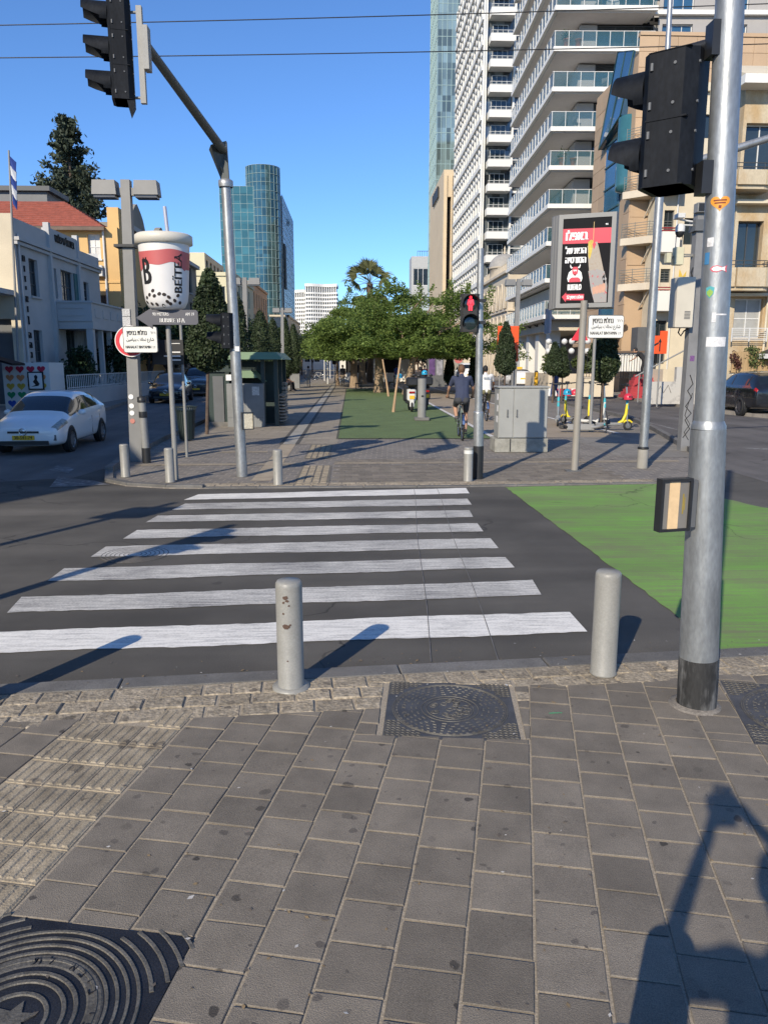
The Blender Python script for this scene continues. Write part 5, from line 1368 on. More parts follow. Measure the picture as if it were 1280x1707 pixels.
obj('bracket', MB().box(-.16,-.03,2.3,-.08,.03,2.36).box(-.16,-.03,2.7,-.08,.03,2.76), GREYD, ap)
b2 = thing('notice_box', 'black framed notice box on the overhead arm pole', 'notice box', (-1.86,13.40,1.17), rad(20))
obj('frame', MB().box(-.1,-.02,-.15,-.085,.03,.15).box(.085,-.02,-.15,.1,.03,.15).box(-.085,-.02,.135,.085,.03,.15).box(-.085,-.02,-.15,.085,.03,-.135), BLACK, b2); obj('notice', MB().box(-.085,-.004,-.135,.085,.02,.135), M('cream notice', (.55,.5,.38), rough=.6, var=.25, sc=30), b2)
b2.location = (-1.80,13.46,1.0)

# ---- red man signal, right
pp = thing('signal_pole', 'galvanised pole carrying the red man signal at the far side of the crossing', 'pole', (2.16,13.08,.02))
obj('lower_tube', MB().cyl((0,0,.57),(-.015,0,1.13),.088,.085,n=24).lathe([(.085,1.13),(.083,1.15),(.064,1.165)], (-.015,0,0), n=24), GALV, pp)
obj('black_foot', MB().cyl((0,0,0),(0,0,.57),.09,n=24), BLACK, pp)
obj('upper_tube', MB().cyl((-.015,0,1.15),(-.04,0,3.8),.064,.055,n=24), GALV, pp)
ps = head2('pedestrian_signal', 'pedestrian signal showing a glowing red standing man', 'traffic signal', (1.955,12.98,2.49), 0, n=2, size=.30, dep=.17, hgt=.305, vis=.12, mat=M('signal housing weathered', (.022,.022,.021), rough=.6, var=.2))
man = MB()
zc = .455
for poly in ([(-.022,.075),(-.022,.105),(-.01,.118),(.01,.118),(.022,.105),(.022,.075),(.01,.066),(-.01,.066)], [(-.045,.06),(.045,.06),(.052,-.02),(.038,-.025),(.034,.03),(.03,-.115),(.008,-.115),(.004,-.03),(-.004,-.03),(-.008,-.115),(-.03,-.115),(-.034,.03),(-.038,-.025),(-.052,-.02)]):
    n_ = len(poly); c_ = (sum(p[0] for p in poly)/n_, sum(p[1] for p in poly)/n_)
    for i in range(n_): a, c = poly[i], poly[(i+1) % n_]; man.quad((c_[0],-.021,zc+c_[1]), (a[0],-.021,zc+a[1]), (c[0],-.021,zc+c[1]))
obj('red_man', man, M('lit red man', (1.,.03,.05), emit=1.6, var=.02), ps)
obj('bracket', MB().box(.06,-.06,2.6,-.13,.02,2.65).box(.06,-.06,2.95,-.13,.02,3.0), BLACK, pp)

# ---- street lamps with two box heads
LAMPG = M('lamp grey paint', (.20,.20,.195), rough=.5, var=.1)
def lamp_post(label, x, y, first=[]):
    if first:
        return again(first[0], (x, y, .02), label=label)
    t = thing('street_lamp', label, 'street lamp', (x, y, .02), group='double headed street lamps')
    obj('post', MB().add([(-.12,-.12,0),(.12,-.12,0),(.12,.12,0),(-.12,.12,0),(.02,-.085,5.38),(.19,-.085,5.38),(.19,.085,5.38),(.02,.085,5.38)], [(0,1,5,4),(1,2,6,5),(2,3,7,6),(3,0,4,7),(4,5,6,7)]), LAMPG, t)
    obj('crossbar', MB().box(-.2,-.05,5.1,.42,.05,5.24), LAMPG, t)
    for sx in (-1, 1):
        o_ = MB(); x0 = .105+sx*.10; x1 = .105+sx*.62; xs = sorted((x0+sx*.06, x1))
        o_.add([(xs[0],-.16,5.10),(xs[1],-.16,5.10),(xs[1],.16,5.10),(xs[0],.16,5.10),(xs[0]+.02,-.15,5.36),(xs[1]-.02,-.15,5.36),(xs[1]-.02,.15,5.36),(xs[0]+.02,.15,5.36)], [(3,2,1,0),(4,5,6,7),(0,1,5,4),(1,2,6,5),(2,3,7,6),(3,0,4,7)])
        hh = obj('lamp_head', o_, LAMPG, t)
        obj('lamp_glass', MB().box(xs[0]+.03,-.13,5.05,xs[1]-.03,.13,5.098), M('lamp glass', (.10,.10,.10), rough=.2), hh)
    first.append(t)
    return t
L0 = lamp_post('grey double headed street lamp on a square post beside the cup sign', -4.37, 15.79)
obj('label_plate', MB().box(-.09,-.125,2.62,.06,-.118,2.85).box(-.09,-.125,2.86,.06,-.118,3.0), M('grid label', (.45,.45,.45), rough=.6, var=.6, sc=60), L0)
for z, c in ((1.30,WHITE),(1.12,WHITE),(.98,WHITE),(.82,M('pink sticker', (.5,.2,.16)))): obj('sticker', MB().lathe([(.0,-.126),(.05,-.126)], (-.02,0,z), n=14, axis='y'), c, L0)
obj('clamp', MB().box(-.16,-.16,4.15,.22,.14,4.2), BLACK, L0)
for lb, x, y in (('double headed street lamp rising above the kiosk, left of the boulevard', -4.45, 33.0), ('double headed street lamp far along the cypress row', -4.5, 51.), ('double headed street lamp behind the orange arrow sign', 8.75, 42.)):
    l2 = lamp_post(lb, x, y)
    if y > 40 and x > 0: l2.scale = (1.15,1.15,1.17)
    for ch_ in list(l2.children):
        if ch_.name.split('.')[0] in ('label_plate','sticker','clamp'): bpy.data.objects.remove(ch_)

# ---- cup sign
cs = thing('cup_sign', 'giant bubble tea cup sign with red band on a grey pole', 'sign', (-3.02,13.2,.02))
obj('pole', MB().cyl((0,0,0),(0,0,2.75),.045,.04,n=16), GREYP, cs)
CW = M('white cup plastic', (.70,.69,.68), rough=.45, var=.03)
prof = [(.0,2.81),(.22,2.82),(.29,2.86),(.335,2.95),(.352,3.05),(.405,3.84)]
def cup_r(z):
    for (r0, z0), (r1, z1) in zip(prof[1:-1], prof[2:]):
        if z0 <= z <= z1: return r0+(r1-r0)*(z-z0)/(z1-z0)
    return prof[-1][0]
obj('cup', MB().lathe(prof, n=56), CW, cs)
obj('lid', MB().lathe([(.405,3.83),(.41,3.84),(.455,3.85),(.455,3.975),(.42,4.0),(0,4.02)], n=56), M('cream lid', (.60,.57,.50), rough=.5, var=.06), cs)
obj('straw', MB().cyl((.07,.0,4.0),(.03,.05,4.44),.03,n=14), M('straw plastic', (.35,.37,.45), rough=.25), cs)
def on_cup(a, z, off=.004): r = cup_r(z)+off; return (r*math.sin(a), -r*math.cos(a), z)
bd = MB(); n_ = 72
def zt(a): return 3.725+.018*math.sin(3*a+.6)-.02*math.exp(-((a-.0)/.4)**2)
def zb(a): return 3.485+.045*math.sin(2.6*a+1.2)-.035*math.cos(5*a)*(abs(a) < 1.2)
for i in range(n_):
    a, c = -math.pi+2*math.pi*i/n_, -math.pi+2*math.pi*(i+1)/n_
    bd.add([on_cup(a,zb(a)),on_cup(c,zb(c)),on_cup(c,zt(c)),on_cup(a,zt(a))], [(0,1,2,3)], 0, True)
obj('band', bd, M('coral red print', (.50,.115,.115), rough=.5, var=.03), cs)
def cup_text(s, size, a0, z0, vertical=False, width=None, bold=.0):
    mb = text_mb(s, size, width=width); out = MB()
    for dx in ((0,) if not bold else (-bold, 0, bold)):
        vs = []
        for x, y, _ in mb.v:
            x += dx
            if vertical: x, y = -y, x
            z = z0+y; vs.append(on_cup(a0+x/cup_r(z), z, .007))
        out.add(vs, mb.f)
    return out
t1 = cup_text('B', .56, -.66, 3.375, width=.155, bold=.014); t1.merge(cup_text('. .', .25, -.68, 3.66, width=.075, bold=.008))
obj('lettering', t1, BLK, cs)
obj('lettering', cup_text('BEÏTEA', .20, .80, 3.37, vertical=True, width=.60, bold=.006), BLK, cs)
dd = MB()
for a, z in ((-.85,3.0),(-.62,3.04),(-.4,3.1),(-.35,3.02),(-.1,3.05),(.12,3.04),(.32,3.0),(-.6,2.9),(-.3,2.89),(.05,2.87),(.25,2.93),(.4,2.9),(.6,2.95),(-.95,2.93),(.75,3.03),(.9,2.92)):
    ta = random.uniform(-.6,.6)
    dd.add([on_cup(a+(.034*math.cos(k*.785)*math.cos(ta)-.024*math.sin(k*.785)*math.sin(ta))/.35, z+(.034*math.cos(k*.785)*math.sin(ta)+.024*math.sin(k*.785)*math.cos(ta))*1.1, .006) for k in range(8)], [tuple(range(8))])
obj('pearls', dd, M('dark brown print', (.03,.022,.02)), cs)
ar = thing('arrow_sign', 'dark grey arrow board reading bubble tea under the giant cup', 'sign', (-3.0,13.08,2.60))
AG = M('slate sign', (.085,.085,.10), rough=.55, var=.05)
obj('board', MB().ext([(-.50,.11),(-.24,.27),(-.24,.235),(.47,.235),(.50,.20),(.50,.03),(.47,0),(-.24,0),(-.24,-.07)], (0,.012,0), (1,0,0), (0,0,1), .03), AG, ar)
obj('lettering', up(text_mb('BUBBLE TEA', .10, width=.40), .08, -.022, .065, .003), WHITE, ar); obj('lettering', up(text_mb('90 METERS', .07, width=.26), -.1, -.022, .165), WHITE, ar); obj('lettering', up(text_mb('AM 19', .07, width=.14), .37, -.022, .165), WHITE, ar)
# ---- street name signs, no-entry disc
SIGNW = M('white enamel', (.72,.72,.68), rough=.4, var=.04)
def rrect(w_, h_, r=.05, n=5):
    P = []
    for cx, cy, a0 in ((w_/2-r,h_/2-r,0),(-w_/2+r,h_/2-r,1),(-w_/2+r,-h_/2+r,2),(w_/2-r,-h_/2+r,3)):
        P += [(cx+r*math.cos(math.pi/2*(a0+k/n)), cy+r*math.sin(math.pi/2*(a0+k/n))) for k in range(n+1)]
    return P
def shape_ar(s):
    """Arabic letters joined and set right to left with presentation forms"""
    T = {'ش':(0xFEB5,1),'ا':(0xFE8D,0),'ر':(0xFEAD,0),'ع':(0xFEC9,1),'ن':(0xFEE5,1),'ح':(0xFEA1,1),'ل':(0xFEDD,1),'ت':(0xFE95,1),'ب':(0xFE8F,1),'ي':(0xFEF1,1),'م':(0xFEE1,1)}
    out = ''
    for i, c in enumerate(s):
        if c not in T: out += c; continue
        pre = i > 0 and s[i-1] in T and T[s[i-1]][1] == 1; nxt = T[c][1] == 1 and i+1 < len(s) and s[i+1] in T
        f = (3 if nxt else 1) if pre else (2 if nxt else 0)
        out += chr(T[c][0]+f)
    return out[::-1]
def name_sign(label, loc, w_, h_, pole=None, rz=0.):
    t = thing('street_name_sign', label, 'sign', loc, rz)
    obj('board', MB().ext(rrect(w_, h_, .07*w_), (0,.02,0), (1,0,0), (0,0,1), .03), SIGNW, t)
    rim = MB(); rim.tube([(p[0]*.985,-.008,p[1]*.985) for p in rrect(w_, h_, .07*w_)], .008*w_+.002, n=5, closed=True); obj('rim', rim, M('sign edge', (.10,.10,.10)), t)
    a = up(text_mb('ןימינב תלחנ', .20*w_, width=.58*w_), -.09*w_, -.014, .25*h_, .006*w_); a.merge(up(text_mb("'חר", .11*w_), .38*w_, -.014, .25*h_))
    a.merge(up(text_mb(shape_ar('شارع نحلات بنيامين'), .13*w_, width=.80*w_), 0, -.014, .0, .002*w_))
    a.merge(up(text_mb('NAHALAT BINYAMIN', .115*w_, width=.74*w_), -.06*w_, -.014, -.29*h_, .003*w_)); a.merge(up(text_mb('ST.', .08*w_), .40*w_, -.014, -.3*h_))
    obj('lettering', a, BLK, t)
    if pole: obj('pole', pole, GREYP, t)
    return t
name_sign('three script street name sign on the lamp post over the red ringed disc', (-4.10,15.52,2.43), .66, .50)
ne = thing('prohibition_sign', 'round red ringed sign half covered by the street name sign', 'sign', (-4.32,15.62,2.40))
obj('ring', MB().lathe([(.21,-.012),(.285,-.012),(.285,.005),(.21,.005)], n=40, axis='y', sm=False), RED, ne); obj('disc', MB().lathe([(0,-.008),(.215,-.008)], n=40, axis='y').lathe([(.285,-.013),(.30,-.013),(.30,.006)], n=40, axis='y', sm=False), WHITE, ne)
ds = thing('direction_sign', 'black direction sign with small white print behind the street name sign', 'sign', (-3.75,16.4,1.95))
obj('board', MB().box(-.35,0,0,.28,.03,.5), BLK, ds); obj('print', MB().box(-.05,-.006,.08,.22,0,.105).box(-.12,-.006,.16,.22,0,.185).box(.02,-.006,.24,.22,0,.262).box(.0,-.006,.42,.22,0,.432), WHITE, ds); obj('pole', MB().cyl((.24,.05,-1.95),(.24,.05,.8),.03), GREYP, ds)
name_sign('white street name sign in three scripts on its own thin pole behind the billboard', (7.16,22,2.98), 1.02, .63, MB().cyl((-.28,.05,-2.96),(-.28,.05,.1),.045))
# ---- short grey post with stickers
sp = thing('service_post', 'short grey post with black collars beside the square lamp post', 'post', (-4.11,15.5,.02))
obj('tube', MB().cyl((0,0,0),(-.03,0,1.3),.075,.07,n=18), GREYP, sp); obj('cap', MB().lathe([(.082,1.2),(.085,1.22),(.085,1.3),(0,1.33)], (-.03,0,0), n=18), BLACK, sp); obj('collar', MB().lathe([(.078,.9),(.08,.92),(.08,1.0),(.078,1.02)], (-.02,0,0), n=18), BLACK, sp); obj('foot', MB().lathe([(.08,0),(.08,.3)], n=18), BLACK, sp)
# ---- litter bin
lb = thing('litter_bin', 'dark green slatted litter bin behind the cup sign pole', 'bin', (-4.25,20.0,.02))
sl_ = MB()
for k in range(28):
    a = 2*math.pi*k/28; c, s_ = math.cos(a), math.sin(a)
    sl_.add([(.19*c-.012*s_,.19*s_+.012*c,.04),(.19*c+.012*s_,.19*s_-.012*c,.04),(.25*c+.014*s_,.25*s_-.014*c,.74),(.25*c-.014*s_,.25*s_+.014*c,.74),(.29*c-.014*s_,.29*s_+.014*c,.86),(.29*c+.014*s_,.29*s_-.014*c,.86)], [(0,1,2,3),(3,2,5,4)])
BING = M('dark green bin paint', (.022,.035,.033), rough=.5)
obj('slats', sl_, BING, lb, kind='stuff'); obj('liner', MB().cyl((0,0,.03),(0,0,.78),.175,.235,n=24), BING, lb); obj('rim', MB().tube([(.285*math.cos(2*math.pi*k/28),.285*math.sin(2*math.pi*k/28),.86) for k in range(28)], .014, n=6, closed=True), BING, lb)
# ---- green kiosk
ks = thing('green_kiosk', 'dark green street kiosk with pale green roof beside the walkway', 'kiosk', (-4.6,24.4,.02))
KG = M('kiosk dark green', (.022,.040,.036), rough=.5, var=.15); KR = M('kiosk roof green', (.17,.25,.15), rough=.6, var=.08)
rf = MB(); rf.add([(.55,-.35,2.06),(2.5,-.35,2.06),(2.5,3.3,2.06),(.55,3.3,2.06),(.65,-.2,2.28),(2.28,-.2,2.28),(2.28,3.1,2.28),(.65,3.1,2.28)], [(3,2,1,0),(4,5,6,7),(0,1,5,4),(1,2,6,5),(2,3,7,6),(3,0,4,7)]); obj('roof', rf, KR, ks)
for x, y in ((.75,0),(1.85,0),(2.25,0),(.75,3.0),(2.25,3.0),(2.25,1.5)): obj('post', MB().box(x-.06,y-.06,0,x+.06,y+.06,2.06), KG, ks)
obj('counter', MB().box(.15,.0,0,.75,3,1.7).box(.05,-.08,1.68,1.5,3.05,1.78), KG, ks)
obj('counter_roof', MB().add([(.9,-.1,1.5),(1.7,-.1,1.5),(1.85,-.1,1.36),(1.85,3,1.36),(1.7,3,1.5),(.9,3,1.5),(.9,-.1,1.72),(1.5,-.1,1.72),(1.5,3,1.72),(.9,3,1.72)], [(0,1,7,6),(1,2,3,4),(1,4,8,7),(6,7,8,9),(0,6,9,5)]), KR, ks)
obj('back_panel', MB().box(.8,1.2,0,2.2,1.3,2.0), KG, ks)
gr = MB()
for k in range(24): gr.box(.8+.045*k,.02,1.72,.812+.045*k,.03,2.05)
for k in range(8): gr.box(.8,.02,1.73+.04*k,1.85,.03,1.74+.04*k)
obj('mesh_screen', gr, KG, ks); obj('paper', MB().box(.72,-.09,1.42,1.08,-.085,1.6), WHITE, ks)
obj('side_panel', MB().box(.1,-.02,.1,.12,3,1.6).box(.3,-.04,.05,.62,-.0,1.55), GREYD, ks)
obj('plinth', MB().box(.1,-.1,0,1.0,3.1,.14), KERB, ks)
st = MB()
for k in range(9): st.box(2.30,.3,.12+.1*k,2.48,1.1,.17+.1*k); st.box(2.3,1.4,.1+.14*k,2.42,2.2,.2+.14*k)
obj('newspaper_rack', st, M('faded newspapers', (.3,.25,.2), rough=.9, var=.4, sc=9), ks)
uc = thing('utility_cabinet', 'grey utility cabinet with a small notice in front of the green kiosk', 'cabinet', (-3.83,24.0,.02))
UG = M('cabinet grey', (.20,.205,.20), rough=.6, var=.14, sc=2)
obj('body', MB().bbox(0,0,.0,1.12,.38,1.33,.01), UG, uc); obj('door_seam', MB().box(.55,-.004,.3,.56,0,1.28).box(.02,-.004,.29,1.1,0,.3), GREYD, uc); obj('notice', MB().box(.78,-.006,.98,1.0,0,1.24), M('photocopied notice', (.5,.5,.48), rough=.8, var=.5, sc=30), uc)
# ---- big cabinet on the right
ec = thing('electrical_cabinet', 'large grey electrical cabinet with two doors on a concrete plinth', 'cabinet', (3.2,17.0,.02))
EG = M('electrical cabinet paint', (.30,.305,.29), rough=.55, var=.07, sc=2.5, fine=.05, bump=.08, bsc=25)
obj('body', MB().bbox(.04,0,.31,1.13,.55,1.42,.012), EG, ec)
obj('door', MB().bbox(.05,-.018,.33,.36,0,1.40,.005), EG, ec); obj('door', MB().bbox(.375,-.018,.33,1.12,0,1.40,.005), EG, ec)
obj('roof_cap', MB().bbox(.01,-.03,1.42,1.16,.58,1.455,.008), EG, ec)
for x in (.22,.43): obj('handle', MB().box(x,-.035,.78,x+.025,-.018,.95).cyl((x+.012,-.04,.8),(x+.012,-.018,.8),.02,n=10), GREYD, ec)
obj('plinth', MB().bbox(-.03,-.03,0,1.16,.6,.305,.01), M('plinth concrete', (.28,.275,.24), rough=.9, var=.25, sc=6, fine=.2, bump=.3), ec)
for z, w_ in ((1.15,.16),(.9,.12),(.66,.18)): obj('sticker', MB().box(.034,.1,z,.04,.1+w_,z+.14), PAPR, ec)
obj('seam', MB().box(.3,-.034,.02,.325,-.03,.30), BLACK, ec)

# ---- billboard
bb = thing('billboard', 'tall framed billboard advertising a tortilla wrap on a single pole', 'billboard', (4.1,13.96,.02))
obj('pole', MB().cyl((0,.0,0),(.03,0,3.05),.065,.06,n=18), M('beige grey pole', (.27,.25,.215), rough=.5, var=.1), bb); obj('base_plate', MB().box(-.17,-.09,0,.11,.11,.02), GREYD, bb)
fr = MB(); w2, h2 = .49, .80
FRG = M('billboard frame grey', (.215,.215,.21), rough=.5, var=.05)
bx_ = thing('panel_box', None, None); bx_.parent = bb; bx_.location = (.05,.10,3.74); bx_.rotation_euler = (0,0,rad(-22))
bx_.name = 'display_case'
def frus(z0, z1): pass
fr.add([(-w2,0,-h2),(w2,0,-h2),(w2,0,h2),(-w2,0,h2),(-w2-.16,.26,-h2-.02),(w2+.02,.26,-h2-.02),(w2+.02,.26,h2+.02),(-w2-.16,.26,h2+.02)], [(7,6,5,4),(0,4,5,1),(1,5,6,2),(2,6,7,3),(3,7,4,0)])
iw, ih = w2-.075, h2-.075
for (a, c, d_, e) in (((-w2,-h2),(w2,-h2),(iw,-ih),(-iw,-ih)),((w2,-h2),(w2,h2),(iw,ih),(iw,-ih)),((w2,h2),(-w2,h2),(-iw,ih),(iw,ih)),((-w2,h2),(-w2,-h2),(-iw,-ih),(-iw,ih))):
    fr.quad((a[0],0,a[1]),(c[0],0,c[1]),(d_[0],.0,d_[1]),(e[0],.0,e[1])); fr.quad((e[0],0,e[1]),(d_[0],0,d_[1]),(d_[0],.02,d_[1]),(e[0],.02,e[1]))
for k in range(2): fr.tube([(-w2-.05-.06*k,.08+.10*k,-h2),(-w2-.05-.06*k,.08+.10*k,h2)], .008, n=5)
obj('frame', fr, FRG, bx_)
pw, ph = 2*iw, 2*ih
def pu(u, v, y=.012): return (-iw+u*pw, y, ih-v*ph)
def poly_uv(P, y): 
    mb = MB(); n_ = len(P); c_ = (sum(p[0] for p in P)/n_, sum(p[1] for p in P)/n_)
    for i in range(n_): mb.quad(pu(*c_, y), pu(*P[(i+1) % n_], y), pu(*P[i], y))
    mb.f = [f if True else f for f in mb.f]; return mb
PB = M('poster black', (.011,.011,.013), spec=.12, rough=.7, var=.05); PR = M('poster red', (.55,.035,.06), rough=.35, var=.03); PW = M('poster white', (.78,.77,.76), rough=.35, var=.02)
obj('poster', MB().quad(pu(0,1,.014),pu(1,1,.014),pu(1,0,.014),pu(0,0,.014)), PB, bx_)
obj('print', MB().quad(pu(0,.29,.011),pu(1,.30,.011),pu(1,.125,.011),pu(0,.115,.011)), PR, bx_)
def ptext(s, u, v, w_, h_, y=.008, bold=.004, mat=PW):
    p_ = pu(u, v, y); obj('print', up(text_mb(s, h_*ph*1.35, width=w_*pw), p_[0], p_[1], p_[2], bold), mat, bx_)
ptext('ולפאב', .29, .205, .44, .115, bold=.012); ptext('לש תיבה', .29, .375, .42, .085, bold=.009); ptext('היטרוטה', .29, .485, .42, .085, bold=.009)
ptext('BUFFALO', .29, .81, .28, .075, bold=.006)
obj('print', MB().quad(pu(.12,.96,.010),pu(.50,.965,.010),pu(.50,.89,.010),pu(.12,.885,.010)).quad(pu(.03,.92,.010),pu(.12,.985,.010),pu(.12,.865,.010)), PR, bx_)
ptext('52 ןימינב תלחנ', .31, .926, .34, .042, bold=.004)
# emblem: a horned bull's head and shoulders
for P, mt, y in (([(.15,.74),(.13,.70),(.16,.63),(.22,.60),(.36,.60),(.42,.63),(.45,.70),(.43,.74)], PW, .009), ([(.17,.745),(.17,.715),(.22,.69),(.36,.69),(.41,.715),(.41,.745)], PR, .008),
                 ([(.235,.645),(.225,.60),(.25,.565),(.33,.565),(.355,.60),(.345,.645),(.29,.675)], PR, .0075), ([(.25,.60),(.33,.60),(.325,.615),(.31,.62),(.29,.612),(.27,.62),(.255,.615)], PW, .007),
                 ([(.215,.585),(.19,.575),(.18,.55),(.19,.53),(.20,.55),(.215,.565),(.24,.57)], PW, .007), ([(.365,.585),(.39,.575),(.40,.55),(.39,.53),(.38,.55),(.365,.565),(.34,.57)], PW, .007), ([(.265,.655),(.315,.655),(.29,.67)], PB, .0065)):
    obj('print', poly_uv(P, y), mt, bx_)
WR = M('printed tortilla', (.50,.43,.35), rough=.5, var=.35, sc=26, col2=(.30,.24,.18), thr=(.45,.65)); PAPW = M('printed wrapper', (.55,.52,.50), rough=.5, var=.5, sc=22, col2=(.45,.08,.09), thr=(.56,.62))
obj('print', poly_uv([(.525,.33),(.60,.30),(.72,.28),(.76,.35),(.90,.66),(.60,.70),(.555,.50)], .0088), WR, bx_)
obj('print', poly_uv([(.565,.62),(.75,.60),(.90,.63),(.97,.80),(.97,.995),(.72,.995),(.64,.85)], .0080), PAPW, bx_)
obj('print', poly_uv([(.535,.28),(.60,.255),(.645,.27),(.62,.40),(.58,.49),(.55,.44)], .0078), M('printed pepper', (.50,.36,.03), rough=.4, var=.3, sc=20), bx_)
obj('print', poly_uv([(.62,.31),(.66,.27),(.70,.31),(.66,.37)], .0076), PR, bx_)
obj('print', MB().quad(pu(.633,.26,.0078),pu(.645,.26,.0078),pu(.645,.05,.0078),pu(.633,.05,.0078)), M('printed string', (.5,.35,.15)), bx_)
SKP = M('printed hand', (.50,.27,.18), rough=.4, var=.12, sc=12)
for k in range(4): obj('print', poly_uv([(.66+.065*k,.825-.012*k),(.69+.065*k,.805-.012*k),(.73+.065*k,.81-.012*k),(.745+.065*k,.85-.01*k),(.73+.065*k,.895-.008*k),(.68+.065*k,.90-.006*k)], .0072-.0003*k), SKP, bx_)
obj('print', poly_uv([(.86,.70),(.90,.66),(.93,.75),(.90,.79)], .0070), PB, bx_)
ptext('LO', .915, .72, .06, .03, y=.0065, bold=.001, mat=PW); ptext('YES', .90, .085, .05, .02)

# ---- tall pole with arm behind the foreground signal; square camera post
tp = thing('signal_arm_pole', 'tall galvanised pole with a dark ring near its foot, right of the billboard', 'pole', (5.5,14.31,.02))
obj('tube', MB().cyl((0,0,.0),(0,0,5.3),.082,.07,n=20).cyl((0,0,5.3),(-.05,0,9.2),.05,.04,n=16), GALV, tp); obj('foot', MB().cyl((0,0,0),(0,0,.36),.10,n=18), M('foot concrete', (.30,.285,.25), rough=.9, var=.2), tp); obj('ring', MB().lathe([(.085,.36),(.105,.37),(.105,.40),(.085,.41)], n=18), BLACK, tp)
obj('arm', MB().cyl((0,0,5.28),(3.2,-.15,6.25),.075,.055,n=14), GALV, tp)
cp = thing('camera_post', 'square grey post with surveillance cameras and a cream box', 'post', (7.55,17.23,.02))
POSTG = M('square post grey', (.20,.20,.20), rough=.5, var=.15, sc=3)
obj('post', MB().box(-.11,-.11,0,.11,.11,5.3), POSTG, cp)
obj('graffiti', MB().tube([(-.08,-.114,.3),(.06,-.114,.5),(-.06,-.114,.7),(.07,-.114,.85),(-.07,-.114,1.0),(.05,-.114,1.2),(-.05,-.114,1.35),(.06,-.114,1.5),(-.02,-.114,1.7)], .011, n=4).tube([(.05,-.113,.25),(-.06,-.113,.42),(.06,-.113,.6),(-.07,-.113,.8),(.0,-.113,1.1),(.07,-.113,1.3)], .008, n=4), BLK, cp)
obj('sticker', MB().box(-.05,-.114,2.0,.05,-.112,2.12), M('purple sticker', (.16,.07,.2), var=.5, sc=50), cp)
bxx = MB().bbox(-.52,-.30,2.72,-.13,.10,3.78,.01); obj('equipment_box', bxx, M('cream equipment box', (.55,.51,.42), rough=.5, var=.05), cp)
lv = MB()
for k in range(6): lv.box(-.33,-.306,2.90+.03*k,-.20,-.30,2.915+.03*k)
obj('louvre', lv, GREYD, cp)
obj('cable', MB().tube([(-.3,-.05,2.72),(-.33,-.05,2.62),(-.27,-.05,2.55),(-.2,-.05,2.66),(-.12,-.05,2.70)], .016, n=6).tube([(-.12,-.08,3.8),(-.16,-.1,3.9),(-.13,-.1,4.0)], .014, n=6), BLACK, cp)
obj('radio_box', MB().bbox(-.55,-.12,4.05,-.35,.05,4.42,.01).box(-.72,-.1,4.1,-.62,.04,4.3), M('pale yellow box', (.55,.52,.36), rough=.5), cp)
obj('antenna', MB().cyl((-.52,-.04,4.42),(-.52,-.04,4.66),.009,n=5).cyl((-.38,-.04,4.42),(-.38,-.04,4.66),.009,n=5).cyl((-.62,-.03,4.22),(-.11,0,4.25),.02,n=6).cyl((-.35,-.03,4.28),(-.11,0,4.28),.015,n=6), GREYP, cp)
obj('camera', MB().bbox(-.58,-.22,5.0,-.42,.05,5.10,.01).cyl((-.45,0,5.0),(-.1,0,4.95),.02,n=6), FRAMEW, cp)
obj('dome_camera', MB().lathe([(.0,4.62),(.06,4.64),(.09,4.70),(.095,4.74)], (-.45,-.05,0), n=18, m=1).lathe([(.1,4.74),(.1,4.84),(.06,4.9),(.0,4.92)], (-.45,-.05,0), n=18).cyl((-.4,-.05,4.88),(-.1,0,4.88),.02,n=6), [FRAMEW, BLACK], cp)
obj('floodlight', MB().bbox(-.16,-.2,5.12,.1,.02,5.32,.01).box(-.14,-.205,5.14,.08,-.2,5.30,m=1), [GREYP, BLACK], cp); obj('junction', MB().box(-.17,-.17,4.75,.17,.17,4.98), GREYD, cp)

# ---- post on the turf
tpz = thing('turf_post', 'grey stubby post on a concrete pad on the artificial turf', 'post', (2.39,26.5,.03))
obj('tube', MB().cyl((0,0,.08),(0,0,1.42),.145,n=24), GREYP, tpz); obj('pad', MB().bbox(-.25,-.25,0,.25,.25,.11,.02), KERB, tpz); obj('slot', MB().box(-.03,-.148,.80,.05,-.14,.86), BLACK, tpz)
# ---- orange roadworks boards
OR_ = M('orange roadworks board', (.75,.085,.012), rough=.5, var=.04)
def arrow(mb, x, z0, z1, w_=.035, hw=.09): mb.box(x-w_,-.012,z0,x+w_,-.006,z1); mb.ext([(x-hw,z1-.02),(x+hw,z1-.02),(x,z1+.14)], (0,-.006,0), (1,0,0), (0,0,1), .006); return mb
o1 = thing('roadworks_sign', 'large orange roadworks board with a black up arrow behind the round topped cypress', 'sign', (6.45,37.,.02))
obj('board', MB().box(.45,0,2.0,1.45,.04,3.65), OR_, o1); obj('arrow', arrow(MB(), 1.07, 2.3, 3.25), BLK, o1); obj('post', MB().cyl((.6,.06,0),(.6,.06,3.4),.03).cyl((1.3,.06,0),(1.3,.06,3.4),.03), GREYP, o1)
o2 = thing('roadworks_sign', 'orange roadworks board with black lane arrows in front of the cream house', 'sign', (12.55,33.,.1))
obj('board', MB().box(.12,0,2.25,.87,.04,3.0).box(.55,0,3.0,.87,.04,3.2), OR_, o2); obj('arrow', arrow(MB(), .56, 2.35, 2.75, .025, .07).add([(.1,-.012,2.45),(.5,-.012,2.66),(.5,-.012,2.74),(.1,-.012,2.53)], [(0,1,2,3)]), BLK, o2); obj('post', MB().cyl((.62,.05,0),(.62,.05,3.0),.035), GREYP, o2)
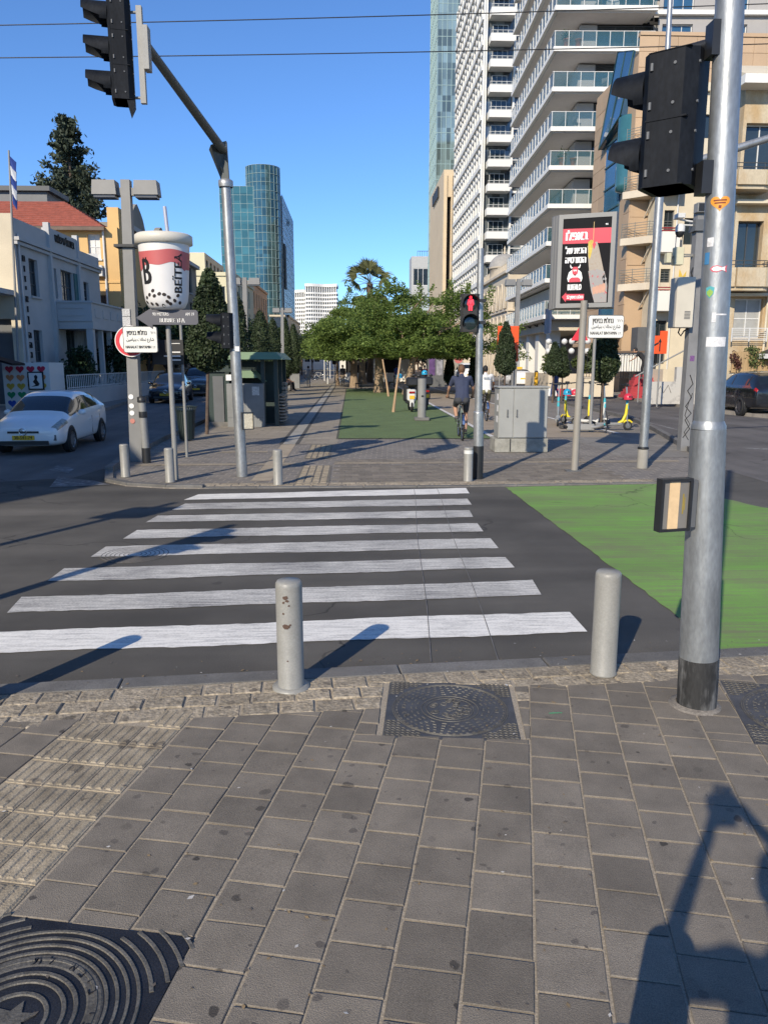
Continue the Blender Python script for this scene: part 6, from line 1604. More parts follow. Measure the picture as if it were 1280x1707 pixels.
# ---- globe lamps
for i, (x, y) in enumerate(((10.9,41.5),(12.0,41.0))):
    g = thing('globe_lamp', ('ornamental lamp with four white globes nearest the red steps', 'ornamental lamp with four white globes by the small conical cypresses')[1-i], 'street lamp', (x, y, .02), group='globe lamps on the right')
    obj('post', MB().cyl((0,0,0),(0,0,2.9),.05,.035).cyl((-.42,0,2.95),(.42,0,2.95),.02,n=6).cyl((-.42,0,2.6),(.42,0,2.6),.02,n=6), BLACK, g)
    for dx, dz in ((-.42,3.05),(.42,3.05),(-.42,2.55),(.42,2.55)): obj('globe', MB().ball((dx,0,dz), .16, 14), M('milk globe', (.6,.6,.57), rough=.3), g)
wp = thing('warning_sign', 'red bordered triangular warning sign behind the billboard pole', 'sign', (9.35,32.,.02))
obj('board', MB().ext([(-.36,2.85),(.36,2.85),(0,3.45)], (0,0,0), (1,0,0), (0,0,1), .02), RED, wp); obj('face', MB().ext([(-.22,2.93),(.22,2.93),(0,3.3)], (0,-.004,0), (1,0,0), (0,0,1), .003), WHITE, wp); obj('post', MB().cyl((0,.04,0),(0,.04,3.3),.03), GREYP, wp)
# ---- info column and kerbside bits far right
ad = thing('poster_column', 'dark poster column with purple posters on the bike path side', 'poster column', (6.15,64,.02))
obj('column', MB().box(0,0,0,1.5,1.2,.7).box(.1,.1,.7,1.4,1.1,3.1).box(-.1,-.1,3.1,1.6,1.3,3.35), GREYD, ad); obj('poster', MB().box(.2,.085,.9,.7,.095,2.9), M('purple poster', (.10,.05,.16), rough=.5, var=.5, sc=3), ad); obj('poster', MB().box(.8,.085,.9,1.3,.095,2.9), M('grey poster', (.25,.25,.28), rough=.5, var=.5, sc=3), ad)
ns = thing('parking_sign', 'pink red round sign and white plate on a pole before the white van', 'sign', (8.2,60,.02))
obj('post', MB().cyl((0,0,0),(0,0,4.2),.04), GREYP, ns); obj('disc', MB().lathe([(0,-.05),(.32,-.05)], (0,0,2.2), n=20, axis='y'), M('faded red disc', (.5,.14,.14)), ns); obj('plate', MB().box(.15,-.05,2.9,.75,-.03,3.5), WHITE, ns)
bx3 = thing('barrier_row', 'red and white kerb barriers in front of the planted bed on the right', 'barrier', (11.6,43.5,.1))
for k in range(7): obj('segment', MB().bbox(.8*k-2.4,0,0,.8*k-1.62,.35,.42,.03), RED if k % 2 else WHITE, bx3)
pb = thing('planter_wall', 'warm stone planter wall under the white balcony tower', 'planter', (13.2,52,.13))
obj('wall', MB().box(0,0,0,5.5,.4,1.1).box(0,.4,0,.4,7,1.1).box(2.6,-1.0,0,4.4,-.0,.7), PL_STONE, pb); obj('soil', MB().box(.4,.4,0,5.5,7,1.0), M('soil', (.08,.06,.045), rough=1.), pb)
yb = thing('yellow_post', 'short yellow post by the planter wall', 'post', (11.9,50,.1)); obj('tube', MB().cyl((0,0,0),(0,0,1.25),.12), M('yellow paint', (.65,.36,.02), rough=.5), yb); obj('cap', MB().ball((0,0,1.25), .12, 10), BLACK, yb)
# ---- overhead cables
for i, (z0, s_, l) in enumerate(((9.565,.042,'upper thin overhead cable crossing the sky'), (8.83,.0316,'lower thin overhead cable crossing the sky'))):
    c_ = MB(); c_.tube([(x, 19., z0+s_*x+.0012*((x-1)**2)*.4) for x in range(-14, 17, 2)], .011, n=6)
    o_ = obj('overhead_cable', c_, BLACK, label=l, cat='cable')

# ---- street furniture just left of the view, whose shadows cross the road
op_ = thing('signal_pole', 'galvanised signal pole at the near left corner, outside the picture', 'pole', (-4.3,4.2,.0)); obj('tube', MB().cyl((0,0,0),(0,0,3.3),.07,.06,n=16), GALV, op_)
head2('pedestrian_signal', 'black pedestrian signal on the near left corner pole, outside the picture', 'traffic signal', (-4.05,4.2,2.35), rad(40), n=2, size=.3, dep=.22, hgt=.34)
op2 = thing('sign_post', 'tall plain post beyond the near left corner, outside the picture', 'post', (-6.3,4.05,.0)); obj('tube', MB().cyl((0,0,0),(0,0,4.4),.06,n=14), GREYP, op2); obj('plate', MB().ext(rrect(.7,.5), (0,-.06,4.0), (1,0,0), (0,0,1), .02), SIGNW, op2)
# ================================================================ VEGETATION
L_FLAM = leaf('poinciana leaves', (.14,.215,.05), (.25,.34,.09), .55)
L_CYP = leaf('cypress foliage', (.030,.050,.022), (.055,.078,.034), .1)
L_DARK = leaf('dark shrub leaves', (.022,.045,.020), (.040,.070,.028), .2)
L_PALM = leaf('palm fronds', (.16,.18,.07), (.26,.26,.12), .4)
L_CONI = leaf('conifer needles', (.045,.062,.042), (.075,.095,.062), .15)
L_LIGHT = leaf('light shrub leaves', (.07,.11,.03), (.14,.17,.06), .3)
BARK = M('pale bark', (.27,.20,.135), rough=.95, var=.3, sc=5, stretch=(1,1,.3), fine=.25, fsc=40, bump=.6, bsc=30)
BARKD = M('dark bark', (.10,.072,.055), rough=.95, var=.3, sc=6, fine=.2, bump=.5, bsc=40)
def limb(mb, p0, p1, r0, r1, sag=0., n=6, rng=random):
    p0, p1 = Vector(p0), Vector(p1); P = []
    for k in range(n+1):
        t = k/n; q = p0.lerp(p1, t); q += Vector((rng.uniform(-.05,.05), rng.uniform(-.05,.05), sag*math.sin(math.pi*t)))*(p1-p0).length*(0 < k < n)
        P.append(q)
    mb.tube(P, [r0+(r1-r0)*k/n for k in range(n+1)], n=8)
def umbrella_tree(label, x, y, th, R_, ztop, zlow, seed, nclump=60, leafs=210, lean=(0,0), r=.3, off=(0,0), lsize=.095):
    """broad flat-topped shade tree with layered feathery sprays"""
    rng = np.random.default_rng(seed); rd = random.Random(seed)
    t = thing('shade_tree', label, 'tree', (x, y, .02), group='poinciana trees on the boulevard')
    tk = MB(); top = Vector((lean[0], lean[1], th))
    P = [Vector((0,0,0)), Vector((lean[0]*.3+rd.uniform(-.05,.05), 0, th*.35)), Vector((lean[0]*.7, lean[1]*.6, th*.7)), top]
    tk.tube(P, [r*1.35, r*.95, r*.85, r*.8], n=14)
    for k in range(9):
        a = 2*math.pi*k/9+rd.uniform(-.3,.3); rr = R_*rd.uniform(.5,.85)
        limb(tk, top-Vector((0,0,rd.uniform(0,.5))), (off[0]+rr*math.cos(a), off[1]+rr*math.sin(a), zlow+(ztop-zlow)*rd.uniform(.35,.8)), r*.42, .03, sag=.08, rng=rd)
    obj('trunk', tk, BARK, t)
    pts = []
    for k in range(nclump):
        a = rng.uniform(0, 6.283); q = math.sqrt(rng.uniform(.02,1)); rr = R_*q
        dome = zlow+(ztop-zlow)*(1-.85*q**2.2)
        z = dome-rng.uniform(0,1)**1.6*(dome-zlow)*.95
        cr = rng.uniform(.55,1.15)*R_/5.
        c = np.array([off[0]+rr*math.cos(a), off[1]+rr*math.sin(a), z])
        n_ = int(2.0*leafs*rng.uniform(.5,1.4))
        d = rng.normal(size=(n_,3)); d /= np.linalg.norm(d,axis=1)[:,None]; d *= (rng.random((n_,1))**.4)
        p = c+d*[cr*1.25,cr*1.25,cr*.42]
        p[:,2] -= .22*((p[:,0]-c[0])**2+(p[:,1]-c[1])**2)/cr   # sprays droop at their rims
        pts.append(p)
    for k in range(26):     # thin sprays sticking out
        a = rng.uniform(0,6.283); s0 = R_*.85; L2 = rng.uniform(.6,1.5); el = rng.uniform(-.3,.6); n_ = 60
        u = rng.random(n_)*L2; p = np.stack([off[0]+(s0+u)*math.cos(a), off[1]+(s0+u)*math.sin(a), zlow+(ztop-zlow)*.35+u*el+rng.normal(size=n_)*.03],1)+rng.normal(size=(n_,3))*.09
        pts.append(p)
    for k in range(14):
        a = rng.uniform(0,6.283); q = rng.uniform(0,.7)*R_; n_ = 50; u = rng.random(n_)*rng.uniform(.4,1.0)
        p = np.stack([off[0]+q*math.cos(a)+u*rng.uniform(-.6,.6), off[1]+q*math.sin(a)+u*.3, ztop-.2-.25*(q/R_)**2*(ztop-zlow)+u],1)+rng.normal(size=(n_,3))*.08
        pts.append(p)
    obj('crown', quads_mesh('crown', np.concatenate(pts), lsize, L_FLAM, flat=.45, rng=rng, asp=1.9), parent=t)
    return t
umbrella_tree('broad shade tree with the thick pale trunk standing on the far turf', 1.8, 51.5, 2.6, 5.2, 6.7, 2.5, 11, r=.30, off=(.6,0), nclump=135, leafs=260)
umbrella_tree('wide shade tree whose crown reaches over the bike path', 3.3, 47.5, 2.5, 4.4, 6.3, 2.4, 12, r=.20, off=(2.6,1.0), nclump=60, leafs=200, lean=(.5,0))
umbrella_tree('shade tree behind on the left with a dark trunk and low crown', .2, 62, 2.6, 3.3, 6.6, 2.3, 13, r=.30, off=(.2,0), nclump=100)
umbrella_tree('shade tree farther back near the palm', 1.0, 72, 2.8, 5.0, 7.2, 2.6, 14, r=.33, nclump=60, lsize=.14)
umbrella_tree('shade tree farthest back on the right of the trunks', 6.0, 78, 2.8, 4.6, 7.2, 2.6, 15, r=.28, nclump=50, lsize=.14)
umbrella_tree('small light green shade tree at the walkway edge', -1.2, 66, 2.3, 2.0, 4.4, 2.4, 16, r=.13, nclump=22, leafs=150)
for lb, x, y, h_, le, rr in (('slender leaning stem beside the thick trunk', 2.15, 45.5, 2.6, -.35, .05), ('thin pale wooden stake on the turf left of the parked motor scooter', 1.66, 31, 2.6, .28, .045)):
    t = thing('tree_stake', lb, 'stake', (x, y, .03)); h_ *= .82; tk = MB(); tk.tube([(0,0,0),(le*.35,0,h_*.4),(le*.8,0,h_*.8),(le,0,h_)], [rr*1.5,rr,rr,rr*.9], n=9); obj('stem', tk, M('pale wood', (.40,.27,.16), rough=.9, var=.2, sc=6, stretch=(1,1,.2)), t)
def cone_tree(label, x, y, ztop, z0, R_, seed, lean=0., squash=1., n=5200, round_=False, group='clipped cypresses', size=.062):
    rng = np.random.default_rng(seed)
    t = thing('cypress_tree', label, 'tree', (x, y, .02), group=group)
    tk = MB(); tk.tube([(0,0,0),(lean*.2,0,z0*.5),(lean*.5,0,z0+.3)], [.055,.045,.04], n=8); obj('trunk', tk, BARKD, t)
    hgt = ztop-z0
    def rad_(u): return R_*(np.sqrt(np.clip(u/.18,0,1))*(1-u)**(.55 if not round_ else .42)+.04) if not round_ else R_*np.sqrt(np.clip(1-(2*u-1)**2,0,1))**.8
    k_ = rng.random((30,3)); u = rng.beta(1.1,1.5,size=n) if not round_ else rng.random(n); a = rng.random(n)*6.283
    lump = np.zeros(n)
    for q in k_: lump = np.maximum(lump, np.exp(-(((u-q[0])/.10)**2+(np.angle(np.exp(1j*(a-q[1]*6.283)))/.55)**2)))
    rr = rad_(u)*(.80+.26*lump+rng.normal(size=n)*.05)*np.where(rng.random(n) < .25, rng.random(n)*.5+.45, 1)
    P = np.stack([lean*(.5+.5*u)+rr*np.cos(a), rr*np.sin(a), z0+u*hgt+rng.normal(size=n)*.03],1)
    c = obj('crown', quads_mesh('crown', P, size, L_CYP, rng=rng, asp=1.7), parent=t)
    core = MB(); core.lathe([(max(.005, float(rad_(np.array([v]))[0])*.74), z0+v*hgt) for v in np.linspace(0.02,.97,10)], (lean*.6,0,0), n=12); obj('inner_foliage', core, L_CYP, c)
    return t
cone_tree('tall lumpy cypress leaning beside the dark litter bin', -4.05, 21.7, 4.45, 1.75, .66, 21, lean=.25, n=9000)
cone_tree('dark cypress just behind the kiosk roof, left of the lamp post', -4.5, 31.0, 4.7, 1.2, .75, 22, n=6000)
cone_tree('first and widest of the four dark cypresses right of the kiosk', -4.5, 39.5, 4.5, .9, .72, 23, n=6000)
cone_tree('second dark cypress right of the kiosk', -4.55, 46, 4.45, .9, .66, 24)
cone_tree('third dark cypress right of the kiosk', -4.45, 53, 4.95, .9, .66, 25)
cone_tree('fourth and farthest dark cypress right of the kiosk', -4.45, 61, 4.9, .9, .66, 26)
cone_tree('conical clipped cypress in front of the orange arrow board', 7.0, 35.5, 3.75, 1.45, .56, 31, n=6500)
cone_tree('small conical cypress left of the globe lamp', 9.9, 38, 2.95, 1.35, .46, 32, n=3500)
cone_tree('small narrow cypress touching the globe lamp', 10.4, 38.2, 2.75, 1.25, .38, 33, n=3000)
cone_tree('round headed clipped cypress behind the standing scooters', 7.55, 23.2, 2.72, 1.42, .44, 34, round_=True, n=6500)
cone_tree('slim dark cypress on the bike path side before the white van', 6.9, 55, 3.2, .4, .42, 35)
cone_tree('slim cypress behind the red man signal pole', 8.3, 52, 3.6, .6, .55, 36)
# big conifer over the red roof
def conifer():
    rng = np.random.default_rng(5); t = thing('tall_conifer', 'tall dark ragged conifer rising behind the red tiled roof', 'tree', (-25.2,75,0))
    tk = MB(); tk.tube([(0,0,0),(.1,0,12),(.0,0,23.6)], [.45,.3,.04], n=10); pts = []
    for k in range(150):
        z = 9+14.3*rng.random()**.9; u = (23.8-z)/14.8; a = rng.random()*6.283; L_ = (.35+4.3*u**.85)*rng.uniform(.55,1.12)
        tip = np.array([L_*math.cos(a), L_*math.sin(a), z+L_*.28]); base = np.array([0,0,z-.1*L_])
        if k < 60: limb(tk, base, tip*.9+base*.1, .07, .02)
        n_ = int(70+130*u); s_ = rng.random(n_)**.7; p = base+(tip-base)*s_[:,None]+rng.normal(size=(n_,3))*(.12+.30*u)*(.4+.6*s_[:,None])
        pts.append(p)
    obj('trunk', tk, BARKD, t); obj('crown', quads_mesh('crown', np.concatenate(pts), .24, L_CONI, rng=rng, asp=1.9), parent=t)
conifer()
# fan palm
def palm():
    rng = random.Random(8); t = thing('fan_palm', 'fan palm rising over the tree crowns in the middle of the boulevard', 'palm', (1.75,76,.02))
    tk = MB(); tk.tube([(0,0,0),(.1,0,3),(0,0,6),(.05,0,9.3)], [.36,.27,.24,.3], n=12); obj('trunk', tk, BARKD, t)
    mb = MB()
    for k in range(26):
        a = 2.4*k+rng.uniform(-.2,.2); el = (1.25 if k < 6 else .75 if k < 13 else .15 if k < 20 else -.75)+rng.uniform(-.2,.2); L_ = rng.uniform(1.15,1.6)
        d = Vector((math.cos(a)*math.cos(el), math.sin(a)*math.cos(el), math.sin(el)))
        b = Vector((0,0,9.3)); hub = b+d*L_-Vector((0,0,.12)); mb.tube([b, b+d*L_*.6, hub], .022, n=4)
        sd = d.cross(Vector((0,0,1))).normalized(); sd = Matrix.Rotation(rng.uniform(-1.1,1.1), 3, d) @ sd; nn = sd.cross(d)
        for j in range(13):
            f = (j-6)/6*1.0; dl = (d*math.cos(f)+sd*math.sin(f)).normalized(); ln = rng.uniform(1.05,1.45)*(1.1-.25*abs(f))
            w_ = dl.cross(nn).normalized()*.085; e = hub+dl*ln-Vector((0,0,.22*ln*ln*(1.1-d.z*.6)))
            m_ = hub+dl*ln*.55-Vector((0,0,.05)); mb.quad(hub, m_+w_, e, m_-w_)
    obj('fronds', mb, L_PALM, t)
palm()
def shrub(label, x, y, h_, R_, seed, mat, group=None, z0=0., n=2500, size=.11, trunk=False):
    rng = np.random.default_rng(seed); t = thing('shrub' if not trunk else 'street_tree', label, 'shrub' if not trunk else 'tree', (x, y, z0), group=group)
    pts = []
    for k in range(16):
        c = np.array([rng.normal()*R_*.45, rng.normal()*R_*.45, h_*(.35+.5*rng.random()) if not trunk else h_*(.5+.38*rng.random())]); m_ = n//16
        d = rng.normal(size=(m_,3)); d /= np.linalg.norm(d,axis=1)[:,None]; d *= rng.random((m_,1))**.45; pts.append(c+d*[R_*.55,R_*.55,h_*(.28 if not trunk else .2)])
    P = np.concatenate(pts); P[:,2] = np.clip(P[:,2], .05, None)
    tk = MB()
    for k in range(4): limb(tk, (0,0,0) if not trunk else (0,0,h_*.25), (rng.normal()*R_*.5, rng.normal()*R_*.5, h_*.7), .05 if not trunk else .1, .015)
    if trunk: tk.cyl((0,0,0),(0,0,h_*.45),.13,.1)
    obj('stems', tk, BARKD, t); obj('foliage', quads_mesh('foliage', P, size, mat, rng=rng), parent=t)
G1 = 'dark trees and shrubs along the left pavement'
shrub('dark leafy tree against the end of the pale grey house', -13.0, 45.5, 5.2, 1.3, 41, L_DARK, G1, trunk=True, n=5000, size=.13)
shrub('dark shrub by the porch steps behind the white railing', -12.6, 37.6, 2.7, .75, 42, L_DARK, G1, n=3000)
shrub('low dark shrub left of the porch behind the white railing', -13.0, 35.4, 1.9, .7, 43, L_DARK, G1)
for k, (x, y, h_, R_) in enumerate(((-12.9,41.8,3.3,1.0),(-12.4,48.6,5.0,1.6),(-12.2,53,5.4,1.9),(-11.6,58,5.2,1.9),(-11.4,63,5.6,2.),(-11.2,70,5.6,2.2),(-11,80,6,2.4),(-11,92,6.5,2.6),(-10.5,105,6.5,2.6),(-7.6,120,6.5,2.6),(-7.0,140,7,3.))):
    shrub(['short dark bushy tree right of the porch behind the railing','dark tree behind the nearest parked black car','dark tree behind the second parked car','dark tree behind the third parked car','dark tree just past the third parked car','dark tree midway along the shaded row','tall dark tree in the far half of the shaded row','second tall dark tree in the far half of the shaded row','third tall dark tree in the far half of the shaded row','last but one dark tree at the end of the shaded row','last dark tree at the end of the shaded row'][k], x, y, h_, R_, 50+k, L_DARK, G1, trunk=k > 0, n=4500, size=.15)
for k, (x, y) in enumerate(((11.9,52.8),(14.4,53.2))): shrub(('light green bush in the planter nearer the bike path','light green bush in the planter nearer the tower')[k], x+1.6, y, 1.5, .55, 70+k, L_LIGHT, z0=1.0, n=1600, size=.12)
shrub('bright yellow green bush on the planter of the stained cream house', 17.6, 33.7, 1.1, .38, 75, L_LIGHT, z0=1.5, n=1500, size=.07)
shrub('reddish leafed bush at the left end of that planter', 16.9, 33.7, .9, .3, 76, leaf('red leaves', (.09,.035,.03), (.15,.07,.05)), z0=1.5, n=900, size=.07)
shrub('green bush under the black parasol', 18.6, 33.7, .8, .5, 77, L_LIGHT, z0=1.5, n=1200, size=.07)
for k in range(6): shrub('dark tree, %s of the row closing the far right side of the boulevard' % ('nearest','second','third','fourth','fifth','farthest')[k], 8.5+.5*k, 88+12*k, 6.0, 2.4, 80+k, L_DARK, 'dark trees along the far right side', trunk=True, n=3500, size=.2)
for k, (x, y, h_, R_) in enumerate(((-24,13,9,4.2),)): pass

# ================================================================ VEHICLES
CARW = M('white car paint', (.80,.80,.79), rough=.25, var=.03, coat=.6); CARK = M('black car paint', (.010,.011,.014), rough=.2, var=.05, coat=.8); CARB = M('dark blue car paint', (.012,.02,.045), rough=.2, coat=.8); CARS = M('silver car paint', (.33,.34,.35), rough=.28, metal=.5, coat=.5)
CGL = M('car glass', (.012,.016,.02), rough=.04, spec=.8, var=.1)
PLATE = M('yellow number plate', (.70,.42,.02), rough=.5, var=.03); HLAMP = M('headlamp glass', (.32,.32,.28), rough=.1, var=.4, sc=16, spec=.8); TLAMP = M('tail lamp', (.30,.012,.012), rough=.15)
def car(label, cat, loc, rz, paint, L_=4.46, W=1.745, Hh=1.49, kind='hatch', scale=1., plate=None, group=None, taxi=False, name='parked_car'):
    """car facing -Y; origin on the ground under the front bumper"""
    t = thing(name, label, cat, loc, rz, group); t.scale = (scale,)*3
    hw = W/2
    # stations: y, half width, z sill, z belt, z top, half width at top
    if kind == 'hatch':
        S = [(0.0,.66,.34,.60,.66,.50),(.08,.80,.22,.66,.72,.60),(.38,.86,.19,.77,.84,.66),(.74,.872,.19,.84,.92,.69),(.92,.872,.19,.87,.97,.71),(1.85,.872,.19,.92,1.46,.62),(2.40,.872,.19,.95,1.52,.63),(3.1,.870,.19,.98,1.50,.62),(3.85,.865,.22,1.03,1.38,.59),(4.25,.83,.28,1.07,1.25,.57),(4.42,.78,.34,1.02,1.14,.54),(4.46,.72,.40,.94,1.04,.5)]; ws, wr = (4, 5), 8
    else:
        S = [(0.0,.70,.40,.72,.78,.52),(.08,.84,.26,.82,.88,.60),(.45,.90,.24,.92,1.00,.66),(1.05,.92,.24,.99,1.08,.70),(1.28,.92,.24,1.02,1.14,.70),(1.95,.92,.24,1.06,1.60,.60),(2.6,.92,.24,1.07,1.69,.62),(3.6,.92,.24,1.08,1.68,.62),(4.25,.90,.26,1.10,1.58,.60),(4.58,.88,.30,1.10,1.20,.62),(4.68,.82,.36,1.02,1.08,.58),(4.70,.74,.42,.90,.94,.5)]; ws, wr = (4, 5), 8
    ky, kx, kz = L_/S[-1][0], hw/max(s[1] for s in S), Hh/max(s[4] for s in S)
    vs = []; n = 13
    for (y, w_, zs, zb, zt, wt) in S:
        y *= ky; w_ *= kx; wt *= kx; zs *= kz; zb *= kz; zt *= kz
        half = [(0,zs),(w_*.82,zs),(w_*.97,zs+.08),(w_,zs+(zb-zs)*.5),(w_*.975,zb-.05),(w_*.945,zb),(wt*1.02+ (w_*.945-wt)*.05,zt-.055),(wt*.86,zt-.008),(0,zt+.015)]
        ring = [(x, y, z) for x, z in half]+[(-x, y, z) for x, z in half[-2:0:-1]]
        vs += ring
    m = len(ring); fs = []; ms = []
    for i in range(len(S)-1):
        for j in range(m):
            fs.append((i*m+j, i*m+(j+1) % m, (i+1)*m+(j+1) % m, (i+1)*m+j))
            jj = min(j, m-1-j)
            g = 0
            if jj == 5 and ws[0] <= i < wr: g = 1
            if jj in (6,7) and i == ws[0]: g = 2
            if jj in (6,7) and i == wr-(1 if kind == 'hatch' else 0): g = 3
            if jj in (4,5) and i in ((1,2) if kind == 'hatch' else (1,)): g = 4
            if jj in (4,) and i == len(S)-3: g = 5
            ms.append(g)
    fs.append(tuple(range(m))[::-1]); ms.append(0); fs.append(tuple((len(S)-1)*m+k for k in range(m))); ms.append(0)
    me = bpy.data.meshes.new('body'); me.from_pydata(vs, [], [f[::-1] for f in fs])
    for _ in range(6): me.materials.append(paint)
    me.polygons.foreach_set('material_index', ms); me.polygons.foreach_set('use_smooth', [True]*len(fs)); me.update()
    tmp = bpy.data.objects.new('tmp', me); COL.objects.link(tmp)
    sb = tmp.modifiers.new('s', 'SUBSURF'); sb.levels = 3
    bpy.context.view_layer.update()
    ev = bpy.data.meshes.new_from_object(tmp.evaluated_get(bpy.context.evaluated_depsgraph_get())); bpy.data.objects.remove(tmp)
    co = [tuple(v.co) for v in ev.vertices]; groups = {}
    for p in ev.polygons:
        g = p.material_index; cx = p.center.x
        if g == 1 and (abs(p.center.y-2.60*ky) < .06 or abs(p.center.y-(S[wr][0]*ky-.35)) < .05): key = 'pillar'; groups.setdefault(key, []).append(list(p.vertices)); continue
        key = {0:'body',1:'side_window',2:'windscreen',3:'rear_window',4:'headlight',5:'tail_light'}[g]+('' if g in (0,2,3) else ('+' if cx > 0 else '-'))
        groups.setdefault(key, []).append(list(p.vertices))
    bpy.data.meshes.remove(ev)
    for key, fl in groups.items():
        used = sorted({i for f in fl for i in f}); mp = {i: k for k, i in enumerate(used)}
        q = MB(); q.add([co[i] for i in used], [[mp[i] for i in f] for f in fl], 0, True)
        nm = key.rstrip('+-'); obj(nm, q, paint if nm == 'body' else HLAMP if nm == 'headlight' else TLAMP if nm == 'tail_light' else BLACK if nm == 'pillar' else CGL, t)
    # pillars and roof line
    wb0, wb1 = (.90, .90+2.7*ky/1.0) if kind == 'hatch' else (.92, .92+2.75)
    wb0 *= ky; wb1 = wb0+2.68*ky; wr_ = .315*kz*(1.0 if kind == 'hatch' else 1.12)
    for y in (wb0, wb1):
        for sx in (-1, 1):
            x = sx*(hw-.02)
            obj('wheel_arch', MB().lathe([(0,sx*.012),(wr_*1.14,sx*.012),(wr_*1.16,-sx*.1)], (x,y,wr_*1.02), n=28, axis='x', sm=False), BLACK, t)
            wl = MB().lathe([(wr_*.62,sx*-.02),(wr_*.66,sx*.05),(wr_*.95,sx*.05),(wr_,sx*.03),(wr_,-sx*.15),(wr_*.7,-sx*.16)], (x+sx*-.01,y,wr_), n=32, axis='x')
            wo = obj('wheel', wl, RUBBER, t)
            rm = MB().lathe([(0,sx*.02),(wr_*.2,sx*.028),(wr_*.62,sx*.0),(wr_*.66,sx*.035)], (x,y,wr_), n=28, axis='x')
            for k in range(7):
                a = 2*math.pi*k/7; c_ = Vector((x+sx*.03, y, wr_)); d = Vector((0, math.cos(a), math.sin(a))); e = Vector((0, -math.sin(a), math.cos(a)))*.022
                rm.quad(c_+d*.04+e, c_+d*.04-e, c_+d*wr_*.64-e*1.3, c_+d*wr_*.64+e*1.3)
            obj('rim', rm, CARS if paint is not CARK else M('dark rim', (.12,.12,.13), rough=.35, metal=.6), wo)
    zb = S[4][3]*kz
    for sx in (-1, 1):
        obj('mirror', MB().ball((sx*(hw+.07), 1.62*ky, zb+.10*kz), .10, 12, sc=(1.1,.7,.75)), paint, t)
        for (y0, y1) in ((1.62,2.72),(2.76,3.45)): 
            obj('door_seam', MB().box(sx*hw*.985-.004, y1*ky-.006, .32, sx*hw*.985+.004, y1*ky+.006, zb-.06), BLACK, t)
            obj('handle', MB().bbox(sx*hw-.012, y1*ky-.30, zb-.16, sx*hw+.012, y1*ky-.12, zb-.125, .005), paint, t)
    obj('grille', MB().box(-hw*.42,-.01,.55*kz,hw*.42,.05,.60*kz).box(-hw*.66,.0,.26*kz,hw*.66,.06,.36*kz), BLACK, t)
    obj('badge', MB().lathe([(.075,-.02),(.085,-.025),(.095,-.02)], (0,0,.585*kz), n=20, axis='y').lathe([(.03,-.025),(.045,-.02)], (0,0,.60*kz), n=16, axis='y'), CHROME, t)
    [obj('fog_light', MB().box(sx*hw*.74,.05,.36*kz,sx*hw*.86,.16,.50*kz), GREYD, t) for sx in (-1, 1)]
    for y, s_ in ((-.02,1),(L_+.0,-1)):
        zz = .44*kz if s_ > 0 else .78*kz
        p_ = obj('number_plate', MB().bbox(-.26, min(y,y+.02*s_), zz-.055, .26, max(y,y+.02*s_), zz+.055, .005), PLATE, t)
        if plate and s_ > 0: obj('lettering', up(text_mb(plate, .11, width=.42), 0, y-.004, zz, .002), BLK, p_)
        if plate and s_ < 0:
            mb = up(text_mb(plate, .11, width=.42), 0, 0, zz, .002); mb.v = [(-v[0], y+.004, v[2]) for v in mb.v]; mb.f = [f[::-1] for f in mb.f]; obj('lettering', mb, BLK, p_)
    wp_ = MB(); zw = S[4][4]*kz
    wp_.tube([(.35,1.28*ky,zw+.03),(-.25,1.42*ky,zw+.14)], .010, n=4).tube([(-.15,1.27*ky,zw+.03),(-.6,1.40*ky,zw+.10)], .010, n=4); obj('wiper', wp_, BLACK, t)
    if taxi: obj('roof_sign', MB().bbox(-.3,2.3*ky,Hh-.0,.3,2.5*ky,Hh+.16,.03), PLATE, t)
    return t
car('white compact hatchback driving towards the camera on the left road', 'car', (-7.08,16.9,.01), rad(2), CARW, scale=.89, plate='30-541-74', name='compact_car')
car('black parked car nearest along the left pavement', 'car', (-9.05,38.2,.01), rad(5), CARK, plate='12-845-70', group='cars parked along the left pavement')
car('dark grey parked SUV second along the left pavement', 'car', (-9.15,46.0,.01), rad(6), M('graphite car paint', (.035,.037,.04), rough=.25, coat=.6), L_=4.7, W=1.85, Hh=1.7, kind='suv', group='cars parked along the left pavement')
car('silver parked SUV third along the left pavement', 'car', (-9.7,57.0,.01), rad(6), CARS, L_=4.7, W=1.85, Hh=1.68, kind='suv', group='cars parked along the left pavement')
s_ = car('shiny black SUV driving away at the right edge of the photo', 'car', (15.75,32.3,.01), rad(180-3), CARK, L_=4.75, W=1.92, Hh=1.66, kind='suv', plate='67-204-93', name='black_suv')
car('white taxi with a yellow roof sign on the right road', 'car', (13.1,63.5,.01), rad(180), CARW, taxi=True, Hh=1.46, name='taxi')
car('white van like car behind the navy shirted cyclist', 'car', (10.2,72,.01), rad(180), CARW, L_=4.7, W=1.9, Hh=1.95, kind='suv', name='white_van')

